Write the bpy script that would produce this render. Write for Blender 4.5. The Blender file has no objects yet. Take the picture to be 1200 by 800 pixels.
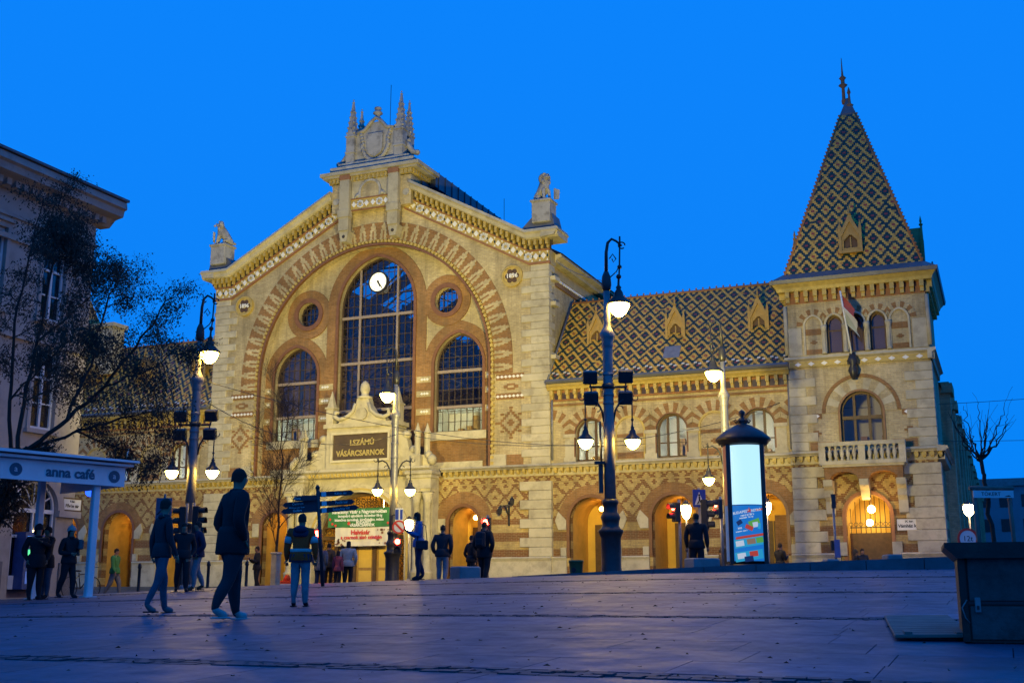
import bpy, bmesh, math, random
from mathutils import Vector, Matrix
from mathutils import noise as mnoise
from mathutils.geometry import tessellate_polygon
random.seed(7)
R = math.radians
PI = math.pi
scene = bpy.context.scene
col = scene.collection

# ------------------------------------------------------------------ camera
YAW, PITCH = R(22.95), R(12.17)
cam_d = bpy.data.cameras.new('camera')
cam_d.lens = 40.35
cam_d.sensor_width = 36.0
cam_d.clip_start = 0.1
cam_d.clip_end = 3000
cam = bpy.data.objects.new('camera', cam_d)
col.objects.link(cam)
cam.location = (0, 0, 0)
cam.rotation_euler = (R(90) + PITCH, 0, YAW)
scene.camera = cam
# ------------------------------------------------------------------ dusk sky
world = bpy.data.worlds.new('World')
scene.world = world
world.use_nodes = True
wt = world.node_tree
bg = wt.nodes['Background']
sky = wt.nodes.new('ShaderNodeTexSky')
sky.sky_type = 'NISHITA'
sky.sun_disc = False
sky.sun_elevation = R(-4)
sky.sun_rotation = R(157)
sky.ozone_density = 1.0
wmix = wt.nodes.new('ShaderNodeMixRGB')
wmix.blend_type = 'ADD'
wmix.inputs[0].default_value = 1.0
wmix.inputs[2].default_value = (0.0, 2.32, 9.9, 1)
whs = wt.nodes.new('ShaderNodeMixRGB')
whs.blend_type = 'MULTIPLY'
whs.inputs[0].default_value = 1.0
whs.inputs[2].default_value = (2.0, 2.0, 2.0, 1)
wt.links.new(sky.outputs[0], whs.inputs[1])
wt.links.new(whs.outputs[0], wmix.inputs[1])
wtc = wt.nodes.new('ShaderNodeTexCoord')
wsp = wt.nodes.new('ShaderNodeSeparateXYZ')
wrp = wt.nodes.new('ShaderNodeValToRGB')
wrp.color_ramp.elements[0].position, wrp.color_ramp.elements[0].color = 0.0, (0.003, .232, .93, 1)
wrp.color_ramp.elements[1].position, wrp.color_ramp.elements[1].color = .55, (0.0, .222, .97, 1)
wsc = wt.nodes.new('ShaderNodeMixRGB'); wsc.blend_type = 'MULTIPLY'; wsc.inputs[0].default_value = 1.0; wsc.inputs[2].default_value = (10, 10, 10, 1)
wt.links.new(wtc.outputs['Generated'], wsp.inputs[0]); wt.links.new(wsp.outputs[2], wrp.inputs[0]); wt.links.new(wrp.outputs[0], wsc.inputs[1]); wt.links.new(wsc.outputs[0], wmix.inputs[2])
wt.links.new(wmix.outputs[0], bg.inputs[0])
bg.inputs[1].default_value = 0.1
# ------------------------------------------------------------------ view
scene.view_settings.view_transform = 'Standard'
scene.view_settings.look = 'None'
scene.view_settings.exposure = 0.0
scene.view_settings.gamma = 1.0
scene.render.engine = 'CYCLES'
cy = scene.cycles
cy.use_denoising = True
cy.max_bounces = 6
cy.diffuse_bounces = 3
cy.glossy_bounces = 3
cy.transparent_max_bounces = 12
cy.sample_clamp_indirect = 4.0
cy.caustics_reflective = False
cy.caustics_refractive = False

# ------------------------------------------------------------------ place helpers
CY, SY = math.cos(YAW), math.sin(YAW)
def ground_at(xc, d):
    """world XY of a point d metres ahead and xc to the right of the photographer"""
    return (xc*CY - d*SY, xc*SY + d*CY)
def at(px, d):
    return ground_at((px-600)/1376.0*d, d)
EDGE = 27.6           # the plaza ends here (world Y), the street begins
def terrain(x, y):
    def pl(x, y):
        xc = x*CY + y*SY
        d = -x*SY + y*CY
        xc = max(-20, min(13, xc)); d = max(-12, min(40, d))
        return -0.832 + .00506*xc + .0381*d - .000522*xc*xc + .001135*xc*d
    if y <= EDGE: return pl(x, y)
    ze = pl(x, EDGE) - .12
    t = min(1, (y-EDGE)/14.0)
    return ze*(1-t)

# ------------------------------------------------------------------ object helpers
def tag(o, label=None, cat=None, group=None, kind=None):
    if label: o['label'] = label
    if cat: o['category'] = cat
    if group: o['group'] = group
    if kind: o['kind'] = kind
    return o
def thing(name, label, cat, loc=(0, 0, 0), rz=0, group=None):
    o = bpy.data.objects.new(name, None)
    o.empty_display_size = .2
    col.objects.link(o)
    o.location = loc
    o.rotation_euler = (0, 0, rz)
    return tag(o, label, cat, group)
def link(name, me, parent=None, loc=None, rot=None):
    o = bpy.data.objects.new(name, me)
    col.objects.link(o)
    if parent: o.parent = parent
    if loc: o.location = loc
    if rot: o.rotation_euler = rot
    return o
def copy_tree(o, parent=None, lights=True):
    c = o.copy()
    col.objects.link(c)
    c.parent = parent
    for ch in list(o.children):
        copy_tree(ch, c)
    return c

class MB:
    """collects shapes, then becomes one mesh object"""
    def __init__(s): s.v = []; s.f = []; s.m = []; s.cur = 0; s.sm = set()
    def mat(s, i): s.cur = i; return s
    def face(s, idx, smooth=False):
        if smooth: s.sm.add(len(s.f))
        s.f.append(tuple(idx)); s.m.append(s.cur)
    def pts(s, pts):
        b = len(s.v); s.v.extend([tuple(p) for p in pts]); return b
    def poly(s, pts):
        b = s.pts(pts); s.face(range(b, b+len(pts)))
        return s
    def box(s, a, b):
        x0, y0, z0 = a; x1, y1, z1 = b
        if x0 > x1: x0, x1 = x1, x0
        if y0 > y1: y0, y1 = y1, y0
        if z0 > z1: z0, z1 = z1, z0
        k = s.pts([(x0,y0,z0),(x1,y0,z0),(x1,y1,z0),(x0,y1,z0),(x0,y0,z1),(x1,y0,z1),(x1,y1,z1),(x0,y1,z1)])
        for q in ((0,3,2,1),(4,5,6,7),(0,1,5,4),(1,2,6,5),(2,3,7,6),(3,0,4,7)):
            s.face([k+i for i in q])
        return s
    def cbox(s, c, d, bev=0):
        """centre + size box, edges chamfered when bev"""
        x, y, z = c; a, b, e = d[0]/2, d[1]/2, d[2]/2
        if not bev: return s.box((x-a,y-b,z-e),(x+a,y+b,z+e))
        t = bev
        prof = [(-a+t,-b),(a-t,-b),(a,-b+t),(a,b-t),(a-t,b),(-a+t,b),(-a,b-t),(-a,-b+t)]
        lev = [(-e, t), (-e+t, 0), (e-t, 0), (e, t)]
        k0 = None
        for (h, ins) in lev:
            pp = []
            for (px, py) in prof:
                sx = (a-ins)/a if a else 1; sy = (b-ins)/b if b else 1
                pp.append((x+px*sx, y+py*sy, z+h))
            k = s.pts(pp)
            if k0 is not None:
                for i in range(8):
                    j = (i+1) % 8
                    s.face([k0+i, k0+j, k+j, k+i])
            else: s.face([k+i for i in range(7, -1, -1)])
            k0 = k
        s.face([k0+i for i in range(8)])
        return s
    def prism(s, pts, y0, y1, caps=(1, 1)):
        """outline in (x, z), counter-clockwise seen from -Y, extruded y0..y1"""
        n = len(pts)
        k = s.pts([(p[0], y0, p[1]) for p in pts]); k2 = s.pts([(p[0], y1, p[1]) for p in pts])
        for i in range(n):
            j = (i+1) % n
            s.face([k+i, k2+i, k2+j, k+j])
        tri = tessellate_polygon([[Vector((p[0], p[1], 0)) for p in pts]]) if n > 4 else None
        for (base, rev, on) in ((k, 0, caps[0]), (k2, 1, caps[1])):
            if not on: continue
            if tri:
                for t in tri: s.face([base+i for i in t])
            else: s.face([base+i for i in range(n)])
        return s
    def holed(s, outer, holes, yf, depth, back=False):
        """wall sheet in (x, z) with openings; reveals go back by depth"""
        loops = [outer]+holes
        flat = [p for l in loops for p in l]
        tri = tessellate_polygon([[Vector((p[0], p[1], 0)) for p in l] for l in loops])
        k = s.pts([(p[0], yf, p[1]) for p in flat])
        for t in tri: s.face([k+i for i in t])
        if back:
            kb = s.pts([(p[0], yf+depth, p[1]) for p in flat])
            for t in tri: s.face([kb+i for i in t])
        for l in loops:
            n = len(l)
            a = s.pts([(p[0], yf, p[1]) for p in l]); b = s.pts([(p[0], yf+depth, p[1]) for p in l])
            for i in range(n):
                j = (i+1) % n
                s.face([a+i, a+j, b+j, b+i])
        return s
    def band(s, inner, outer, yf, yb, ends=True):
        """strip between two open polylines in (x, z), front at yf, going back to yb"""
        n = len(inner)
        a = s.pts([(p[0], yf, p[1]) for p in inner]); b = s.pts([(p[0], yf, p[1]) for p in outer])
        c = s.pts([(p[0], yb, p[1]) for p in inner]); d = s.pts([(p[0], yb, p[1]) for p in outer])
        for i in range(n-1):
            s.face([a+i, a+i+1, b+i+1, b+i])
            s.face([a+i, c+i, c+i+1, a+i+1])
            s.face([b+i, b+i+1, d+i+1, d+i])
        if ends:
            s.face([a, b, d, c]); s.face([a+n-1, c+n-1, d+n-1, b+n-1])
        return s
    def sweep(s, path, prof, cap=True, axis='x'):
        """profile (y, dz) sheared along a path of (x, z); axis 'y' swaps x and y"""
        k0 = None; n = len(prof)
        for (x, z) in path:
            pp = [(x, py, z+dz) if axis == 'x' else (py, x, z+dz) for (py, dz) in prof]
            k = s.pts(pp)
            if k0 is not None:
                for i in range(n):
                    j = (i+1) % n
                    s.face([k0+i, k0+j, k+j, k+i])
            elif cap: s.face([k+i for i in range(n)])
            k0 = k
        if cap: s.face([k0+i for i in range(n-1, -1, -1)])
        return s
    def tube(s, pts, rad, n=8, cap=True, smooth=True):
        pts = [Vector(p) for p in pts]
        if not isinstance(rad, (list, tuple)): rad = [rad]*len(pts)
        k0 = None; ref = None
        for i, p in enumerate(pts):
            t = (pts[min(i+1, len(pts)-1)]-pts[max(i-1, 0)])
            if t.length < 1e-9: t = Vector((0, 0, 1))
            t.normalize()
            if ref is None:
                ref = Vector((1, 0, 0)) if abs(t.x) < .9 else Vector((0, 1, 0))
            u = (ref - t*ref.dot(t)); u.normalize(); ref = u
            w = t.cross(u)
            k = s.pts([p+(u*math.cos(2*PI*j/n)+w*math.sin(2*PI*j/n))*rad[i] for j in range(n)])
            if k0 is not None:
                for j in range(n):
                    s.face([k0+j, k0+(j+1) % n, k+(j+1) % n, k+j], smooth)
            elif cap: s.face([k+j for j in range(n-1, -1, -1)])
            k0 = k
        if cap: s.face([k0+j for j in range(n)])
        return s
    def lathe(s, prof, c=(0, 0, 0), n=16, smooth=True, sx=1, sy=1, rot=0):
        """profile (r, z) turned about a vertical axis"""
        k0 = None
        for (r, z) in prof:
            k = s.pts([(c[0]+math.cos(2*PI*j/n+rot)*r*sx, c[1]+math.sin(2*PI*j/n+rot)*r*sy, c[2]+z) for j in range(n)])
            if k0 is not None:
                for j in range(n):
                    s.face([k0+j, k0+(j+1) % n, k+(j+1) % n, k+j], smooth)
            else: s.face([k+j for j in range(n-1, -1, -1)])
            k0 = k
        s.face([k0+j for j in range(n)])
        return s
    def ball(s, c, r, n=10, m=6):
        if not isinstance(r, (list, tuple)): r = (r, r, r)
        prof = [(max(.001, math.sin(PI*i/m)), -math.cos(PI*i/m)) for i in range(m+1)]
        k0 = None
        for (q, z) in prof:
            k = s.pts([(c[0]+math.cos(2*PI*j/n)*q*r[0], c[1]+math.sin(2*PI*j/n)*q*r[1], c[2]+z*r[2]) for j in range(n)])
            if k0 is not None:
                for j in range(n): s.face([k0+j, k0+(j+1) % n, k+(j+1) % n, k+j], True)
            k0 = k
        return s
    def disc(s, c, r, y0, y1, n=24):
        return s.prism([(c[0]+r*math.cos(2*PI*i/n), c[1]+r*math.sin(2*PI*i/n)) for i in range(n)], y0, y1)
    def xform(s, M, start=0):
        for i in range(start, len(s.v)):
            s.v[i] = tuple(M @ Vector(s.v[i]))
        return s
    def mesh(s, name, mats):
        me = bpy.data.meshes.new(name)
        me.from_pydata(s.v, [], s.f)
        for m in (mats if isinstance(mats, (list, tuple)) else [mats]): me.materials.append(m)
        if len(me.polygons) == len(s.f):
            me.polygons.foreach_set('material_index', s.m)
            if s.sm: me.polygons.foreach_set('use_smooth', [i in s.sm for i in range(len(s.f))])
        bm = bmesh.new(); bm.from_mesh(me)
        bmesh.ops.recalc_face_normals(bm, faces=bm.faces)
        bm.to_mesh(me); bm.free()
        return me
    def build(s, name, mats, parent=None, loc=None, rot=None):
        return link(name, s.mesh(name, mats), parent, loc, rot)

def text_obj(name, body, size, mat, parent=None, loc=(0, 0, 0), rot=(PI/2, 0, 0), ext=.008, align='CENTER', sx=1.0, bold=0):
    cu = bpy.data.curves.new(name, 'FONT')
    cu.body = body; cu.size = size; cu.extrude = ext; cu.align_x = align; cu.align_y = 'CENTER'
    cu.resolution_u = 2; cu.offset = bold
    t = bpy.data.objects.new(name, cu)
    col.objects.link(t)
    bpy.context.view_layer.update()
    me = bpy.data.meshes.new_from_object(t.evaluated_get(bpy.context.evaluated_depsgraph_get()))
    bpy.data.objects.remove(t)
    me.materials.clear(); me.materials.append(mat)
    o = link(name, me, parent, loc, rot)
    o.scale = (sx, 1, 1)
    return o

# ------------------------------------------------------------------ materials
class X:
    """a little arithmetic over shader sockets"""
    def __init__(s, t, o): s.t = t; s.o = o
    def op(s, k, *a):
        n = s.t.nodes.new('ShaderNodeMath'); n.operation = k
        for i, v in enumerate((s,)+a):
            if isinstance(v, X): s.t.links.new(v.o, n.inputs[i])
            else: n.inputs[i].default_value = v
        return X(s.t, n.outputs[0])
    def __add__(s, b): return s.op('ADD', b)
    def __sub__(s, b): return s.op('SUBTRACT', b)
    def __mul__(s, b): return s.op('MULTIPLY', b)
    def __truediv__(s, b): return s.op('DIVIDE', b)
    def floor(s): return s.op('FLOOR')
    def fract(s): return s.op('FRACT')
    def abs(s): return s.op('ABSOLUTE')
    def lt(s, b): return s.op('LESS_THAN', b)
    def gt(s, b): return s.op('GREATER_THAN', b)
    def max(s, b): return s.op('MAXIMUM', b)
    def min(s, b): return s.op('MINIMUM', b)
def new_mat(name):
    m = bpy.data.materials.new(name); m.use_nodes = True
    t = m.node_tree
    return m, t, t.nodes['Principled BSDF']
def mixc(t, fac, a, b, mode='MIX'):
    n = t.nodes.new('ShaderNodeMixRGB'); n.blend_type = mode
    for i, v in ((0, fac), (1, a), (2, b)):
        if isinstance(v, X): t.links.new(v.o, n.inputs[i])
        elif isinstance(v, (int, float)): n.inputs[i].default_value = v
        elif isinstance(v, tuple): n.inputs[i].default_value = (*v[:3], 1)
        else: t.links.new(v, n.inputs[i])
    return n.outputs[0]
def pos(t):
    g = t.nodes.new('ShaderNodeNewGeometry'); s = t.nodes.new('ShaderNodeSeparateXYZ')
    t.links.new(g.outputs['Position'], s.inputs[0])
    return X(t, s.outputs[0]), X(t, s.outputs[1]), X(t, s.outputs[2]), g.outputs['Position']
def noise(t, scale, detail=4, vec=None, rough=.6):
    n = t.nodes.new('ShaderNodeTexNoise')
    n.inputs['Scale'].default_value = scale; n.inputs['Detail'].default_value = detail; n.inputs['Roughness'].default_value = rough
    if vec is None:
        tc = t.nodes.new('ShaderNodeTexCoord'); vec = tc.outputs['Object']
    t.links.new(vec, n.inputs['Vector'])
    return n
def ramp(t, sock, stops):
    n = t.nodes.new('ShaderNodeValToRGB')
    while len(n.color_ramp.elements) < len(stops): n.color_ramp.elements.new(.5)
    for e, (p, c) in zip(n.color_ramp.elements, stops):
        e.position = p; e.color = (*c, 1) if isinstance(c, tuple) else (c, c, c, 1)
    t.links.new(sock, n.inputs[0])
    return n.outputs[0]
def bump(t, b, height, strength=.3, dist=.02):
    n = t.nodes.new('ShaderNodeBump'); n.inputs['Strength'].default_value = strength; n.inputs['Distance'].default_value = dist
    t.links.new(height, n.inputs['Height']); t.links.new(n.outputs[0], b.inputs['Normal'])
def simple(name, c, rough=.7, metal=0, var=.3, scale=3.0, bmp=.0, rand=.0, spec=.4, dirt=None):
    m, t, b = new_mat(name)
    g = pos(t)[3]
    n = noise(t, scale, 5, g)
    k = ramp(t, n.outputs['Fac'], [(.25, 1-var), (.75, 1+var*.5)])
    o = mixc(t, 1.0, c, k, 'MULTIPLY')
    if dirt:
        n2 = noise(t, dirt[1], 6, g, .7)
        f = ramp(t, n2.outputs['Fac'], [(.48, 0.0), (.68, dirt[2])])
        o = mixc(t, f, o, dirt[0])
    if rand:
        oi = t.nodes.new('ShaderNodeObjectInfo')
        kk = ramp(t, oi.outputs['Random'], [(0, 1-rand), (1, 1+rand*.6)])
        o = mixc(t, 1.0, o, kk, 'MULTIPLY')
    t.links.new(o, b.inputs['Base Color'])
    b.inputs['Roughness'].default_value = rough; b.inputs['Metallic'].default_value = metal
    b.inputs['Specular IOR Level'].default_value = spec
    if bmp:
        n3 = noise(t, scale*6, 5, g)
        bump(t, b, n3.outputs['Fac'], bmp, .02)
    return m
def emit(name, c, s):
    m, t, b = new_mat(name)
    b.inputs['Base Color'].default_value = (*[min(.6, v*.4) for v in c], 1)
    b.inputs['Emission Color'].default_value = (*c, 1); b.inputs['Emission Strength'].default_value = s
    return m
def brick(name, c1, c2, mort, pattern=None, bw=.27, rh=.085, red=(.25, .115, .045)):
    m, t, b = new_mat(name)
    x, y, z, P = pos(t)
    u = x + y
    cb = t.nodes.new('ShaderNodeCombineXYZ')
    t.links.new(u.o, cb.inputs[0]); t.links.new(z.o, cb.inputs[1])
    br = t.nodes.new('ShaderNodeTexBrick')
    t.links.new(cb.outputs[0], br.inputs['Vector'])
    br.inputs['Scale'].default_value = 1; br.inputs['Brick Width'].default_value = bw; br.inputs['Row Height'].default_value = rh
    br.inputs['Mortar Size'].default_value = .009; br.inputs['Mortar Smooth'].default_value = .2; br.inputs['Bias'].default_value = -.1
    br.inputs['Color1'].default_value = (*c1, 1); br.inputs['Color2'].default_value = (*c2, 1); br.inputs['Mortar'].default_value = (*mort, 1)
    o = br.outputs['Color']
    if pattern:
        row = (z/rh).floor(); us = ((u/(bw/2)+row*.5).floor() - row*.5)*(bw/2); zs = row*rh
        f = pattern(us, zs, u, z)
        o = mixc(t, f, o, mixc(t, br.outputs['Fac'], mixc(t, .35, red, br.outputs['Color'], 'MULTIPLY'), mort))
    n = noise(t, .45, 6, P)
    o = mixc(t, 1.0, o, ramp(t, n.outputs['Fac'], [(.3, .62), (.7, 1.15)]), 'MULTIPLY')
    n2 = noise(t, 7, 3, P)
    o = mixc(t, 1.0, o, ramp(t, n2.outputs['Fac'], [(.3, .85), (.7, 1.1)]), 'MULTIPLY')
    # soot streaks washed down the wall
    cs = t.nodes.new('ShaderNodeCombineXYZ')
    t.links.new((u*1.6).o, cs.inputs[0]); t.links.new((z*.16).o, cs.inputs[1])
    n3 = noise(t, 1.3, 5, cs.outputs[0], .65)
    o = mixc(t, ramp(t, n3.outputs['Fac'], [(.48, 0.0), (.75, .62)]), o, (.12, .09, .055))
    t.links.new(o, b.inputs['Base Color'])
    b.inputs['Roughness'].default_value = .85; b.inputs['Specular IOR Level'].default_value = .2
    inv = t.nodes.new('ShaderNodeInvert'); t.links.new(br.outputs['Fac'], inv.inputs['Color'])
    bump(t, b, inv.outputs[0], .5, .01)
    return m

BUFF1, BUFF2, MORT = (.56, .45, .25), (.45, .35, .185), (.36, .31, .22)
M = {}
M['buff'] = brick('buff_brick', BUFF1, BUFF2, MORT)
M['red'] = brick('red_brick', (.32, .165, .06), (.24, .12, .042), (.30, .20, .12))
def low_pattern(us, zs, u, z):
    p = 1.16
    a = ((us+zs)/p).fract(); c = ((us-zs)/p).fract()
    line = (a.lt(.17)).max(c.lt(.17))
    dot = ((a-.585).abs().lt(.12)).min((c-.585).abs().lt(.12))
    lat = line.max(dot)
    zone_lat = z.gt(3.55).min(z.lt(5.35))
    a2 = ((us+zs*1.3)/.62).fract(); c2 = ((us-zs*1.3)/.62).fract()
    fr = (a2.lt(.25)).max(c2.lt(.25)).min(z.gt(5.42)).min(z.lt(5.9))
    stripe = ((z-1.55)/.86).fract().lt(.52).min(z.lt(3.55))
    return (lat.min(zone_lat)).max(fr).max(stripe)
M['low'] = brick('patterned_brick', (.50, .365, .145), (.40, .28, .105), (.30, .23, .13), low_pattern)
M['stone'] = simple('limestone', (.48, .42, .29), .85, var=.22, scale=1.2, bmp=.25, rand=.12, dirt=((.20, .17, .12), 1.6, .55))
M['stone_top'] = simple('weathered_limestone', (.42, .39, .34), .9, var=.25, scale=1.6, bmp=.3, dirt=((.12, .11, .10), 1.9, .75))
M['terra'] = simple('terracotta', (.29, .135, .06), .75, var=.25, scale=4)
M['mould'] = simple('dark_glazed_moulding', (.19, .085, .035), .5, var=.3, scale=4)
M['gold'] = simple('ochre_ceramic', (.47, .34, .09), .5, var=.3, scale=5)
M['white_tile'] = simple('white_ceramic', (.74, .72, .68), .35, var=.12, scale=8)
M['gap_shade'] = simple('recess_shade_paint', (.05, .04, .035), .9)  # near-black colour standing in for shade in gaps
M['lead'] = simple('lead_sheet', (.13, .13, .14), .5, metal=.3, var=.3, scale=2)
M['slate'] = simple('seamed_zinc', (.10, .11, .13), .45, metal=.5, var=.3, scale=1.5)
M['t_yel'] = simple('glazed_tile_yellow', (.60, .36, .055), .5, var=.3, scale=9)
M['t_grn'] = simple('glazed_tile_green', (.014, .04, .036), .4, var=.35, scale=9)
M['t_red'] = simple('glazed_tile_red', (.25, .05, .03), .38, var=.3, scale=9)
M['t_brn'] = simple('glazed_tile_ochre', (.42, .24, .045), .52, var=.3, scale=9)
M['t_wht'] = simple('glazed_tile_white', (.62, .58, .50), .4, var=.2, scale=9)
M['iron'] = simple('dark_painted_iron', (.045, .043, .045), .42, metal=.4, var=.3, scale=6)
M['iron_grey'] = simple('grey_painted_iron', (.22, .21, .215), .45, metal=.3, var=.25, scale=5)
M['frame'] = simple('window_iron', (.075, .050, .034), .6, metal=.2, var=.2, scale=6)
M['frame_light'] = simple('window_mullion_paint', (.27, .21, .175), .6, var=.2, scale=6)
M['wood'] = simple('dark_oak', (.10, .055, .022), .55, var=.4, scale=5)
M['wood_gold'] = simple('varnished_oak', (.34, .19, .05), .5, var=.35, scale=4)
M['plaster_y'] = simple('yellow_plaster', (.60, .38, .07), .85, var=.15, scale=2)
M['porch'] = simple('ochre_porch_plaster', (.52, .30, .07), .85, var=.25, scale=2)
M['room'] = simple('pale_room_wall', (.62, .62, .55), .9, var=.15, scale=1)
M['dark_room'] = simple('dim_hall_wall', (.20, .15, .19), .9, var=.3, scale=.6)
M['steel_blue'] = simple('truss_steel', (.07, .09, .16), .6, var=.2)
M['plaster'] = simple('beige_render', (.36, .315, .275), .9, var=.2, scale=.8, bmp=.15, dirt=((.17, .14, .12), .7, .5))
M['plaster_l'] = simple('pale_render_trim', (.37, .325, .285), .85, var=.2, scale=1.0, dirt=((.18, .15, .13), 1.1, .5))
M['plinth'] = simple('grey_plinth', (.15, .14, .14), .85, var=.25, scale=2)
M['asphalt'] = simple('asphalt', (.055, .055, .058), .8, var=.35, scale=2.5, bmp=.3)
M['kerb'] = simple('granite_kerb', (.12, .125, .135), .8, var=.4, scale=2, bmp=.35)
M['concrete'] = simple('concrete', (.24, .235, .23), .85, var=.3, scale=3, bmp=.25)
M['black'] = simple('black_plastic', (.018, .018, .02), .5, var=.2)
M['white'] = simple('white_paint', (.62, .62, .61), .5, var=.12, scale=3)
M['bark'] = simple('bark', (.035, .026, .02), .9, var=.4, scale=8, bmp=.5)
M['leaf'] = simple('dry_leaf', (.050, .036, .022), .75, var=.5, scale=3)
def glass_mat(name, tint, refl, rough=.03):
    m, t, b = new_mat(name)
    t.nodes.remove(b)
    out = t.nodes['Material Output']
    tr = t.nodes.new('ShaderNodeBsdfTransparent'); tr.inputs[0].default_value = (*tint, 1)
    gl = t.nodes.new('ShaderNodeBsdfGlossy'); gl.inputs['Roughness'].default_value = rough
    fr = t.nodes.new('ShaderNodeFresnel'); fr.inputs[0].default_value = 1.5
    mx = t.nodes.new('ShaderNodeMixShader')
    f = X(t, fr.outputs[0])*refl
    # old panes are a little wavy
    n = noise(t, 1.4, 2, pos(t)[3])
    bp = t.nodes.new('ShaderNodeBump'); bp.inputs['Strength'].default_value = .05; bp.inputs['Distance'].default_value = .05
    t.links.new(n.outputs['Fac'], bp.inputs['Height']); t.links.new(bp.outputs[0], gl.inputs['Normal'])
    t.links.new(f.o, mx.inputs[0]); t.links.new(tr.outputs[0], mx.inputs[1]); t.links.new(gl.outputs[0], mx.inputs[2])
    t.links.new(mx.outputs[0], out.inputs[0])
    return m
M['glass'] = glass_mat('old_window_glass', (.86, .84, .86), .9)
M['glass_lamp'] = emit('lit_lantern_glass', (1.0, .62, .09), 115)
M['glass_lamp2'] = emit('lit_porch_bulb', (1.0, .62, .20), 60)
M['tube_dim'] = emit('dim_fluorescent', (.8, 1.0, .75), 30)
M['gold_dull'] = simple('dull_gilt', (.36, .23, .06), .55, var=.3, scale=5)
M['tube'] = emit('lit_fluorescent', (.9, 1.0, .82), 110)
def arch(a, zs, e=0, z0=None, cx=0, n=14):
    """open polyline from right foot over the crown to left foot"""
    r = a+e; end = math.acos(e/r)
    p = [(cx+a, z0)] if z0 is not None and z0 < zs else []
    for i in range(n+1):
        t = end*i/n; p.append((cx-e+r*math.cos(t), zs+r*math.sin(t)))
    for i in range(n-1 if e == 0 or True else n, -1, -1):
        t = end*i/n; p.append((cx+e-r*math.cos(t), zs+r*math.sin(t)))
    if z0 is not None and z0 < zs: p.append((cx-a, z0))
    return p
def ring(mb, a, t, zs, e, z0, cx, yf, yb, n=14):
    return mb.band(arch(a, zs, e, z0, cx, n), arch2(a, t, zs, e, z0, cx, n), yf, yb)
def arch2(a, t, zs, e, z0, cx, n=14):
    """the same arch set out by t, point for point"""
    r = a+e; end = math.acos(e/r); r2 = r+t; end2 = math.acos(e/r2)
    p = [(cx+a+t, z0)] if z0 is not None and z0 < zs else []
    for i in range(n+1):
        q = end2*i/n; p.append((cx-e+r2*math.cos(q), zs+r2*math.sin(q)))
    for i in range(n-1, -1, -1):
        q = end2*i/n; p.append((cx+e-r2*math.cos(q), zs+r2*math.sin(q)))
    if z0 is not None and z0 < zs: p.append((cx-a-t, z0))
    return p
def arch_h(x, a, zs, e):
    r = a+e; v = r*r-(abs(x)+e)**2
    return zs+(math.sqrt(v) if v > 0 else 0)
# ================================================================== MARKET HALL
XC, YF = -32.07, 55.3
H = thing('market_hall', 'buff and red brick market hall with great arched gable, tiled roofs and corner tower', 'market hall', (XC, YF, 0))
BACK = .55           # depth of the big arched recess
def window(parent, cx, a, zs, e, z0, y, vs, hs, thick_v=(), thick_h=(), bar=.03, frame='frame', light='frame_light', n=14, name='window'):
    f = MB()
    ring(f, a-.09, .10, zs, e, z0, cx, y-.05, y+.05, n)
    f.box((cx-a, y-.05, z0), (cx+a, y+.05, z0+.1))
    for x in vs: f.box((cx+x-bar/2, y-.025, z0+.02), (cx+x+bar/2, y+.02, arch_h(x, a-.05, zs, e)))
    for z in hs:
        w = a-.03
        if z > zs:
            r = a+e; w = max(.05, math.sqrt(max(0, r*r-(z-zs)**2))-e-.03)
        f.box((cx-w, y-.02, z-bar/2), (cx+w, y+.015, z+bar/2))
    w = f.build(name, M[frame], parent)
    for x in thick_v:
        MB().box((cx+x-.06, y-.10, z0+.1), (cx+x+.06, y-.026, arch_h(x, a-.07, zs, e))).build('mullion', M[light], w)
    for z in thick_h:
        wd = a-.06
        if z > zs: wd = math.sqrt((a+e)**2-(z-zs)**2)-e-.06
        MB().box((cx-wd, y-.12, z-.08), (cx+wd, y-.027, z+.08)).build('transom', M[light], w)
    MB().prism(arch(a-.03, zs, e, z0+.02, cx, n)[::-1], y+.024, y+.034).build('pane', M['glass'], w)
    return w
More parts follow.
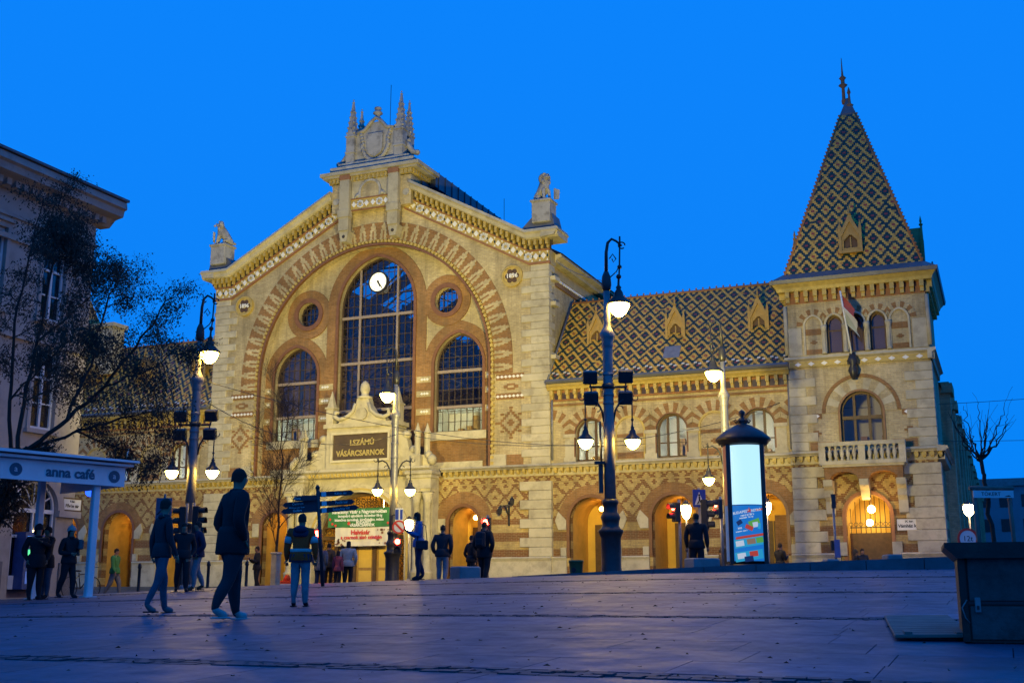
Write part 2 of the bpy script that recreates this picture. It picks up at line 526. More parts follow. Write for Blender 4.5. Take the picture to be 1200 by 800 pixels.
def porch(parent, cx, a, zs, z0, y0, depth, back='wood_gold', lamp=60):
    """vaulted doorway behind an arch: jambs, vault, door"""
    p = MB()
    o = arch(a, zs, 0, z0, cx)
    k = p.pts([(q[0], y0, q[1]) for q in o]); k2 = p.pts([(q[0], y0+depth, q[1]) for q in o])
    for i in range(len(o)-1): p.face([k+i, k2+i, k2+i+1, k+i+1])
    po = p.build('porch_vault', M['porch'], parent)
    d = MB()
    d.prism(arch(a, zs, 0, z0, cx)[::-1], y0+depth, y0+depth+.1)
    d.build('porch_back', M['plaster_y'], po)
    # a brick pier and springing wall half-way in, as the arcade behind has
    q = MB(); q.box((cx+a*.28, y0+depth*.42, z0), (cx+a-.02, y0+depth*.5, zs+.1)); q.build('inner_pier', M['red'], po)
    q = MB(); q.box((cx+a*.2, y0+depth*.40, z0), (cx+a-.015, y0+depth*.52, z0+.55)); q.build('pier_base', M['stone'], po)
    dd = MB()
    dw, dh = a*.62, zs-.1-z0
    for s in (-1, 1):
        dd.box((cx+s*.02, y0+depth-.08, z0), (cx+s*dw, y0+depth-.02, z0+dh))
        dd.box((cx+s*.12, y0+depth-.10, z0+.2), (cx+s*(dw-.1), y0+depth-.078, z0+dh*.42))
        dd.box((cx+s*.12, y0+depth-.10, z0+dh*.5), (cx+s*(dw-.1), y0+depth-.078, z0+dh-.15))
    dd.build('porch_door', M[back], po)
    l = MB()
    l.tube([(cx, y0+depth*.55, zs+a), (cx, y0+depth*.55, zs+a-.35)], .015, 6)
    l.build('pendant_rod', M['iron'], po)
    MB().ball((cx, y0+depth*.55, zs+a-.48), .13).build('pendant_globe', emit('porch_globe', (1, .55, .12), lamp*.55), po)
    return po
def room(parent, x0, x1, z0, z1, y0, depth, tube='tube'):
    r = MB()
    a = r.pts([(x0, y0, z0), (x1, y0, z0), (x1, y0, z1), (x0, y0, z1), (x0, y0+depth, z0), (x1, y0+depth, z0), (x1, y0+depth, z1), (x0, y0+depth, z1)])
    for q in ((4, 5, 6, 7), (0, 4, 7, 3), (1, 2, 6, 5), (0, 1, 5, 4), (3, 7, 6, 2)): r.face([a+i for i in q])
    o = r.build('room', M['room'], parent)
    r2 = MB()
    for i in range(random.randint(2, 4)):
        xx = x0+.2+random.random()*(x1-x0-.6)
        r2.box((xx, y0+depth-.4, z0+.02), (xx+.3, y0+depth-.05, z0+.5+random.random()*.8))
    r2.build('cupboards', M['wood_gold'], o)
    if tube:
        MB().box((x0+.2, y0+.10, z0+.02), (x1-.2, y0+.20, z0+.07)).build('fluorescent_tube', M[tube], o)
    return o

# ---- gable: lower wall (patterned brick, z 0..5.95) with its doorways
W = 10.75
def rect(x0, x1, z0, z1): return [(x0, z0), (x1, z0), (x1, z1), (x0, z1)]
lw = MB()
holes = [arch(.85, 3.4, 0, -.1, s*5.9)[::-1] for s in (-1, 1)]
PA, PZ = 2.85, 2.3          # entrance arch half-width, springing
lw.holed(rect(-W, W, -.6, 5.95), [h for h in holes]+[arch(PA, PZ, 0, -.1, 0)[::-1]], 0, .45)
gw = lw.build('lower_gable_wall', M['low'], H)
for s in (-1, 1):
    porch(H, s*5.9, .85, 3.4, 0, .45, 1.9, 'wood')
    ring(MB(), .85, .8, 3.4, 0, None, s*5.9, -.045, 0.0).build('door_arch', M['red'], H)
    r = MB(); ring(r, .85, .18, 3.4, 0, .3, s*5.9, -.09, .1); r.build('door_moulding', M['mould'], H)
    for q in (-1, 1):
        MB().cbox((s*5.9+q*1.27, -.06, 3.28), (.42, .1, .75)).build('impost_stone', M['stone'], H)
# base plinth with moulding
pl = MB()
for (x0, x1) in ((-W-.1, -6.95), (-4.85, -4.5), (4.5, 4.85), (6.95, W+.1)):
    pl = MB(); pl.sweep([(x0, 0), (x1, 0)], [(.0, 1.62), (-.16, 1.62), (-.22, 1.55), (-.16, 1.46), (-.12, 1.40), (-.12, -.6), (.0, -.6)]); pl.build('plinth', M['stone'], H)
# corner piers below the ledge, laid stone by stone
qa = {}
def qmesh(w, d, h):
    k = (w, d, h)
    if k not in qa: qa[k] = MB().cbox((0, 0, 0), (w, d, h), .02).mesh('quoin_stone', M['stone'])
    return qa[k]
def quoins(xc, z0, z1, hgt, side, wl=1.55, ws=1.05, dl=.55, ds=.95, proud=.07, parent=None):
    """alternating corner stones; side +1: corner on the right"""
    n = max(1, round((z1-z0)/hgt)); h = (z1-z0)/n
    for i in range(n):
        w, d = (wl, dl) if i % 2 else (ws, ds)
        w = round(w*(1+.0), 3)
        o = link('quoin_stone', qmesh(w, d, round(h-.012, 4)), parent or gw)
        o.location = (xc+side*proud-side*w/2, d/2-proud, z0+h*(i+.5))
for s in (-1, 1):
    quoins(s*W, 1.62, 5.45, .48, s, 1.75, 1.25, .8, 1.05, .14)
# ---- ledge at first floor
def ledge(x0, x1, z=6.3, parent=None, y=0.0):
    c = MB()
    c.sweep([(x0, z), (x1, z)], [(y+.0, .05), (y-.46, .0), (y-.50, -.10), (y-.40, -.16), (y-.36, -.22), (y+.0, -.22)])
    o = c.build('ledge', M['stone'], parent or H)
    b = MB()
    n = int((x1-x0)/.34)
    for i in range(n):
        xx = x0+(i+.5)*(x1-x0)/n
        b.box((xx-.085, y-.32, z-.40), (xx+.085, y+.0, z-.221))
        b.box((xx-.06, y-.22, z-.46), (xx+.06, y+.0, z-.401))
    b.build('ledge_brackets', M['gold'], o)['kind'] = 'stuff'
    MB().box((x0, y-.05, z-.56), (x1, y+.1, z-.2215)).build('ledge_band', M['stone'], o)
    return o
ledge(-W-.25, -4.7); ledge(4.7, W+.25)
# ---- gable: upper wall at y = 0 with the arched recess
RI, RO, ZA = 7.36, 8.70, 11.95
RAKE = [(-W, 17.2), (-9.7, 17.2), (-2.6, 21.2), (2.6, 21.2), (9.7, 17.2), (W, 17.2)]
up = MB()
up.holed([(-W, 6.2), (W, 6.2), (W, 17.2), (9.7, 17.25), (2.4, 21.4), (-2.4, 21.4), (-9.7, 17.25), (-W, 17.2)], [arch(RI, ZA, 0, 6.25, 0, 28)[::-1]], 0, BACK)
uw = up.build('gable_wall', M['buff'], H)
for s in (-1, 1):
    quoins(s*W, 6.32, 17.1, .40, s, 1.6, 1.05, .5, .9, .06, uw)
    # narrow buttress on the nave flank just behind the corner
    for z in (12.0, 14.9, 16.3): MB().cbox((s*(W+.16), .55, z), (.34, .7, .22)).build('buttress_offset', M['stone'], H)
# recess wall
CA, CZ, CE = 2.45, 15.85, .55
SA, SZ, SE = 1.47, 12.05, .35
SX, RX, RZ = 5.25, 4.5, 15.75
holes = [arch(CA, CZ, CE, 8.6, 0)[::-1]]
for s in (-1, 1):
    holes.append(arch(SA, SZ, SE, 8.35, s*SX)[::-1])
    holes.append([(s*RX+.78*math.cos(2*PI*i/28), RZ+.78*math.sin(2*PI*i/28)) for i in range(28)])
rw = MB()
rw.holed(arch(RI+.05, ZA, 0, 5.9, 0, 28)[::-1], holes, BACK, .45)
rwo = rw.build('recess_wall', M['buff'], H)
rg = MB()
ring(rg, CA, .78, CZ, CE, 6.3, 0, BACK-.06, BACK+.02)
rg.build('window_arch', M['red'], rwo)
m2 = MB(); ring(m2, CA, .17, CZ, CE, 6.3, 0, BACK-.14, BACK-.0595); m2.build('arch_moulding', M['mould'], rwo)
for s in (-1, 1):
    rg = MB(); ring(rg, SA, .70, SZ, SE, 6.3, s*SX, BACK-.045, BACK+.02); rg.build('window_arch', M['red'], rwo)
    m2 = MB(); ring(m2, SA, .17, SZ, SE, 8.35, s*SX, BACK-.12, BACK-.0445); m2.build('arch_moulding', M['mould'], rwo)
    rd = MB()
    c = [(s*RX+math.cos(2*PI*i/28), RZ+math.sin(2*PI*i/28)) for i in range(29)]
    sc = lambda r: [(s*RX+(p[0]-s*RX)*r, RZ+(p[1]-RZ)*r) for p in c]
    rd.band(sc(.78), sc(1.46), BACK-.085, BACK+.02, False); rd.build('round_window_ring', M['red'], rwo)
    rd = MB(); rd.band(sc(.72), sc(.98), BACK-.16, BACK-.084, False); rd.build('round_window_moulding', M['mould'], rwo)
    # the wall under the side windows: sill stones and red brick panel
    MB().box((s*SX-1.75, BACK-.22, 7.9), (s*SX+1.75, BACK-.0, 8.345)).build('window_sill', M['stone'], rwo)
    MB().box((s*SX-1.49, BACK-.03, 6.72), (s*SX+1.49, BACK+.01, 7.898)).build('red_panel', M['red'], rwo)
    MB().box((s*SX-1.49, BACK-.10, 6.3), (s*SX+1.49, BACK+.01, 6.7185)).build('stone_course', M['stone'], rwo)
    # stone bands and white ceramic pieces across the red piers
    for z in (11.35, 10.55, 9.55):
        for (x0, x1) in ((2.70, 3.72), (6.76, 7.40)):
            xa, xb = sorted((s*x0, s*x1))
            MB().box((xa, BACK-.085, z-.17), (xb, BACK-.03, z+.17)).build('pier_band', M['buff'], rwo)
            for q in ((-.16, 0, .16) if x0 < 4 else (0,)):
                xm = (xa+xb)/2+q
                MB().prism([(xm-.11, z), (xm, z-.075), (xm+.11, z), (xm, z+.075)], BACK-.12, BACK-.0845).build('white_lozenge', M['white_tile'], rwo)
# ---- big arch: red ring, stepped cream stones, dentils
ra = MB()
ra.band(arch(RI+.22, ZA, 0, 11.25, 0, 36), arch(RO, ZA, 0, 11.25, 0, 36), -.05, .0)
big = ra.build('great_arch', M['red'], uw)
ra = MB(); ra.band(arch(RI-.02, ZA, 0, 6.32, 0, 36), arch(RI+.10, ZA, 0, 6.32, 0, 36), -.16, .05); ra.build('arch_roll_moulding', M['mould'], uw)
dn = MB()
for i in range(96):
    a = PI*(i+.5)/96
    k = len(dn.v); dn.cbox((0, -.09, RI+.21), (.15, .18, .16)); dn.xform(Matrix.Translation((0, 0, ZA)) @ Matrix.Rotation(PI/2-a, 4, 'Y'), k)
for s in (-1, 1):
    for i in range(18): dn.cbox((s*(RI+.21), -.09, ZA-.2-i*.31), (.16, .18, .16))
dn.build('arch_dentils', M['gold'], uw)['kind'] = 'stuff'
cs = MB()
for (q, w_) in ((.05, .44), (.17, .36), (.29, .46), (.41, .36), (.53, .40), (.65, .28), (.77, .34), (.89, .16), (.99, .12)): cs.cbox((0, 0, q+.06), (w_, .06, .12 if q < .95 else .08))
cs.mat(1).cbox((0, -.033, .30), (.085, .012, .56))
csm = cs.mesh('stepped_voussoir', [M['buff'], M['red']])
NV = 37
for i in range(NV):
    a = PI*(i+.5)/NV
    o = link('stepped_voussoir', csm, big)
    o.rotation_euler = (0, PI/2-a, 0)
    o.location = (math.cos(a)*(RI+.26), -.055, ZA+math.sin(a)*(RI+.26))
for s in (-1, 1):
    o = link('stepped_voussoir', csm, big); o.rotation_euler = (0, s*PI/2, 0); o.location = (s*(RI+.26), -.055, ZA-.36)
# ---- string bands with white lozenges beside the arch
for s in (-1, 1):
    for z in (11.05, 10.0):
        x0, x1 = sorted((s*7.75, s*9.35))
        b = MB().box((x0, -.045, z-.17), (x1, .0, z+.17)).build('red_string', M['red'], uw)
        for i in range(7):
            xm = x0+(x1-x0)*(i+.5)/7
            MB().prism([(xm-.11, z), (xm, z-.08), (xm+.11, z), (xm, z+.08)], -.075, -.0445).build('white_lozenge', M['white_tile'], b)
    # small key motif between the bands, big diamond below
    k = MB()
    k.box((s*8.6-.42, -.03, 10.42), (s*8.6+.42, 0, 10.6)).box((s*8.6-.22, -.031, 10.34), (s*8.6+.22, 0, 10.68)); k.mat(1).box((s*8.6-.16, -.034, 10.45), (s*8.6+.16, -.0315, 10.57))
    k.build('brick_motif', [M['red'], M['buff']], uw)
    d = MB()
    for i in range(-5, 6):
        w = .72-abs(i)*.13
        d.box((s*8.6-w, -.035, 8.58+i*.13-.064), (s*8.6+w, 0, 8.58+i*.13+.064))
    d.mat(1)
    for i in range(-4, 5):
        w = .50-abs(i)*.115
        if w > 0: d.box((s*8.6-w, -.042, 8.58+i*.12-.06), (s*8.6+w, -.036, 8.58+i*.12+.06))
    d.mat(0)
    for i in range(-1, 2): d.box((s*8.6-.22+abs(i)*.1, -.05, 8.58+i*.12-.06), (s*8.6+.22-abs(i)*.1, -.043, 8.58+i*.12+.06))
    for (dx, dz) in ((.5, .45), (-.5, .45), (.5, -.45), (-.5, -.45), (0, .8), (0, -.8), (.8, 0), (-.8, 0)): d.box((s*8.6+dx-.1, -.033, 8.58+dz-.06), (s*8.6+dx+.1, 0, 8.58+dz+.06))
    d.build('brick_diamond', [M['red'], M['buff']], uw)
    for (x0, x1) in ((7.4, 8.35),):
        MB().box((s*x0, -.14, 6.32), (s*x1, .0, 6.92)).build('pier_foot_stone', M['stone'], uw)
    MB().box((s*8.352, -.03, 6.32), (s*9.3, .0, 6.9)).build('red_panel', M['red'], uw)
    # year medallion
    md = MB()
    md.disc((s*8.7, 16.55), .62, -.10, 0, 32)
    me_ = md.build('year_medallion', M['gold'], uw)
    rr = MB(); cc = [(s*8.7+.60*math.cos(2*PI*i/32), 16.55+.60*math.sin(2*PI*i/32)) for i in range(33)]; ci = [(s*8.7+.50*math.cos(2*PI*i/32), 16.55+.50*math.sin(2*PI*i/32)) for i in range(33)]
    rr.band(ci, cc, -.17, -.0995, False); rr.build('medallion_rim', M['gold'], me_)
    pt = MB()
    for i in range(6):
        a = i*PI/3; pt.disc((s*8.7+.27*math.cos(a), 16.55+.27*math.sin(a)), .15, -.115, -.0995, 12)
    pt.build('medallion_petals', M['wood'], me_)
    text_obj('year_numerals', '1896', .34, M['white_tile'], me_, (s*8.7, -.135, 16.55), ext=.02, bold=.008)
# ---- windows of the gable
vs = [-CA+CA*2*i/13 for i in range(1, 13)]
hs = [8.6+.62*i for i in range(1, 16)]
window(H, 0, CA, CZ, CE, 8.6, BACK+.32, vs, hs, (-1.22, 1.22), (15.35, 12.65, 9.9))
for s in (-1, 1):
    vs = [-SA+SA*2*i/8 for i in range(1, 8)]
    hs = [8.35+.6*i for i in range(1, 9)]
    window(H, s*SX, SA, SZ, SE, 8.35, BACK+.32, vs, hs, (), (11.75, 9.75))
    rdw = MB()
    for q in (-.4, -.13, .13, .4): rdw.box((s*RX+q-.015, BACK+.3, RZ-math.sqrt(.6-q*q)), (s*RX+q+.015, BACK+.34, RZ+math.sqrt(.6-q*q)))
    for q in (-.3, .1, .45): rdw.box((s*RX-math.sqrt(.6-q*q), BACK+.305, RZ+q-.015), (s*RX+math.sqrt(.6-q*q), BACK+.335, RZ+q+.015))
    o = rdw.build('round_window', M['frame'], H)
    MB().disc((s*RX, RZ), .79, BACK+.342, BACK+.352).build('pane', M['glass'], o)
    # lit gallery behind the foot of each side window
    room(H, s*SX-1.6, s*SX+1.6, 8.2, 9.68, BACK+.5, 1.6, 'tube_dim')
# clock hung in the big window
ck = thing('clock', 'round white lit clock hanging in the great arched window', 'clock', (XC+.02, YF+BACK+.1, 17.3))
cm = emit('clock_face', (1.0, .93, .62), 1.6)
MB().disc((0, 0), .56, -.05, .06, 40).build('face', cm, ck)
c1 = [(.63*math.cos(2*PI*i/40), .63*math.sin(2*PI*i/40)) for i in range(41)]; c0 = [(.55*math.cos(2*PI*i/40), .55*math.sin(2*PI*i/40)) for i in range(41)]
MB().band(c0, c1, -.1, .08, False).build('rim', M['iron'], ck)
def hand(ang, ln, w, y):
    k = MB().prism([(-w, -.1), (w, -.1), (w*.5, ln), (-w*.5, ln)], y-.008, y); k.xform(Matrix.Rotation(ang, 4, 'Y'))
    return k
hand(R(154), .32, .07, -.062).build('hour_hand', M['black'], ck)
hand(R(144), .47, .05, -.075).build('minute_hand', M['black'], ck)
tk = MB()
for i in range(12):
    k = len(tk.v); tk.cbox((0, -.055, .47), (.03, .01, .08)); tk.xform(Matrix.Rotation(i*PI/6, 4, 'Y'), k)
tk.build('hour_marks', M['black'], ck)
# ---- nave body: side walls, roof, trusses seen through the glass
NL = 70.0
nv = MB()
for s in (-1, 1):
    nv.box((s*10.4, .9, 0), (s*10.0, NL, 17.0))
nv.build('nave_wall', M['buff'], H)
nr = MB()
for s in (-1, 1):
    zr = lambda x: 17.75+(11.3-x)*(22.6-17.75)/8.6
    for (xa, xb) in ((11.3, 7.6), (4.2, 2.7)):
        nr.poly([(s*xa, .75, zr(xa)), (s*xa, NL, zr(xa)), (s*xb, NL, zr(xb)), (s*xb, .75, zr(xb))])
    ya_ = .75
    while ya_ < NL-2:
        nr.poly([(s*7.6, ya_, zr(7.6)), (s*7.6, ya_+1.6, zr(7.6)), (s*4.2, ya_+1.6, zr(4.2)), (s*4.2, ya_, zr(4.2))]); ya_ += 4.0
    nr.poly([(s*2.7, .75, 22.6), (s*2.7, NL, 22.6), (s*2.7, NL, 23.15), (s*2.7, .75, 23.15)])
nr.box((-3.1, 1.65, 23.0), (3.1, NL, 23.95))
nro = nr.build('nave_roof', M['slate'], H)
for s in (-1, 1):
    for i in range(12):
        y0_ = .75+1.6+i*4.0
        MB().poly([(s*7.6, y0_, zr(7.6)), (s*7.6, y0_+2.4, zr(7.6)), (s*4.2, y0_+2.4, zr(4.2)), (s*4.2, y0_, zr(4.2))]).build('roof_light', M['glass'], nro)
sm = MB()
for i in range(60):
    y = 1+i*.9
    sm.box((3.105, y+1, 22.9), (3.15, y+1.07, 23.98))
    sm.box((-3.105, y+1, 22.9), (-3.15, y+1.07, 23.98))
sm.build('roof_seams', M['slate'], nro)['kind'] = 'stuff'
nf = MB(); nf.box((-10, 1.0, 0), (10, NL, .05)); nf.poly([(-10.2, NL, 0), (10.2, NL, 0), (10.2, NL, 18), (0, NL, 23), (-10.2, NL, 18)]); nf.build('nave_inside', M['dark_room'], H)
for y in (3.2, 8.5, 14.5, 22):
    tr = MB(); rr = .07
    pts = [(-9.9, y, 15.2), (-6, y, 17.9), (-2.6, y, 20.4), (2.6, y, 20.4), (6, y, 17.9), (9.9, y, 15.2)]
    lo = [(-9.9, y, 13.6), (-6, y, 16.4), (-2.6, y, 18.9), (2.6, y, 18.9), (6, y, 16.4), (9.9, y, 13.6)]
    for i in range(5):
        tr.tube([pts[i], pts[i+1]], rr, 5); tr.tube([lo[i], lo[i+1]], rr, 5); tr.tube([pts[i], lo[i+1]], .04, 4); tr.tube([lo[i], pts[i+1]], .04, 4); tr.tube([lo[i], pts[i]], .04, 4)
    for x in (-6.6, -2.6, 2.6, 6.6):
        tr.tube([(x, y, 0), (x, y, 18)], .12, 6)
        for k in range(6): tr.tube([(x-1.6, y, 10+k*1.5), (x+1.6, y, 11.5+k*1.5)], .035, 4); tr.tube([(x+1.6, y, 10+k*1.5), (x-1.6, y, 11.5+k*1.5)], .035, 4)
    tr.tube([(-9.9, y, 12.2), (9.9, y, 12.2)], .09, 5); tr.tube([(-9.9, y, 14.0), (9.9, y, 14.0)], .05, 5)
    tr.build('roof_truss', M['steel_blue'], H)
bw = MB()
for (x0, x1, z0, z1) in ((-5, 5, 9, 17), (-9, -6, 9, 14), (6, 9, 9, 14)):
    bw.box((x0, NL-.3, z0), (x1, NL-.2, z1))
hl = MB()
for x in (-6.4, -2.2, 2.2, 6.4):
    for y in (7, 15, 26): hl.ball((x, y, 6.3), .22)
hl.build('hall_fill_lights', emit('hall_fill_glow', (1, .72, .68), 60), H)['kind'] = 'stuff'  # unseen glowing balls, added to brighten the nave behind the glass
# flank cornice of the nave above the wing roofs
for s in (-1, 1):
    fc = MB()
    fc.sweep([(.8, 17.75), (NL, 17.75)], [(s*10.3, 0), (s*11.2, 0), (s*11.25, -.16), (s*10.95, -.28), (s*10.9, -.42), (s*10.4, -.46)], axis='y')
    fo = fc.build('flank_cornice', M['stone'], H)
    MB().box((s*10.402, .8, 16.75), (s*10.55, NL, 17.28)).build('ochre_frieze', M['gold'], fo)
    MB().box((s*10.402, .8, 16.30), (s*10.50, NL, 16.55)).build('red_frieze', M['red'], fo)
    wt_ = MB()
    for i in range(70): wt_.cbox((s*10.50, 1.1+i*.34, 16.65), (.06, .24, .14))
    wt_.build('white_frieze_tiles', M['white_tile'], fo)['kind'] = 'stuff'
# ---- gable cornice, rising along the gable
def zp(x):
    x = abs(x)
    return 18.85 if x >= 9.7 else 18.85+(9.7-x)*.545
path = lambda x0, x1: [(x, zp(x)) for x in sorted({x0, x1, *( [math.copysign(9.7, x0)] if min(abs(x0), abs(x1)) < 9.7 < max(abs(x0), abs(x1)) else [])})]
for s in (-1, 1):
    pp = path(s*2.6, s*11.55)
    cn = MB(); cn.sweep(pp, [(.9, .02), (-.75, .0), (-.80, -.16), (-.66, -.26), (-.60, -.44), (-.50, -.50), (.9, -.50)])
    co = cn.build('gable_cornice', M['stone'], H)
    bd = MB(); bd.sweep(path(s*2.6, s*10.95), [(.02, -.502), (-.12, -.502), (-.12, -1.02), (.02, -1.02)]); bd.build('bracket_ground', M['gap_shade'], co)  # ground coloured dark to paint in the shade behind the brackets
    br = MB()
    n = 25
    for i in range(n):
        x = s*(2.75+(i+.5)*(11.0-2.75)/n); z = zp(x)
        br.cbox((x, -.29, z-.66), (.15, .34, .31)); br.cbox((x, -.19, z-.90), (.13, .14, .16))
    br.build('cornice_brackets', M['gold'], co)['kind'] = 'stuff'
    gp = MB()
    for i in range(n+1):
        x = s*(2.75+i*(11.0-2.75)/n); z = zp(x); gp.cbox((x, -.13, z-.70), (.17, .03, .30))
    gp.build('bracket_gap_shade', M['gap_shade'], co)['kind'] = 'stuff'  # dark slabs paint the shade between brackets
    fr = MB(); fr.sweep(path(s*2.0, s*10.86), [(.02, -1.022), (-.07, -1.022), (-.07, -1.68), (.02, -1.68)]); fo = fr.build('frieze', M['gold'], co)
    rl = MB(); rl.sweep(path(s*2.0, s*10.9), [(.02, -1.682), (-.13, -1.682), (-.13, -1.80), (.02, -1.80)]); rl.build('frieze_roll', M['terra'], co)
    rl = MB(); rl.sweep(path(s*2.0, s*10.9), [(.02, -.985), (-.135, -.985), (-.135, -1.07), (.02, -1.07)]); rl.build('frieze_top_roll', M['terra'], co)
    dm = MB().prism([(-.15, 0), (0, -.18), (.15, 0), (0, .18)], -.05, 0).mesh('white_diamond', M['white_tile'])
    fl = MB()
    for k in range(8):
        a = k*PI/4; fl.disc((.15*math.cos(a), .15*math.sin(a)), .085, -.05, 0, 8)
    fl.mat(1).disc((0, 0), .09, -.065, -.0505, 8)
    fm = fl.mesh('white_flower', [M['white_tile'], M['gold']])
    xm_ = MB(); xm_.prism([(-.05, -.3), (.02, -.3), (.05, .3), (-.02, .3)], -.03, 0)
    n = 19
    for i in range(n):
        x = s*(2.35+(i+.5)*(10.75-2.35)/n); z = zp(x)-1.36
        link('white_flower' if i % 3 == 1 else 'white_diamond', fm if i % 3 == 1 else dm, fo, (x, -.072, z))
    tri = MB()
    for i in range(n+1):
        x = s*(2.35+i*(10.75-2.35)/n); z = zp(x)-1.36
        for q in (-1, 1): tri.prism([(x-.055, z+q*.27), (x+.055, z+q*.27), (x, z+q*.15)][::(1 if q < 0 else -1)], -.09, -.0705)
        tri.mat(1); tri.prism([(x-.045, z-.07), (x+.045, z-.07), (x+.045, z+.07), (x-.045, z+.07)], -.088, -.0705); tri.mat(0)
    tri.build('frieze_triangles', [M['white_tile'], M['t_grn']], fo)['kind'] = 'stuff'
    # return on the flank
    MB().box((s*10.76, .0, 17.07), (s*10.86, .9, 17.83)).build('frieze_return', M['gold'], co)
    rt_ = MB(); rt_.sweep([(-.755, 18.85), (.95, 18.85)], [(s*10.6, -.02), (s*11.56, -.02), (s*11.62, -.16), (s*11.45, -.26), (s*11.35, -.44), (s*10.6, -.50)], axis='y'); rt_.build('cornice_return', M['stone'], co)
    # stone knee and pedestal for the lion
    ld = MB(); x0 = s*10.55
    ld.prism([(x0-s*1.35, 18.88), (x0+s*.75, 18.88), (x0+s*.55, 19.75), (x0-s*.45, 19.75)][::s], -.35, .85)
    ld.build('pedestal_roof', M['lead'], H)
    pd = MB(); pd.cbox((x0, -.05, 19.85), (1.05, 1.0, 1.2), .03); pd.cbox((x0, -.05, 20.47), (1.2, 1.15, .14), .03); pd.build('lion_pedestal', M['stone_top'], H)
def lion(x, face, lab):
    t = thing('lion_statue', lab, 'statue', (XC+x, YF-.05, 20.54), R(face), 'stone lions on the gable ends'); t.scale = (1.3, 1.3, 1.15)
    b = bpy.data.meshes.new('lion_body')
    # spine and legs of a seated lion (faces -Y), grown as one skin
    V = [((0, .30, .22), .20), ((0, .14, .45), .21), ((0, -.06, .74), .23), ((0, -.14, 1.00), .20), ((0, -.26, 1.16), .15), ((0, -.40, 1.10), .085),
         ((.13, -.22, .55), .09), ((.14, -.27, .25), .07), ((.14, -.30, .05), .065), ((.14, -.42, .04), .06),
         ((-.13, -.22, .55), .09), ((-.14, -.27, .25), .07), ((-.14, -.30, .05), .065), ((-.14, -.42, .04), .06),
         ((.19, .20, .22), .14), ((.22, .0, .20), .10), ((.22, .05, .06), .07), ((.22, -.14, .05), .06),
         ((-.19, .20, .22), .14), ((-.22, .0, .20), .10), ((-.22, .05, .06), .07), ((-.22, -.14, .05), .06),
         ((0, .48, .08), .05), ((.12, .58, .06), .04), ((.28, .50, .08), .045)]
    Ed = [(0, 1), (1, 2), (2, 3), (3, 4), (4, 5), (2, 6), (6, 7), (7, 8), (8, 9), (2, 10), (10, 11), (11, 12), (12, 13), (0, 14), (14, 15), (15, 16), (16, 17), (0, 18), (18, 19), (19, 20), (20, 21), (0, 22), (22, 23), (23, 24)]
    o = link('body', skin_mesh('body', V, Ed, 0, 1), t)
    o.data.materials.append(M['stone_top'])
    mn = MB()
    for i in range(16):
        a = 2*PI*i/16
        mn.ball((.20*math.cos(a), -.12-.04*math.sin(a), 1.08+.20*math.sin(a)), (.085, .11, .085), 8, 5)
    for (ax, az) in ((.1, .82), (-.1, .82), (0, .74), (.15, .9), (-.15, .9)): mn.ball((ax, -.22, az), (.09, .09, .12), 8, 5)
    mn.build('mane', M['stone_top'], t)
    hd = MB(); hd.ball((.10, -.24, 1.29), (.05, .04, .05), 8, 5).ball((-.10, -.24, 1.29), (.05, .04, .05), 8, 5)
    hd.ball((0, -.45, 1.08), (.07, .06, .06), 8, 5).ball((.055, -.39, 1.18), (.025, .03, .025), 6, 4).ball((-.055, -.39, 1.18), (.025, .03, .025), 6, 4)
    hd.build('muzzle_and_ears', M['stone_top'], t)
    sh = MB(); sh.prism([(.30, .05), (.52, .1), (.56, .55), (.30, .58)], -.44, -.36); sh.build('shield', M['stone_top'], t)
    return t
def skin_mesh(name, V, Ed, root, sub):
    me = bpy.data.meshes.new(name)
    me.from_pydata([v[0] for v in V], Ed, [])
    o = bpy.data.objects.new(name, me); col.objects.link(o)
    m = o.modifiers.new('s', 'SKIN'); m.use_smooth_shade = True
    if not me.skin_vertices:
        bm = bmesh.new(); bm.from_mesh(me); bm.verts.layers.skin.verify(); bm.to_mesh(me); bm.free()
    for i, (p, r) in enumerate(V):
        sv = me.skin_vertices[0].data[i]
        sv.radius = r if isinstance(r, tuple) else (r, r)
        sv.use_root = (i == root)
    o.modifiers.new('u', 'SUBSURF').levels = sub
    o.modifiers['u'].render_levels = sub
    bpy.context.view_layer.update()
    out = bpy.data.meshes.new_from_object(o.evaluated_get(bpy.context.evaluated_depsgraph_get()))
    bpy.data.objects.remove(o)
    out.polygons.foreach_set('use_smooth', [True]*len(out.polygons))
    return out
lion(-10.5, -60, 'seated stone lion on the left end of the gable cornice')
lion(10.5, 55, 'seated stone lion holding a shield on the right end of the gable cornice')
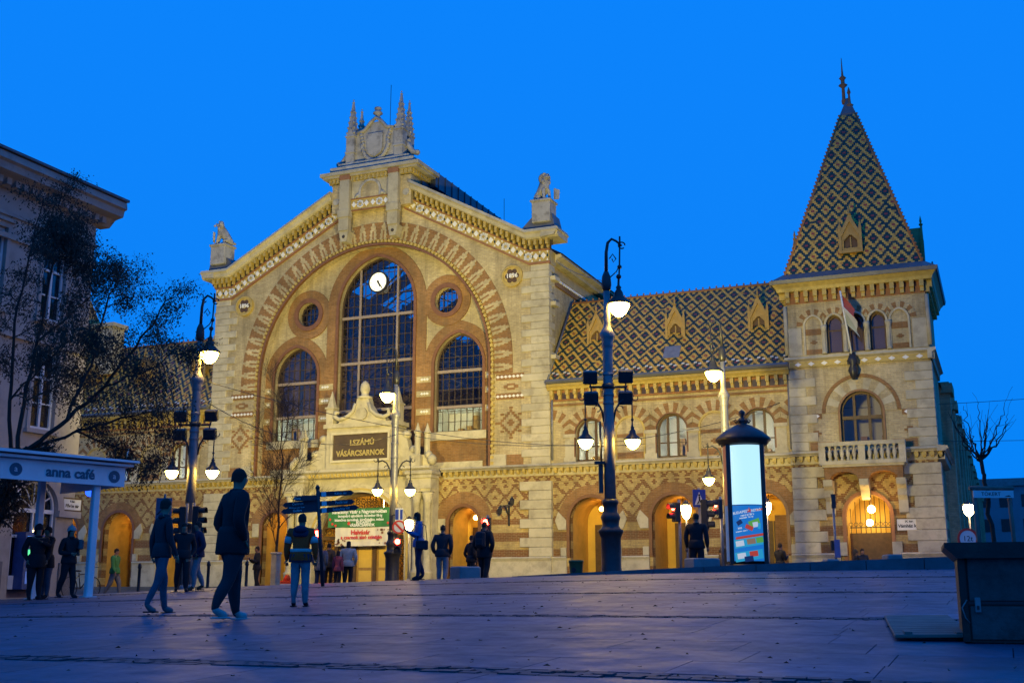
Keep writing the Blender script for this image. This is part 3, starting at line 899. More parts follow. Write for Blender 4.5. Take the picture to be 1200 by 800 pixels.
# ---- block on the gable apex with coat of arms and pinnacles
ab = MB(); ab.box((-2.6, -.45, 21.4), (2.6, 1.6, 23.15)); abo = ab.build('apex_block', M['buff'], H)
nb = MB(); nb.box((-1.25, -.52, 22.1), (1.25, -.452, 23.2)); nb.build('niche_panel', M['stone'], abo)
nb = MB(); ring(nb, .6, .13, 22.45, 0, 22.12, 0, -.62, -.5195); nb.build('niche_arch', M['stone_top'], abo)
MB().prism(arch(.6, 22.45, 0, 22.12, 0)[::-1], -.54, -.5205).build('niche_brick', M['buff'], abo)
for s in (-1, 1):
    v = MB(); v.tube([(s*(.70+.28*math.sin(t*.9)), -.56, 22.3-.03*t+.10*math.cos(t*1.8)) for t in [q*.3 for q in range(11)]], .06, 6); v.ball((s*.8, -.58, 22.25), .12); v.build('scroll', M['stone_top'], abo)
    pr = MB(); pr.box((s*1.28, -.78, 20.2), (s*1.92, -.4525, 23.5)); pr.box((s*1.22, -.84, 21.0), (s*1.98, -.4515, 21.45))
    pr.prism([(s*1.28, 20.2), (s*1.92, 20.2), (s*1.78, 19.55), (s*1.42, 19.55)][::-s], -.7, .0); pr.build('apex_pier', M['stone'], abo)
    MB().disc((s*1.6, 19.85), .1, -.715, -.7005, 10).build('pier_eye', M['gap_shade'], abo)
    MB().disc((s*2.3, 22.1), .2, -.5, -.4495, 16).build('roundel', M['stone_top'], abo)
cfz = MB().box((-1.25, -.54, 21.43), (1.25, -.452, 22.07)).build('apex_frieze', M['gold'], abo)
for i in range(6): link('white_flower' if i % 3 == 1 else 'white_diamond', fm if i % 3 == 1 else dm, cfz, (-1.05+i*.42, -.5405, 21.75))
for z_ in (21.38, 22.05): MB().box((-1.27, -.58, z_), (1.27, -.4515, z_+.06)).build('frieze_roll', M['terra'], cfz)
tc = MB()
tc.cbox((0, .5, 23.72), (6.5, 2.7, .2)); tc.cbox((0, .5, 23.55), (6.2, 2.5, .14)); tc.cbox((0, .5, 23.36), (5.3, 2.1, .24))
tco = tc.build('apex_cornice', M['stone'], H)
tb = MB()
for i in range(21):
    x = -2.65+i*.265
    if abs(abs(x)-1.6) > .42: tb.cbox((x, -.57, 23.33), (.13, .2, .27))
for i in range(8):
    for s in (-1, 1): tb.cbox((s*2.72, -.4+i*.27, 23.33), (.2, .13, .27))
tb.build('apex_brackets', M['gold'], tco)['kind'] = 'stuff'
for s in (-1, 1): MB().cbox((s*1.6, -.72, 23.42), (.68, .16, .3)).build('red_panel', M['terra'], tco)
pf = MB(); pf.cbox((0, .35, 24.0), (5.5, 1.9, .42), .03); pf.cbox((0, .3, 24.35), (4.7, 1.3, .3), .03); pf.build('parapet', M['stone_top'], H)
# wings of the crest and shield panel
cp = MB(); cp.prism([(-1.35, 24.4), (1.35, 24.4), (1.35, 26.3), (.75, 26.35), (.3, 26.9), (-.3, 26.9), (-.75, 26.35), (-1.35, 26.3)], -.05, .35)
cpo = cp.build('crest_panel', M['stone_top'], H)
cr = MB(); cr.tube([(-1.25, -.1, 26.35), (-.75, -.1, 26.45), (-.35, -.1, 26.9), (0, -.1, 27.15), (.35, -.1, 26.9), (.75, -.1, 26.45), (1.25, -.1, 26.35)], .11, 8); cr.build('crest_moulding', M['stone_top'], cpo)
cf = MB(); cf.lathe([(.1, 0), (.2, .1), (.1, .22), (.3, .36), (.26, .46), (.12, .52), (.22, .64), (.2, .74), (.05, .8)], (0, .1, 27.1), 10); cf.build('crest_finial', M['stone_top'], cpo)
sp = [(-.5, 26.15), (-.5, 25.2), (-.4, 24.92), (0, 24.68), (.4, 24.92), (.5, 25.2), (.5, 26.15)]
MB().prism(sp, -.2, -.0495).build('shield', M['stone_top'], cpo)
gl = MB()
for i in range(26):
    a = PI+PI*i/25
    gl.ball((.82*math.cos(a)*(1+.1*random.random()), -.12, 25.5+1.0*math.sin(a)), (.13, .12, .14), 7, 5)
for s in (-1, 1):
    for k in range(4): gl.ball((s*(.82+.05*k), -.1, 25.6+k*.2), (.12, .11, .13), 7, 5)
gl.build('garland', M['stone_top'], cpo)
def pinnacle(x, y, z, hgt, parent, w=.46):
    p = MB(); p.cbox((x, y, z+hgt*.23), (w, w, hgt*.46)); p.cbox((x, y, z+hgt*.24), (w*1.18, w*1.18, .1)); p.cbox((x, y, z+hgt*.47), (w*1.2, w*1.2, .1))
    for a in range(4): p.prism([(x-w*.5, z+hgt*.47), (x+w*.5, z+hgt*.47), (x, z+hgt*.60)], y-w*.52, y+w*.52) if a == 0 else None
    p.lathe([(w*.62, 0), (w*.42, hgt*.2), (w*.12, hgt*.48)], (x, y, z+hgt*.49), 4, False, rot=PI/4)
    for k in range(5):
        f = k/5.5; rr = w*.5*(1-f)+.03
        for q in range(4):
            a = PI/4+q*PI/2; p.ball((x+math.cos(a)*rr*1.1, y+math.sin(a)*rr*1.1, z+hgt*(.52+.43*f)), .085, 6, 4)
    p.ball((x, y, z+hgt*.975), (.09, .09, .07), 6, 4); p.ball((x, y, z+hgt*1.01), .05, 6, 4)
    return p.build('pinnacle', M['stone_top'], parent)
for s in (-1, 1):
    pinnacle(s*1.62, .0, 24.1, 4.4, cpo, .54); pinnacle(s*1.62, 1.0, 24.1, 4.2, cpo, .46)
    v = MB(); v.tube([(s*(1.95+.0), .2, 25.5), (s*2.1, .2, 25.1), (s*2.35, .2, 24.75), (s*2.7, .2, 24.6)], [.12, .16, .18, .12], 7); v.ball((s*2.62, .2, 24.68), .17); v.ball((s*2.05, .2, 25.5), .13); v.build('crest_scroll', M['stone_top'], cpo)
MB().tube([(.55, .6, 24.5), (.57, .6, 29.4)], .018, 5).build('lightning_rod', M['iron'], H)
MB().tube([(3.0, 12, 23.2), (3.0, 12, 25.6)], .018, 5).build('lightning_rod', M['iron'], H)
# ================================================================== PORTAL
PT = MB()
PT.holed([(-4.4, -.4), (4.4, -.4), (4.4, 6.0), (-4.4, 6.0)], [arch(PA, PZ, 0, -.2, 0, 18)[::-1]], -.75, .75)
pto = PT.build('portal_wall', M['stone'], H)
ra = MB(); ring(ra, PA, .42, PZ, 0, 0, 0, -.9, -.7505, 20); ra.build('portal_archivolt', M['stone'], pto)
ra = MB(); ring(ra, PA+.12, .1, PZ, 0, 0, 0, -.97, -.899, 20); ra.build('archivolt_roll', M['gold'], pto)
for s in (-1, 1):
    for (x, y) in ((3.62, -1.05), (4.22, -.95)):
        c = MB(); c.lathe([(.30, 0), (.30, .9), (.34, .95), (.22, 1.05), (.20, 1.15), (.185, 4.55), (.23, 4.6), (.2, 4.66), (.30, 4.98), (.33, 5.1)], (s*x, y, -.1), 14)
        c.cbox((s*x, y, 5.1), (.66, .6, .16)); c.build('column', M['stone'], pto)
    e = MB(); e.cbox((s*3.92, -.98, 5.45), (1.35, .75, .55)); e.cbox((s*3.92, -.98, 5.82), (1.5, .95, .2), .03); e.cbox((s*3.92, -1.0, 6.02), (1.62, 1.1, .2), .03)
    e.build('entablature_block', M['stone'], pto)
en = MB(); en.sweep([(-4.5, 6.4), (4.5, 6.4)], [(0, 0), (-1.35, -.02), (-1.38, -.14), (-1.18, -.24), (-1.1, -.42), (-.8, -.5), (0, -.5)])
eno = en.build('portal_cornice', M['stone'], H)
b = MB()
for i in range(38):
    x = -4.4+i*8.8/37; b.cbox((x, -1.12, 6.06), (.12, .16, .2))
b.build('portal_dentils', M['gold'], eno)['kind'] = 'stuff'
MB().box((-3.2, -.8, 5.35), (3.2, -.7505, 5.95)).build('portal_frieze', M['stone'], pto)
st = MB(); st.box((-2.2, -.8, 6.4), (2.2, .35, 8.75)); st.box((-1.85, -.86, 6.42), (1.85, -.801, 6.7)); st.box((-2.35, -.95, 8.72), (2.35, .35, 8.95)); st.build('sign_attic', M['stone'], H)
sg = thing('name_tablet', 'brown tablet with gilt Hungarian lettering over the main entrance', 'sign', (XC, YF-.84, 7.6))
MB().box((-1.72, -.02, -.66), (1.72, .035, .72)).build('tablet', simple('brown_marble', (.085, .058, .032), .35, var=.3), sg)
gold = simple('gilt_letter', (.52, .40, .13), .35, metal=.3, var=.1)
text_obj('letters', 'I.SZÁMÚ', .41, gold, sg, (.1, -.03, .25), bold=.012, ext=.02)
text_obj('letters', 'VÁSÁRCSARNOK', .42, gold, sg, (0, -.03, -.33), bold=.012, ext=.02, sx=.93)
fm_ = MB()
for (a, b2) in (((-1.86, -.1, -.8), (-1.73, .03, .86)), ((1.73, -.1, -.8), (1.86, .03, .86)), ((-1.73, -.1, .73), (1.73, .03, .86)), ((-1.73, -.1, -.8), (1.73, .03, -.67))): fm_.box(a, b2)
fm_.build('tablet_frame', M['stone'], sg)
# ogee pediment with urns
og = MB(); og.prism([(-1.55, 8.95), (1.55, 8.95), (1.35, 9.25), (.75, 9.5), (.42, 10.0), (.36, 10.3), (-.36, 10.3), (-.42, 10.0), (-.75, 9.5), (-1.35, 9.25)], -.75, -.25)
ogo = og.build('portal_pediment', M['stone'], H)
for s in (-1, 1):
    v = MB(); v.tube([(s*.42, -.8, 10.05), (s*.55, -.8, 9.62), (s*.95, -.8, 9.32), (s*1.4, -.8, 9.2), (s*1.72, -.8, 9.35), (s*1.66, -.8, 9.62), (s*1.45, -.8, 9.6)], [.09, .1, .12, .13, .13, .11, .07], 8)
    v.build('pediment_scroll', M['stone'], ogo)
    o = MB(); o.cbox((s*2.1, -.5, 9.4), (.46, .46, .95)); o.cbox((s*2.1, -.5, 9.9), (.58, .58, .1)); o.lathe([(.30, 0), (.26, .1), (.02, .95)], (s*2.1, -.5, 9.93), 4, False, rot=PI/4); o.build('obelisk', M['stone'], ogo)
    w = MB(); w.prism([(s*2.2, 6.42), (s*3.45, 6.42), (s*3.3, 7.1), (s*2.9, 7.3), (s*2.75, 7.9), (s*2.5, 8.3), (s*2.2, 8.4)][::s], -.6, -.1); w.build('attic_volute', M['stone'], ogo)
    MB().ball((s*2.62, -.4, 8.2), (.26, .3, .24)).build('volute_scroll', M['stone'], ogo); MB().ball((s*3.1, -.4, 7.35), (.3, .3, .26)).build('volute_scroll', M['stone'], ogo)
    for (x, y) in ((3.55, -.9), (3.95, -.55)):
        q = MB(); q.cbox((s*x, y, 6.72), (.5, .42, .6)); q.lathe([(.2, 0), (.16, .06), (.16, 1.15), (.21, 1.2), (.21, 1.28), (.15, 1.32), (.015, 1.75)], (s*x, y, 7.0), 8, False); q.build('pinnacle', M['stone'], ogo)
    q = MB(); q.ball((s*4.35, -.75, 6.75), (.25, .3, .3)); q.ball((s*4.15, -.75, 7.0), (.2, .25, .25)); q.build('side_scroll', M['stone'], ogo)
MB().disc((0, 9.45), .34, -.86, -.7505, 20).build('pediment_boss', M['stone'], ogo)
u = MB(); u.lathe([(.42, 0), (.45, .12), (.22, .2), (.20, .34), (.28, .5), (.26, .8), (.13, .98), (.02, 1.05)], (0, -.5, 10.3), 12); u.build('pediment_urn', M['stone'], ogo)
# entrance: dark wrought iron lunette, timber doors, warm lobby behind
lb = MB()
k = arch(PA, PZ, 0, -.2, 0, 18)
a = lb.pts([(q[0], .44, q[1]) for q in k]); a2 = lb.pts([(q[0], 4.5, q[1]) for q in k])
for i in range(len(k)-1): lb.face([a+i, a2+i, a2+i+1, a+i+1])
lb.prism(k[::-1], 4.5, 4.6)
lo = lb.build('lobby_vault', M['plaster_y'], H)
lun = MB()
ring(lun, PA-.16, .16, PZ, 0, 0, 0, -.1, .0, 18)
lun.box((-PA, -.12, 2.65), (PA, .0, 2.85)); lun.box((-PA, -.12, 3.25), (PA, .0, 3.4))
for x in (-1.75, -.62, .62, 1.75): lun.box((x-.09, -.12, 0), (x+.09, .0, 2.65))
for i in range(30):
    x = -2.55+i*.176; zt = arch_h(x, PA-.1, PZ, 0)
    if zt > 3.45: lun.tube([(x, -.06, 3.4), (x, -.06, zt)], .018, 4)
for row in range(4):
    for i in range(15):
        x = -2.46+i*.352+(.176 if row % 2 else 0); z = 3.62+row*.36
        if z+.2 < arch_h(x, PA-.15, PZ, 0):
            lun.tube([(x+.15*math.cos(t*PI/4), -.05, z+.15*math.sin(t*PI/4)) for t in range(9)], .026, 4, False)
            lun.ball((x, -.05, z), .05, 6, 4)
for i in range(16):
    x = -2.6+i*.347; lun.tube([(x+.12*math.cos(t*PI/4), -.06, 3.05+.12*math.sin(t*PI/4)) for t in range(9)], .022, 4, False)
lun.build('entrance_grille', M['wood'], H)
dr = MB()
for (x0, x1) in ((-1.66, -.71), (-.53, .53), (.71, 1.66)):
    dr.box((x0, .0, 0), (x1, .06, 2.6)); dr.mat(1).box((x0+.14, -.02, .2), (x1-.14, -.001, 1.0)).box((x0+.14, -.02, 1.15), (x1-.14, -.001, 2.45)); dr.mat(0)
dr.build('entrance_door', [M['wood_gold'], M['plaster_y']], H)
for (x0, x1) in ((-2.75, -1.84), (1.84, 2.75)):
    g = MB()
    for i in range(9):
        z = .3+i*.27
        for q in range(3): g.tube([((x0+x1)/2-.28+q*.28+.11*math.cos(t*PI/4), -.04, z+.11*math.sin(t*PI/4)) for t in range(9)], .02, 4, False)
    g.build('door_grille', M['wood'], H)
gp = MB(); gp.ball((0, 1.9, 3.9), .2); gp.tube([(0, 1.9, 4.1), (0, 1.9, 5.1)], .02, 5); gp.build('lobby_pendant', emit('lobby_globe', (1, .6, .16), 40), lo)
# banners over the entrance
def fabric(name, x0, x1, z0, z1, y, mat, parent, skew=0, wave=.05):
    m = MB(); n, k = 24, 6
    for j in range(k+1):
        for i in range(n+1):
            x = x0+(x1-x0)*i/n; z = z0+(z1-z0)*j/k
            m.v.append((x, y+wave*math.sin(i*.7+j*.5)*.5+wave*.4*math.sin(i*1.9), z+skew*(i/n)-.02*math.sin(PI*i/n)))
    for j in range(k):
        for i in range(n):
            m.face([j*(n+1)+i, j*(n+1)+i+1, (j+1)*(n+1)+i+1, (j+1)*(n+1)+i], True)
    return m.build(name, mat, parent)
gb = thing('green_banner', 'green Christmas fair banner with white lettering over the entrance', 'banner', (XC, YF-1.05, 0))
fabric('cloth', -1.78, 2.1, 3.28, 4.28, 0, simple('green_banner_cloth', (.035, .17, .05), .7, var=.15), gb)
wl = simple('banner_white', (.75, .75, .72), .7, var=.05)
rdm = simple('banner_red', (.55, .05, .03), .7, var=.05)
text_obj('lettering', 'Karácsonyi Vásár a Nagycsarnokban', .27, wl, gb, (.2, -.08, 4.08), ext=.004, sx=.86, bold=.006)
text_obj('lettering', 'ünnepváró ajándékok december 06-ig', .2, wl, gb, (.25, -.08, 3.86), ext=.004, sx=.9, bold=.004)
text_obj('lettering', 'kézműves termékek, kürtőskalács, mézes', .2, wl, gb, (.2, -.08, 3.65), ext=.004, sx=.9, bold=.004)
text_obj('lettering', 'BUDAPEST', .2, wl, gb, (.5, -.08, 3.5), ext=.004, bold=.004)
text_obj('lettering', 'VÁSÁRCSARNOK', .2, wl, gb, (.4, -.08, 3.36), ext=.004, bold=.006)
k = MB(); k.disc((-.42, 3.47), .09, -.09, -.08, 10)
for (x, z) in ((-1.6, 3.7), (-1.45, 3.45), (-1.25, 3.36), (1.98, 3.45)): k.disc((x, z), .07, -.09, -.08, 10)
k.build('red_baubles', rdm, gb)
wb = thing('white_banner', 'white fish market banner with red lettering under the green banner', 'banner', (XC, YF-1.03, 0))
fabric('cloth', -1.32, 2.1, 2.28, 3.26, 0, simple('white_banner_cloth', (.62, .56, .47), .7, var=.1), wb)
text_obj('lettering', 'Halvásár', .34, rdm, wb, (.3, -.08, 2.98), ext=.004, bold=.01)
text_obj('lettering', 'a csarnok alsó szintjén', .28, rdm, wb, (.35, -.08, 2.72), ext=.004, bold=.008)
k = MB()
for i in range(22):
    x = (1.3+random.random()*.75) if i % 2 else (-1.25+random.random()*.6); z = 2.34+random.random()*(.3 if i % 2 == 0 else .85)
    if i % 2 and 2.6 < z < 2.9: z = 3.1
    k.disc((x, z), .03+random.random()*.05, -.085, -.078, 8)
k.build('printed_motifs', simple('banner_brown', (.22, .1, .05), .7), wb)
# wall lantern bracket between side door and pier
wlx = 8.5
t = thing('wall_lantern', 'black wrought iron lantern bracket on patterned brick right of the entrance', 'lantern', (XC+wlx, YF-.02, 4.1))
k = MB(); k.box((-.05, -.03, -.9), (.05, 0, .3)); k.tube([(0, 0, -.4), (0, -.3, -.1), (0, -.45, .15)], .035, 6); k.tube([(-.35, -.42, .12), (.35, -.42, .12)], .03, 6); k.build('bracket', M['iron'], t)
for s in (-1, 1):
    k = MB(); k.lathe([(.04, 0), (.11, .1), (.14, .3), (.05, .4), (.02, .5)], (s*.34, -.42, .1 if s > 0 else -.35), 6, False); k.build('lamp_head', M['iron'], t)
# ================================================================== WINGS
TS = [M['t_yel'], M['t_grn'], M['t_red'], M['t_brn'], M['t_wht']]
TW, TR = .158, .112
def tile_colour(c, r, n_rows, white=True):
    """rows of small ochre lozenges with red hearts between ochre zigzags that frame green lozenges"""
    r = int(r) % 12; ka = min(r, 12-r); kb = abs(r-6)
    db = abs(((c+.5-2.5+2) % 4)-2); da = 2-db
    eq = lambda a, b: abs(a-b) < .1
    if (ka == 0 and da < .3) or (kb == 0 and db < .3): return 2
    y = (ka == 0 and da < 1.2) or (ka == 1 and da < .7) or (ka == 2 and da < .3) or (kb == 0 and eq(db, 2)) or (kb == 1 and eq(db, 1.5)) or (kb == 2 and eq(db, 1)) or (kb == 3 and eq(db, .5)) or (kb == 4 and db < .3)
    if y: return 0 if (int(c*2)*7+r*3) % 4 else 3
    return 1
def tiles(origin, ux, uy, n_vec, width_at, length, name, parent, offs=0, white_row=None, tile=TW):
    """rows of lapped tiles over a sloping plane; ux along the eave, uy up the slope"""
    m = MB(); ux, uy, nv = Vector(ux), Vector(uy), Vector(n_vec); o = Vector(origin)
    rows = int(length/TR)
    for r in range(rows):
        s = r*TR
        x0, x1 = width_at(s)
        c0 = math.floor(x0/TW)-1; c1 = math.ceil(x1/TW)+1
        for c in range(c0, c1):
            sh = (.5 if r % 2 else 0)
            a = max(x0, (c+sh)*TW); b = min(x1, (c+1+sh)*TW)
            if b-a < .02: continue
            j = random.uniform(-.004, .004)
            lift = .028+j
            p0 = o+ux*(a+.003)+uy*(s-.02)+nv*lift; p1 = o+ux*(b-.003)+uy*(s-.02)+nv*lift
            q1 = o+ux*(b-.003)+uy*(s+TR+.02)+nv*(.008+j); q0 = o+ux*(a+.003)+uy*(s+TR+.02)+nv*(.008+j)
            e0 = o+ux*(a+.003)+uy*(s-.02)+nv*.004; e1 = o+ux*(b-.003)+uy*(s-.02)+nv*.004
            mi = tile_colour(c+(sh if sh else 0), r+offs, rows)
            if random.random() < .02: mi = random.choice((0, 3, 1))
            if white_row and r in white_row:
                ph = (c % 4)
                if r-white_row[0] == 0 and ph == 2: mi = 4
                elif r-white_row[0] == 1 and ph == 1: mi = 4
            m.mat(mi); k = m.pts([p0, p1, q1, q0, e0, e1])
            m.face([k, k+1, k+2, k+3]); m.face([k+4, k+5, k+1, k])
    ob = m.build(name, TS, parent); ob['kind'] = 'stuff'
    return ob
def dormer(x, y, z, parent, w=1.0, h=1.5, depth=1.6, rz=0, name='dormer'):
    """gilt gothic dormer, front at y"""
    d = MB(); b = w/2
    d.box((-b, 0, 0), (-b+.16, depth, h*.62)); d.box((b-.16, 0, 0), (b, depth, h*.62)); d.box((-b+.16, 0, 0), (b-.16, depth, .2))
    d.box((-b-.08, -.08, -.06), (b+.08, .1, .08))
    d.prism([(-b, h*.62), (b, h*.62), (0, h*1.28)], .02, depth)
    d.prism([(-b-.06, h*.6), (-b+.1, h*.6), (0, h*1.12), (b-.1, h*.6), (b+.06, h*.6), (0, h*1.42)], -.08, .019)
    d.prism([(-b+.16, h*.42), (-.06, h*.62), (.06, h*.62), (b-.16, h*.42), (b-.16, h*.62), (-b+.16, h*.62)], .02, .14)
    for s in (-1, 1):
        d.cbox((s*b, -.02, h*.42), (.13, .13, h*.84)); d.lathe([(.1, 0), (.01, h*.32)], (s*b, -.02, h*.84), 4, False, rot=PI/4)
    d.lathe([(.09, 0), (.11, .06), (.04, .12), (.07, .22), (.01, .5)], (0, -.02, h*1.36), 6)
    o = d.build(name, M['gold_dull'], parent, (x, y, z), (0, 0, rz))
    g = MB(); g.box((-b+.16, .16, .2), (b-.16, .2, h*.7)); g.build('shutter', M['wood'], o)
    MB().box((-.03, .06, .2), (.03, .159, h*.55)).build('mullion', M['gold_dull'], o)
    return o
EZ, RY, RZ_ = 10.45, 3.6, 15.6
for s in (-1, 1):
    X0, X1 = 10.75, 23.2
    fx = lambda x: s*x
    def rr(x0, x1): return tuple(sorted((s*x0, s*x1)))
    # lower wall with three arched porches
    AC = (12.93, 17.25, 21.55)
    a0, a1 = rr(X0, X1)
    lw = MB(); lw.holed(rect(a0, a1, -.6, 5.95), [arch(1.13, 3.42, 0, -.1, s*c)[::-1] for c in AC], .12, .45)
    wl_ = lw.build('wing_lower_wall', M['low'], H)
    for c in AC:
        porch(H, s*c, 1.13, 3.42, 0, .57, 2.3, 'wood', 60)
        rg = MB(); ring(rg, 1.13, .62, 3.42, 0, None, s*c, .08, .12); rg.build('porch_arch', M['red'], wl_)
        rg = MB(); ring(rg, 1.13, .16, 3.42, 0, 1.62, s*c, .03, .2); rg.build('porch_moulding', M['mould'], wl_)
        for q in (-1, 1):
            MB().prism([(s*c+q*1.3, 2.95), (s*c+q*1.72, 2.95), (s*c+q*1.9, 3.42), (s*c+q*1.72, 3.85), (s*c+q*1.3, 3.42)][::q], .0, .1).build('impost_stone', M['stone'], wl_)
            MB().cbox((s*c+q*1.45, .05, 1.85), (.3, .14, .42)).build('jamb_stone', M['stone'], wl_)
    pm = MB(); edges = [X0]+[v for c in AC for v in (c-1.3, c+1.3)]+[X1]
    for i in range(0, len(edges), 2):
        q0, q1 = rr(edges[i], edges[i+1])
        pm = MB(); pm.sweep([(q0, 0), (q1, 0)], [(.1, 1.62), (-.02, 1.62), (-.08, 1.55), (-.02, 1.46), (.0, 1.40), (.0, -.6), (.1, -.6)]); pm.build('wing_plinth', M['stone'], wl_)
    ledge(*rr(X0+.2, X1-.05), y=.12)
    # upper wall: windows and blind arches in turn
    WC = [10.78+2.155*i for i in range(7)]
    uwh = MB(); uwh.holed(rect(a0, a1, 6.2, 9.65), [arch(.78, 7.8, 0, 6.4, s*c)[::-1] for c in WC[1::2]], .12, .4)
    uo = uwh.build('wing_upper_wall', M['buff'], H)
    for i, c in enumerate(WC):
        if i in (0, 6):
            half = arch(.78, 7.8, 0, 6.9, s*c); 
        # striped arch ring: wedge-shaped bricks
        for k in range(15):
            t0, t1 = PI*k/15, PI*(k+1)/15
            if i == 0 and ((math.cos((t0+t1)/2)*s < .02 and s > 0) or (s < 0 and math.cos((t0+t1)/2) > -.02)): continue
            if i == 6 and ((math.cos((t0+t1)/2)*s > -.30)): continue
            w = MB(); ro = 1.40 if k % 2 else 1.34
            lim = lambda x: max(s*c-1.07, min(s*c+1.07, x))
            p = [(s*c+.80*math.cos(t0), 7.8+.80*math.sin(t0)), (lim(s*c+ro*math.cos(t0)), 7.8+ro*math.sin(t0)), (lim(s*c+ro*math.cos(t1)), 7.8+ro*math.sin(t1)), (s*c+.80*math.cos(t1), 7.8+.80*math.sin(t1))]
            w.prism(p, .07 if k % 2 else .085, .12)
            w.build('arch_brick', M['buff'] if k % 2 else M['red'], uo)
        if i % 2 == 1:
            rg = MB(); ring(rg, .78, .06, 7.8, 0, 6.4, s*c, .05, .2); rg.build('window_roll', M['mould'], uo)
            window(H, s*c, .78, 7.8, 0, 6.4, .42, (), (7.15,), (-.26, .26), (), .06, 'wood', 'wood')
            room(H, s*c-1.0, s*c+1.0, 6.3, 8.7, .56, 2.2)
        elif i not in (0, 6):
            bl = MB(); ring(bl, .70, .10, 7.8, 0, 6.4, s*c, .05, .12); bl.build('blind_arch', M['gold'], uo)
            MB().box((s*c-.69, .10, 6.42), (s*c+.69, .12, 6.75)).build('red_panel', M['red'], uo)
            MB().box((s*c-.69, .10, 7.5), (s*c+.69, .12, 7.68)).build('red_string', M['red'], uo)
            k = MB(); k.box((s*c-.2, .095, 7.06), (s*c+.2, .12, 7.16)).box((s*c-.1, .094, 6.98), (s*c+.1, .12, 7.24)); k.build('brick_motif', M['red'], uo)
        if 0 < i < 7:
            px = s*(c-1.0775)
            k = MB(); k.box((px-.26, .06, 6.35), (px+.26, .12, 7.62)); k.box((px-.33, .0, 7.62), (px+.33, .12, 7.8)); k.box((px-.32, .02, 6.35), (px+.32, .12, 6.62)); k.build('pilaster', M['stone'], uo)
    # corbel table under the eave
    ct = MB(); ct.sweep([(a0, 10.4), (a1, 10.4)], [(.12, 0), (-.42, 0), (-.46, -.1), (-.34, -.2), (-.28, -.3), (.12, -.3)])
    cto = ct.build('eave_cornice', M['gold'], H)
    MB().box((a0, .0, 9.55), (a1, .119, 10.099)).build('corbel_ground', M['terra'], cto)
    cb = MB(); n = 29
    for i in range(n):
        x = a0+(i+.5)*(a1-a0)/n
        cb.cbox((x, -.14, 9.96), (.17, .27, .26)); cb.cbox((x, -.08, 9.73), (.14, .155, .2))
    cb.build('corbels', M['gold'], cto)['kind'] = 'stuff'
    dg = MB()
    for i in range(n-1): dg.cbox((a0+(i+1)*(a1-a0)/n, -.008, 9.8), (.25, .012, .33))
    dg.build('corbel_tiles', simple('dark_glazed_tile', (.06, .04, .045), .35), cto)['kind'] = 'stuff'
    MB().box((a0, .03, 9.3), (a1, .1195, 9.4)).build('red_string', M['red'], uo)
    gt = MB(); gt.sweep([(a0, 10.6), (a1, 10.6)], [(-.2, .03), (-.52, .03), (-.56, -.08), (-.5, -.19), (-.2, -.19)]); gt.build('gutter', M['lead'], cto)
    # roof
    sl = Vector((0, RY+.35, RZ_-EZ)); ln = sl.length; sl.normalize(); nrm = Vector((0, -sl.z, sl.y))
    rf = MB()
    rf.poly([(a0, -.35, EZ), (a1, -.35, EZ), (a1, RY, RZ_), (a0, RY, RZ_)]); rf.poly([(a0, RY, RZ_), (a1, RY, RZ_), (a1, RY+5, 9), (a0, RY+5, 9)])
    ro = rf.build('wing_roof', M['lead'], H)
    tiles((a0, -.35, EZ+.05), (1, 0, 0), sl, nrm, lambda q: (0.02, a1-a0-.02), ln, 'roof_tiles', ro, 2, (5, 6))
    rd = MB(); rd.tube([(a0, RY, RZ_+.03), (a1, RY, RZ_+.03)], .09, 6)
    for i in range(34): rd.ball((a0+(i+.5)*(a1-a0)/34, RY, RZ_+.17), (.05, .04, .08), 6, 4)
    rd.build('ridge_tiles', M['terra'], ro)
    MB().tube([(s*10.78, -.35, EZ+.08), (s*10.78, RY, RZ_+.08)], .07, 6).build('verge_flashing', M['lead'], ro)
    for c in (12.95, 17.25, 21.55):
        q = 1.75; dormer(s*c, -.35+q, EZ+(q)*1.30-.1, ro, .92, 1.32)
    if s > 0:
        k = MB(); k.cbox((0, 0, 0), (.85, .9, .1)); ob = k.build('skylight', M['iron_grey'], ro, (17.25, .62, 11.78)); ob.rotation_euler = (math.atan2(sl.z, sl.y), 0, 0)
    else:
        ch = MB(); ch.cbox((-21.0, 2.2, 15.2), (1.5, 1.1, 3.2)); ch.cbox((-21.0, 2.2, 16.85), (1.8, 1.4, .25)); ch.build('chimney', M['stone'], ro)
    # back part of the wing, so the roofs stand on something
    MB().box((a0+.05, .57+2.6, -.5), (a1-.05, 9, 9.0)).build('wing_back', M['buff'], H)
# downpipes
for x in (23.1, 10.95): MB().tube([(x, -.08, 10.2), (x, -.08, 6.5)], .055, 6).build('downpipe', M['iron_grey'], H)
# ================================================================== TOWER
TX0, TX1, TC, TWD = 23.2, 29.6, 26.4, 6.4
TY = -.15
tl = MB(); tl.holed(rect(TX0, TX1, -.6, 5.95), [arch(.98, 3.3, 0, -.1, TC)[::-1]], TY, .4)
tlo = tl.build('tower_lower_wall', M['low'], H)
MB().box((TX1-.02, TY+.003, -.6), (TX1, TY+TWD, 5.9495)).build('tower_side_wall', M['low'], H)
MB().box((TX0, TY+.003, -.6), (TX0+.02, TY+.6, 5.9495)).build('tower_side_wall', M['low'], H)
tm = MB(); tm.holed(rect(TX0, TX1, 5.9505, 10.6), [arch(.95, 8.1, 0, 6.5, TC)[::-1]], TY, .4)
tmo = tm.build('tower_middle_wall', M['buff'], H)
ACX = [TC+(i-2)*.985 for i in range(5)]
tu = MB(); tu.holed(rect(TX0, TX1, 10.6005, 14.0), [arch(.37, 12.35, .1, 10.95, c)[::-1] for c in ACX[1:4]], TY, .4)
tuo = tu.build('tower_upper_wall', M['buff'], H)
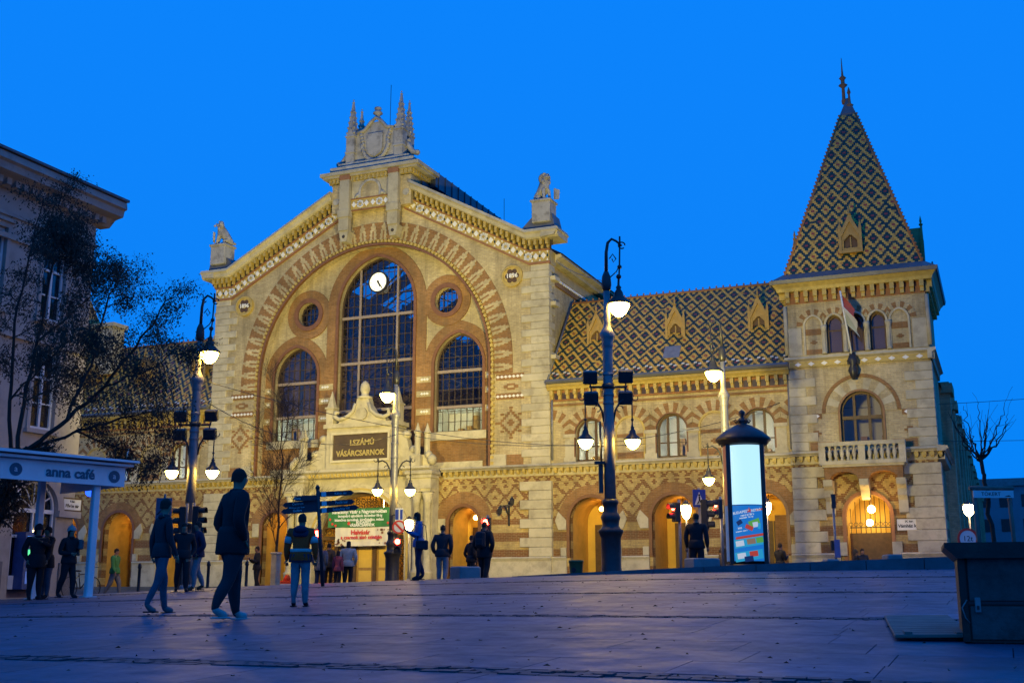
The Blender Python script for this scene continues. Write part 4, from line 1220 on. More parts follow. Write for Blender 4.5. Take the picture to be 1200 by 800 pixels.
sd = MB(); sd.box((TX1-.02, TY+.003, 5.9505), (TX1, TY+TWD, 14.0)).box((TX0, TY+.003, 5.9505), (TX0+.02, TY+TWD, 14.0)).box((TX0+.02, TY+TWD-.4, -.5), (TX1-.021, TY+TWD, 14.0)); sd.build('tower_side_wall', M['buff'], H)
quoins(TX0, 1.62, 5.6, .5, -1, 1.5, 1.15, .75, 1.0, .12, tlo); quoins(TX1, 1.62, 5.6, .5, 1, 1.65, 1.25, .75, 1.05, .12, tlo)
quoins(TX0, 6.35, 10.25, .43, -1, 1.25, .8, .6, .9, .06, tmo); quoins(TX1, 6.35, 10.25, .43, 1, 1.25, .8, .6, .9, .06, tmo)
for o in list(tlo.children)+list(tmo.children): o.location.y += TY
pm = MB()
for (q0, q1) in ((TX0-.15, TC-1.3), (TC+1.3, TX1+.15)):
    if q0 > TC: pm.build('tower_plinth', M['stone'], tlo); pm = MB()
    pm.sweep([(q0, 0), (q1, 0)], [(TY+.1, 1.62), (TY-.16, 1.62), (TY-.24, 1.55), (TY-.18, 1.46), (TY-.14, 1.40), (TY-.14, -.6), (TY+.1, -.6)])
pm.build('tower_plinth', M['stone'], tlo); pm = MB()
pm.sweep([(TY-.16, 0), (TWD+TY, 0)], [(TX1-.1, 1.62), (TX1+.16, 1.62), (TX1+.24, 1.55), (TX1+.18, 1.46), (TX1+.14, 1.40), (TX1+.14, -.6), (TX1-.1, -.6)], axis='y')
pm.build('tower_plinth', M['stone'], tlo)
ledge(TX0-.15, TX1+.3, y=TY)
sl_ = MB(); sl_.sweep([(TY-.5, 6.3), (TWD+TY, 6.3)], [(TX1, .04), (TX1+.46, -.01), (TX1+.5, -.11), (TX1+.4, -.17), (TX1+.36, -.23), (TX1, -.23)], axis='y'); sl_.sweep([(TY-.05, 5.96), (TWD+TY, 5.96)], [(TX1, .1), (TX1+.3, .1), (TX1+.25, -.12), (TX1, -.2)], axis='y'); sl_.build('side_ledge', M['stone'], H)
# tower door with lamp, balcony on brackets above
rg = MB(); ring(rg, .98, .16, 3.3, 0, .2, TC, TY-.05, TY+.1); rg.build('tower_door_moulding', M['terra'], tlo)
for q in (-1, 1): MB().cbox((TC+q*1.2, TY-.1, 1.8), (.42, .2, .6)).build('jamb_stone', M['stone'], tlo)
tp = MB(); k = arch(.98, 3.3, 0, -.1, TC)
a = tp.pts([(q[0], TY+.4, q[1]) for q in k]); a2 = tp.pts([(q[0], TY+2.4, q[1]) for q in k])
for i in range(len(k)-1): tp.face([a+i, a2+i, a2+i+1, a+i+1])
tp.prism(k[::-1], TY+2.4, TY+2.45); tpo = tp.build('tower_porch', M['plaster_y'], H)
td = MB(); td.box((TC-.95, TY+.9, 0), (TC+.95, TY+.98, 2.55)); td.mat(1).box((TC+.05, TY+.88, .3), (TC+.75, TY+.899, 1.3)); td.build('tower_door', [M['wood'], M['room']], tpo)
gr = MB()
for i in range(9):
    x = TC-.88+i*.22; gr.tube([(x, TY+.95, 2.55), (x, TY+.95, arch_h(x-TC, .96, 3.3, 0))], .016, 4)
    gr.tube([(x+.09*math.cos(t*PI/4), TY+.94, 2.95+.09*math.sin(t*PI/4)) for t in range(9)], .014, 4, False)
gr.box((TC-.95, TY+.92, 2.78), (TC+.95, TY+.96, 2.83)); gr.build('fanlight_grille', M['iron'], tpo)
tlamp = thing('door_lamp', 'bright globe lamp hanging in the tower doorway arch', 'lamp', (XC+TC+.2, YF+TY-.35, 3.55))
MB().ball((0, 0, 0), .17).build('globe', emit('tower_globe', (1, .60, .16), 110), tlamp); MB().tube([(0, 0, .16), (0, 0, .9)], .02, 5).build('rod', M['iron'], tlamp)
MB().ball((TC-.1, TY+1.6, 3.05), .16).build('porch_bulb', emit('tower_porch_bulb', (1, .8, .45), 45), tpo)
bl = thing('balcony', 'stone balcony with balusters over the tower door', 'balcony', (XC+TC, YF+TY, 0))
BZ = 5.62
MB().box((-1.9, -1.05, BZ-.06), (1.9, -.0, BZ+.12)).build('slab', M['stone'], bl)
MB().box((-1.8, -.97, BZ-.16), (1.8, -.0, BZ-.0605)).build('slab_moulding', M['stone'], bl)
tr_ = MB(); tr_.box((-1.9, -1.05, 6.42), (1.9, -.80, 6.6)); tr_.box((-1.9, -.7995, 6.42), (-1.65, -.3, 6.6)); tr_.box((1.65, -.7995, 6.42), (1.9, -.3, 6.6)); tr_.build('handrail', M['stone'], bl)
for x in (-1.76, 0, 1.76): MB().box((x-.15, -1.02, BZ+.1205), (x+.15, -.82, 6.4195)).build('pedestal', M['stone'], bl)
bm_ = MB().lathe([(.085, 0), (.085, .06), (.05, .1), (.09, .25), (.10, .34), (.045, .52), (.05, .62), (.085, .66), (.085, .68)], (0, 0, 0), 10).mesh('baluster', M['stone'])
for s in (-1, 1):
    for i in range(5): link('baluster', bm_, bl, (s*(.34+i*.27), -.92, BZ+.1205))
    for i in range(2): link('baluster', bm_, bl, (s*1.76, -.62+i*.27, BZ+.1205))
ar = MB()
for cx in (-.86, .86):
    pts = [(cx+.62, 4.9)]+[(cx+.62*math.cos(PI*i/12), 4.9+.35*math.sin(PI*i/12)) for i in range(1, 12)]+[(cx-.62, 4.9)]
    ar.band(pts, [(p[0], 5.455) for p in pts], -.9, -.0)
ar.box((-1.72, -.9, 4.9), (-1.48, 0, 5.455)).box((1.48, -.9, 4.9), (1.72, 0, 5.455)).box((-.24, -.9, 4.9), (.24, 0, 5.455)); ar.build('balcony_arches', M['red'], bl)
for x in (-1.6, 0, 1.6):
    c = MB(); c.prism([(-.02, 4.9), (-.9, 4.9), (-.85, 4.62), (-.55, 4.45), (-.5, 4.15), (-.3, 3.95), (-.25, 3.4), (-.02, 3.3)] if x else [(-.02, 4.9), (-.9, 4.9), (-.85, 4.62), (-.5, 4.4), (-.3, 4.1), (-.02, 4.0)], -.2, .2)
    c.xform(Matrix.Rotation(PI/2, 4, 'Z')); c.v = [(x+v[0], -abs(v[1]), v[2]) for v in c.v]
    c.ball((x, -.75, 4.7), (.17, .12, .16), 8, 5); c.build('bracket', M['stone'], bl)
# big arched window of the tower
rg = MB(); ring(rg, 1.62, .16, 8.1, 0, None, TC, TY-.05, TY); rg.build('outer_arch', M['red'], tmo)
for k in range(13):
    t0, t1 = PI*k/13, PI*(k+1)/13
    ro_ = 1.6; w = MB(); w.prism([(TC+.97*math.cos(t0), 8.1+.97*math.sin(t0)), (TC+ro_*math.cos(t0), 8.1+ro_*math.sin(t0)), (TC+ro_*math.cos(t1), 8.1+ro_*math.sin(t1)), (TC+.97*math.cos(t1), 8.1+.97*math.sin(t1))], TY-.03-(.015 if k % 2 else 0), TY)
    w.build('arch_brick', M['stone'] if k % 2 else M['buff'], tmo)
rg = MB(); ring(rg, .95, .1, 8.1, 0, 6.5, TC, TY-.07, TY+.1); rg.build('window_roll', M['mould'], tmo)
window(H, TC, .95, 8.1, 0, 6.5, TY+.3, (), (), (-.33, .33), (7.85,), .06, 'wood', 'wood')
room(H, TC-1.2, TC+1.2, 6.4, 9.3, TY+.5, 2.5, False)
for s in (-1, 1):
    b = MB().box((TC+s*1.8, TY-.03, 7.86), (TC+s*2.75, TY, 8.1)).build('red_string', M['red'], tmo)
    for i in range(3): 
        xm = TC+s*(2.0+i*.22); MB().prism([(xm-.11, 7.98), (xm, 7.9), (xm+.11, 7.98), (xm, 8.06)], TY-.055, TY-.0295).build('white_lozenge', M['white_tile'], tmo)
    k = MB(); k.box((TC+s*2.1-.25, TY-.025, 7.1), (TC+s*2.1+.25, TY, 7.2)).box((TC+s*2.1-.13, TY-.026, 7.0), (TC+s*2.1+.13, TY, 7.3)); k.build('brick_motif', M['red'], tmo)
    MB().box((TC+s*1.3, TY-.028, 6.33), (TC+s*2.4, TY, 6.75)).build('red_panel', M['red'], tmo)
# string course under the arcade
sc_ = MB(); sc_.sweep([(TX0-.18, 10.85), (TX1+.2, 10.85)], [(TY+.1, 0), (TY-.26, 0), (TY-.28, -.12), (TY-.12, -.2), (TY-.1, -.5), (TY+.1, -.5)]); sc_.sweep([(TY-.28, 10.85), (TWD+TY, 10.85)], [(TX1-.1, -.003), (TX1+.26, -.003), (TX1+.28, -.12), (TX1+.12, -.2), (TX1+.1, -.5), (TX1-.1, -.5)], axis='y')
sco = sc_.build('tower_string_course', M['stone'], H)
MB().box((TX0+.05, TY-.13, 10.36), (TX1-.05, TY-.1005, 10.62)).build('string_frieze', M['gold'], sco)
for i in range(10):
    x = TX0+.45+i*(TWD-.9)/9; MB().prism([(x-.16, 10.49), (x, 10.39), (x+.16, 10.49), (x, 10.59)], TY-.16, TY-.1295).build('white_lozenge', M['white_tile'], sco)
# arcade
for i, c in enumerate(ACX):
    for k in range(11):
        t0, t1 = PI*k/11, PI*(k+1)/11
        tm_ = (t0+t1)/2
        lim = lambda x: max(c-.485, min(c+.485, x)) if 0 < i < 4 else (max(c-(.485 if i == 4 else .9), min(c+(.485 if i == 0 else .9), x)))
        w = MB(); w.prism([(c+.50*math.cos(t0) if abs(c+.50*math.cos(t0)-c) < .485 else lim(c+.5*math.cos(t0)), 12.40+.50*math.sin(t0)), (lim(c+.78*math.cos(t0)), 12.40+.78*math.sin(t0)), (lim(c+.78*math.cos(t1)), 12.40+.78*math.sin(t1)), (lim(c+.5*math.cos(t1)), 12.40+.5*math.sin(t1))], TY-.03-(.012 if k % 2 else 0), TY)
        w.build('arch_brick', M['buff'] if k % 2 else M['red'], tuo)
    rg = MB(); ring(rg, .375, .09, 12.35, .1, 10.95, c, TY-.08, TY+.02); rg.build('arcade_roll', M['stone'], tuo)
    if 0 < i < 4:
        window(H, c, .37, 12.35, .1, 10.95, TY+.3, (), (12.1,), (), (), .06, 'wood', 'wood', 8)
    else:
        MB().box((c-.37, TY-.02, 11.9), (c+.37, TY, 12.2)).build('red_panel', M['red'], tuo)
        MB().box((c-.37, TY-.02, 10.96), (c+.37, TY, 11.2)).build('red_panel', M['red'], tuo)
        k = MB(); k.box((c-.17, TY-.02, 11.5), (c+.17, TY, 11.58)).box((c-.08, TY-.021, 11.44), (c+.08, TY, 11.64)); k.build('brick_motif', M['red'], tuo)
for i in range(4):
    x = (ACX[i]+ACX[i+1])/2
    k = MB(); k.lathe([(.13, 0), (.13, .1), (.09, .14), (.085, 1.0), (.1, 1.05), (.15, 1.25), (.16, 1.38)], (x, TY-.08, 10.93), 8); k.build('column', M['stone'], tuo)
for x in (TX0+.35, TX1-.35): MB().box((x-.32, TY-.05, 10.93), (x+.32, TY, 12.3)).build('corner_stone', M['stone'], tuo)
k = MB(); k.tube([(TX1+.05, TY-.05, 11.0), (TX1+.05, TY-.05, 13.4)], .1, 8); k.tube([(TX0-.05, TY-.05, 11.0), (TX0-.05, TY-.05, 13.4)], .1, 8); k.build('corner_shaft', M['stone'], tuo)
MB().box((TC-1.7, TY+.5, 10.9), (TC+1.7, TY+.55, 13.2)).build('dark_loft', M['dark_room'], H)
# corbelled top cornice
for (nm, mt, lo, hi, pr) in (('corbel_ground', 'terra', 13.5, 14.1, .02),):
    k = MB(); k.box((TX0-pr, TY-pr, lo), (TX1+pr, TY+TWD+pr, hi)); k.build(nm, M[mt], H)
k = MB()
for i in range(15):
    x = TX0+.12+i*(TWD-.24)/14; k.cbox((x, TY-.17, 13.92), (.2, .3, .3)); k.cbox((x, TY-.11, 13.66), (.17, .18, .22))
    k.cbox((TX1+.17, TY+.12+i*(TWD-.24)/14, 13.92), (.3, .2, .3)); k.cbox((TX1+.11, TY+.12+i*(TWD-.24)/14, 13.66), (.18, .17, .22))
    k.cbox((TX0-.17, TY+.12+i*(TWD-.24)/14, 13.92), (.3, .2, .3))
k.build('tower_corbels', M['gold'], H)['kind'] = 'stuff'
def sq(m, z0, z1, o0, o1):
    a = m.pts([(TX0-o0, TY-o0, z0), (TX1+o0, TY-o0, z0), (TX1+o0, TY+TWD+o0, z0), (TX0-o0, TY+TWD+o0, z0), (TX0-o1, TY-o1, z1), (TX1+o1, TY-o1, z1), (TX1+o1, TY+TWD+o1, z1), (TX0-o1, TY+TWD+o1, z1)])
    for q in ((0, 1, 5, 4), (1, 2, 6, 5), (2, 3, 7, 6), (3, 0, 4, 7), (4, 5, 6, 7), (0, 3, 2, 1)): m.face([a+i for i in q])
k = MB(); sq(k, 14.07, 14.22, .34, .40); sq(k, 14.22, 14.42, .40, .56); k.build('tower_cornice', M['gold'], H)
k = MB(); sq(k, 14.42, 14.60, .62, .66); sq(k, 14.60, 15.0, .60, .06); k.build('tower_gutter', M['lead'], H)
# pyramid roof
PB, PTp, ZB, ZT = TWD/2-.02, .36, 14.98, 24.0
pcx, pcy = TC, TY+TWD/2
pm = MB()
a = pm.pts([(pcx-PB, pcy-PB, ZB), (pcx+PB, pcy-PB, ZB), (pcx+PB, pcy+PB, ZB), (pcx-PB, pcy+PB, ZB), (pcx-PTp, pcy-PTp, ZT), (pcx+PTp, pcy-PTp, ZT), (pcx+PTp, pcy+PTp, ZT), (pcx-PTp, pcy+PTp, ZT)])
for q in ((0, 1, 5, 4), (1, 2, 6, 5), (2, 3, 7, 6), (3, 0, 4, 7)): pm.face([a+i for i in q])
py = pm.build('tower_roof', M['lead'], H)
for f in range(4):
    ca, sa = round(math.cos(f*PI/2)), round(math.sin(f*PI/2))
    ux = Vector((ca, sa, 0)); inn = Vector((-sa, ca, 0))
    up_ = inn*(PB-PTp)+Vector((0, 0, ZT-ZB)); ln = up_.length; up_.normalize(); nr_ = ux.cross(up_)
    tiles(Vector((pcx, pcy, ZB))-inn*PB+nr_*.01, ux, up_, nr_, lambda q: (-PB+(PB-PTp)*q/ln+.04, PB-(PB-PTp)*q/ln-.04), ln, 'roof_tiles', py, 4, None)
    hp = MB(); c0 = Vector((pcx, pcy, ZB))+(ux-inn)*PB; c1 = Vector((pcx, pcy, ZT))+(ux-inn)*PTp
    hp.tube([c0, c1], .07, 6)
    for i in range(42):
        p = c0.lerp(c1, (i+.5)/42)+(ux-inn)*.05; hp.ball(p+Vector((0, 0, .07)), .06, 5, 4)
    hp.build('hip_tiles', M['terra'], py)
    q = .9; base = Vector((pcx, pcy, ZB))-inn*(PB-q/ (ZT-ZB)*(PB-PTp))
    dormer(base.x-inn.x*.18, base.y-inn.y*.18, ZB+q, py, .95, 1.35, 1.3, f*PI/2)
k = MB(); k.lathe([(PTp*1.45, 0), (PTp*1.5, .1), (.12, .95), (.1, 1.05)], (pcx, pcy, ZT-.02), 4, False, rot=PI/4); k.build('roof_cap', M['lead'], py)
for s in (-1, 1):
    k = MB(); k.lathe([(.1, 0), (.13, .2), (.09, .3), (.08, .9), (.24, 1.05), (.1, 1.15), (.1, 1.35), (.19, 1.45), (.06, 1.6), (.04, 1.9), (.015, 2.6)] if s < 0 else [(.1, 0), (.2, .2), (.08, .3), (.05, .8), (.1, .9), (.02, 1.2)], (pcx+s*.14-.05, pcy+(.0 if s < 0 else -.1), ZT+.75 if s < 0 else ZT+.4), 8); k.build('roof_finial', M['terra'], py)
for (x, y) in ((TX0-.2, TY+TWD+.2), (TX1+.2, TY+TWD*.9)):
    k = MB(); k.lathe([(.14, 0), (.16, .2), (.09, .3), (.1, .8), (.16, .9), (.03, 1.6)], (x, y, 14.9), 6, False); k.build('corner_finial', M['lead'], py)
# flag on the tower
fg = thing('flag', 'faded tricolour flag on a slanting white pole on the tower front', 'flag', (XC+TC-.2, YF+TY-.2, 10.2))
MB().tube([(0, -.2, .3), (-.28, -1.0, 3.45)], .045, 8).build('pole', M['white'], fg)
k = MB(); k.lathe([(.05, -.9), (.16, -.7), (.24, -.45), (.14, -.2), (.28, 0), (.2, .15), (.1, .4)], (0, -.18, .25), 8); k.cbox((0, -.08, .2), (.5, .2, .2)); k.build('pole_socket', M['iron'], fg)
fl = MB(); nI, nJ = 14, 9
fcol = [simple('flag_red', (.26, .05, .05), .8, var=.1), simple('flag_white', (.42, .42, .43), .8, var=.1), simple('flag_green', (.30, .33, .31), .8, var=.1)]
for i in range(nI+1):
    for j in range(nJ+1):
        f = .62*i/nI; b0 = Vector((-.27, -.97, 3.3)).lerp(Vector((-.15, -.63, 2.0)), j/nJ)
        drop = f*1.15
        fl.v.append((b0.x+f*.9+.06*math.sin(j*1.3+f*4), b0.y+.10*math.sin(j*.9+f*3), b0.z-drop-.25*f*f))
for i in range(nI):
    for j in range(nJ):
        fl.mat(j*3//nJ); k = i*(nJ+1)+j; fl.face([k, k+nJ+1, k+nJ+2, k+1], True)
fl.build('cloth', fcol, fg)
# street plaque on the tower
def plaque(name, lab, loc, rz, lines, w=1.05, h=.5):
    t = thing(name, lab, 'sign', loc, rz)
    MB().box((-w/2, -.03, -h/2), (w/2, 0, h/2)).build('plate', M['white'], t)
    k = MB(); e = .05
    for (a, b2) in (((-w/2-e, -.05, h/2), (w/2+e, 0, h/2+e)), ((-w/2-e, -.05, -h/2-e), (w/2+e, 0, -h/2)), ((-w/2-e, -.05, -h/2), (-w/2, 0, h/2)), ((w/2, -.05, -h/2), (w/2+e, 0, h/2))): k.box(a, b2)
    k.build('plate_frame', M['wood'], t)
    for (s_, sz, zz) in lines: text_obj('lettering', s_, sz, M['black'], t, (0, -.034, zz), ext=.003, bold=.006)
    return t
plaque('street_name_plate', 'white framed street name plate on the tower right of its door', (XC+28.17, YF+TY-.005, 2.85), 0, (('IX. ker.', .12, .14), ('Vámház krt.', .2, -.06)))
# long side wing along the side street, behind the tower
sw = MB(); sw.box((TX0+1, TY+TWD+.01, -.5), (TX1-.3, 95, 10.2)); swo = sw.build('side_wing_wall', M['red'], H)
k = MB()
for i in range(14):
    y = 8+i*6.3; k.box((TX1-.3, y, -.5), (TX1+.45, y+1.4, 10.6+(i % 2)*.8)); k.box((TX1-.301, y-.2, 10.0), (TX1+.6, y+1.6, 10.5))
k.build('side_buttresses', M['buff'], swo)
k = MB(); k.poly([(TX1+.1, TY+TWD, 10.2), (TX1+.1, 95, 10.2), (TX0+3, 95, 14.8), (TX0+3, TY+TWD, 14.8)]); k.poly([(TX0+3, TY+TWD, 14.8), (TX0+3, 95, 14.8), (TX0+.5, 95, 10.2), (TX0+.5, TY+TWD, 10.2)]); k.build('side_wing_roof', M['slate'], swo)
# left tower is hidden behind the corner house but stands there
k = MB(); k.box((-29.6, TY, -.5), (-23.25, TY+TWD, 14)); lt_ = k.build('far_tower_wall', M['buff'], H)
k = MB(); k.lathe([(4.6, 0), (.4, 9)], (-26.4, 3.05, 14), 4, False, rot=PI/4); k.build('far_tower_roof', M['t_brn'], H)
# ================================================================== GROUND
def pave_mat():
    m, t, b = new_mat('worn_paving_stone')
    P = pos(t)[3]
    n1 = noise(t, .5, 6, P, .65); n2 = noise(t, 9, 5, P); n3 = noise(t, 2.2, 6, P, .7)
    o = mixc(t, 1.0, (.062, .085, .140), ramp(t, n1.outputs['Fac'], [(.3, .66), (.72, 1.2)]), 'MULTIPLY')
    o = mixc(t, 1.0, o, ramp(t, n2.outputs['Fac'], [(.3, .75), (.7, 1.15)]), 'MULTIPLY')
    o = mixc(t, ramp(t, n3.outputs['Fac'], [(.55, 0.0), (.72, .6)]), o, (.035, .038, .052))
    oi = t.nodes.new('ShaderNodeObjectInfo')
    o = mixc(t, 1.0, o, ramp(t, oi.outputs['Random'], [(0, .80), (1, 1.15)]), 'MULTIPLY')
    t.links.new(o, b.inputs['Base Color'])
    t.links.new(ramp(t, n3.outputs['Fac'], [(.3, .42), (.7, .68)]), b.inputs['Roughness'])
    bump(t, b, n2.outputs['Fac'], .35, .012)
    return m
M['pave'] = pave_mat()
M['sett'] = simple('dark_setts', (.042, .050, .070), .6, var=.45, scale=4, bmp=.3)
# one sheet out to the horizon; fine where the plaza lies
g = MB()
def axis(fine0, fine1, step, far):
    a = [fine0+i*step for i in range(int((fine1-fine0)/step)+1)]
    ext = [10, 40, 120, 400, far]
    return [fine0-e for e in ext[::-1]]+a+[a[-1]+e for e in ext]
gx = axis(-60, 40, 2.0, 1500); gy = sorted(set(axis(-24, 62, 2.0, 1500)+[EDGE, EDGE+.02]))
for y in gy:
    for x in gx:
        xx = max(-60, min(40, x)); g.v.append((x, y, terrain(xx, y)-.05))
nx = len(gx)
for j in range(len(gy)-1):
    for i in range(nx-1): g.face([j*nx+i, j*nx+i+1, (j+1)*nx+i+1, (j+1)*nx+i], True)
tag(g.build('ground', M['asphalt']), kind='structure')
# pavement along the hall
k = MB(); k.box((-75, 50.6, -.3), (6, YF+.6, .12)); pvo = tag(k.build('pavement', M['concrete']), kind='structure')
k = MB(); k.box((-75, 50.3, -.3), (6, 50.598, .14)); k.build('kerb', M['kerb'], pvo)
# plaza bed with slabs and bands of setts
pz = MB()
xs = [-46+i*2 for i in range(35)]; ys = [-8+i*1.78 for i in range(21)]
ys = [y for y in ys if y < EDGE-.1]+[EDGE]
for y in ys:
    for x in xs: pz.v.append((x, y, terrain(x, y)-.032))
n = len(xs)
for j in range(len(ys)-1):
    for i in range(n-1): pz.face([j*n+i, j*n+i+1, (j+1)*n+i+1, (j+1)*n+i], True)
k = pz.pts([(x, EDGE, terrain(x, EDGE)-.032) for x in xs]+[(x, EDGE, terrain(x, EDGE)-.5) for x in xs])
for i in range(n-1): pz.face([k+i, k+i+1, k+n+i+1, k+n+i])
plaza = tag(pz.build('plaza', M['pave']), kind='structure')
BANDS = [1.6, 7.1, 12.6, 18.1, 23.6]
near, far, setts = [], MB(), MB()
y = -2.0
rng = random.Random(3)
def vis(x, y, pad=4.5):
    xc = x*CY+y*SY; d = -x*SY+y*CY
    return d > 4.6 and abs(xc) < .46*d+pad
while y < EDGE-.05:
    inb = [b for b in BANDS if b-.01 <= y < b+.34]
    if inb:
        for r in range(3):
            x = -46.0+.05*r
            while x < 20:
                if vis(x, y):
                    w = .13+.02*rng.random(); h = rng.uniform(-.006, .01)
                    q = [(x, y+.008), (x+w-.012, y+.008), (x+w-.012, y+.105), (x, y+.105)]
                    b = setts.pts([(p[0], p[1], terrain(*p)+h) for p in q]+[(p[0], p[1], terrain(*p)-.04) for p in q])
                    for f in ((0, 1, 2, 3), (0, 4, 5, 1), (1, 5, 6, 2), (3, 7, 4, 0)): setts.face([b+i for i in f])
                x += .142
            y += .115
        continue
    d = .80
    nb = min([b for b in BANDS if b > y]+[EDGE])
    if nb-y < d*1.5: d = nb-y
    x = -46+rng.random()*1.2
    while x < 20:
        L = rng.choice((1.0, 1.3, 1.3, 1.7))
        if vis(x+L/2, y+d/2):
            e = .004; j = [rng.uniform(-.0008, .0008) for _ in range(4)]
            q = [(x+e, y+e), (x+L-e, y+e), (x+L-e, y+d-e), (x+e, y+d-e)]
            top = [(p[0], p[1], terrain(*p)+jj) for p, jj in zip(q, j)]
            bot = [(p[0], p[1], terrain(*p)-.045) for p in q]
            dist = -(x+L/2)*SY+(y+d/2)*CY
            near.append((dist+(0 if vis(x+L/2, y+d/2, 1.2) else 100), top, bot))
        x += L
    y += d
near.sort(key=lambda q: q[0])
for i, (dist, top, bot) in enumerate(near):
    mb = MB() if i < 300 else far
    b = mb.pts(top+bot)
    for f in ((0, 1, 2, 3), (0, 4, 5, 1), (1, 5, 6, 2), (2, 6, 7, 3), (3, 7, 4, 0)): mb.face([b+v for v in f])
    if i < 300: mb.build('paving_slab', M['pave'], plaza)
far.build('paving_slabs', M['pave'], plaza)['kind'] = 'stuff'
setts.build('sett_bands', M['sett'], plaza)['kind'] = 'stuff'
# fallen leaves and litter
lv = MB()
for i in range(650):
    d = 5+rng.random()**.8*26; xc = rng.uniform(-.46, .46)*d
    x, yy = ground_at(xc, d)
    if yy > EDGE: continue
    a = rng.random()*6.3; r = rng.uniform(.010, .038); z = terrain(x, yy)+.012
    lv.poly([(x+r*math.cos(a), yy+r*math.sin(a), z), (x+r*.5*math.cos(a+1.6), yy+r*.5*math.sin(a+1.6), z+rng.uniform(0, .02)), (x-r*math.cos(a), yy-r*math.sin(a), z+.002), (x+r*.5*math.cos(a-1.6), yy+r*.5*math.sin(a-1.6), z+rng.uniform(0, .015))])
tag(lv.build('fallen_leaves', M['leaf']), 'small dry leaves and litter scattered over the plaza paving', 'leaves', kind='stuff')
# low granite wall at the right edge of the plaza, one block after another
lw_ = thing('low_wall', 'low dark granite wall rising to the right along the plaza edge', 'wall', (0, EDGE, 0))
x = at(600, 30)[0]; xe = x+17.5; i = 0; x0 = x
while x < xe:
    L = 1.25
    z0, z1 = terrain(x, EDGE-.05), terrain(x+L, EDGE-.05)
    h0, h1 = .015+.0245*(x-x0), .015+.0245*(x+L-x0)
    k = MB(); e = .008
    a = k.pts([(x+e, 0, z0-.3), (x+L-e, 0, z1-.3), (x+L-e, .42, z1-.3), (x+e, .42, z0-.3), (x+e, 0, z0+h0), (x+L-e, 0, z1+h1), (x+L-e, .42, z1+h1), (x+e, .42, z0+h0)])
    for q in ((0, 1, 5, 4), (1, 2, 6, 5), (2, 3, 7, 6), (3, 0, 4, 7), (4, 5, 6, 7)): k.face([a+v for v in q])
    k.build('block', M['kerb'], lw_)
    x += L
# ================================================================== CORNER HOUSE (left)
cx_, cyy = at(79, 46)
HW = 15.9
hs_ = thing('corner_house', 'plain beige rendered corner house with deep dentilled cornice behind the bare tree', 'house', (cx_, cyy, 0))
LEN = 30
def hy(px, py):       # pixel -> (distance back along the facade from the corner, height)
    th = PITCH; f = 1345.0
    rx, ru = (px-600)/f, (400-py)/f
    fwd = math.cos(th)-ru*math.sin(th); upz = math.sin(th)+ru*math.cos(th)
    wx = rx*CY-fwd*SY; wy = rx*SY+fwd*CY
    k = cx_/wx
    return wy*k-cyy, upz*k
# wall seen along +X; local y runs back to the corner (0), towards the camera negative
wn = []
def hole(y0, y1, z0, z1, arched=False):
    if arched:
        a = (y1-y0)/2
        return [(p[0], p[1]) for p in arch(a, z1-a, 0, z0, (y0+y1)/2)[::-1]]
    return rect(y0, y1, z0, z1)
ya, za = hy(45, 372); yb, zb = hy(72, 290)
WZ = [(za, zb), (za-4.3, zb-4.3)]
wy0, wy1 = min(ya, yb), max(ya, yb)
wdt = max(1.2, wy1-wy0)
cols = [wy0-i*3.1 for i in range(8)]
dya, dza = hy(18, 690); dyb, dzb = hy(58, 573)
dc = (dya+dyb)/2
holes = []
for c in cols:
    for (z0, z1) in WZ: holes.append(rect(c, c+wdt, z0, z1))
doors = [dc-i*5.0 for i in range(5)]
for c in doors: holes.append(hole(c-1.05, c+1.05, -.3, 4.05, True))
hw = MB(); hw.holed(rect(-LEN, 0, -.6, HW-.8), holes, 0, .35)
def turn(mb):   # (x along, y depth, z) -> wall facing +X
    mb.v = [(-v[1], v[0], v[2]) for v in mb.v]
    return mb
hwo = turn(hw).build('wall', M['plaster'], hs_)
turn(MB().box((-LEN, .352, -.5), (-.002, .8, HW-1.3))).build('inner_wall', M['dark_room'], hs_)
turn(MB().box((-.35, .36, -.5), (-.001, 12, HW-1.2))).build('end_wall', M['plaster'], hs_)
k = MB(); k.sweep([(-LEN, HW), (.55, HW)], [(.3, 0), (-1.05, -.02), (-1.1, -.3), (-.95, -.36), (-.9, -.62), (-.5, -.7), (-.2, -1.0), (.3, -1.0)]); turn(k).build('cornice', M['plaster_l'], hs_)
k = MB(); k.sweep([(-LEN, HW+.02), (.6, HW+.02)], [(.3, .5), (-1.0, .12), (-1.15, .1), (-1.15, .0), (.3, .0)]); turn(k).build('roof_edge', M['lead'], hs_)
k = MB()
for i in range(int(LEN/.42)): k.box((-LEN+.4+i*.42, -.5, HW-.98), (-LEN+.4+i*.42+.22, -.0, HW-.72))
turn(k).build('cornice_dentils', M['plaster_l'], hs_)['kind'] = 'stuff'
for (z, h, p) in ((HW-2.0, .14, .1), (HW-2.9, .2, .14), (9.3, .25, .16), (4.9, .35, .3)):
    turn(MB().box((-LEN, -p, z), (.05, -.001, z+h))).build('string_course', M['plaster_l'], hs_)
turn(MB().box((-LEN, -.06, -.5), (dc-1.4, -.001, 1.0)).box((dc+1.4, -.06, -.5), (.06, -.001, 1.0))).build('plinth', M['plinth'], hs_)
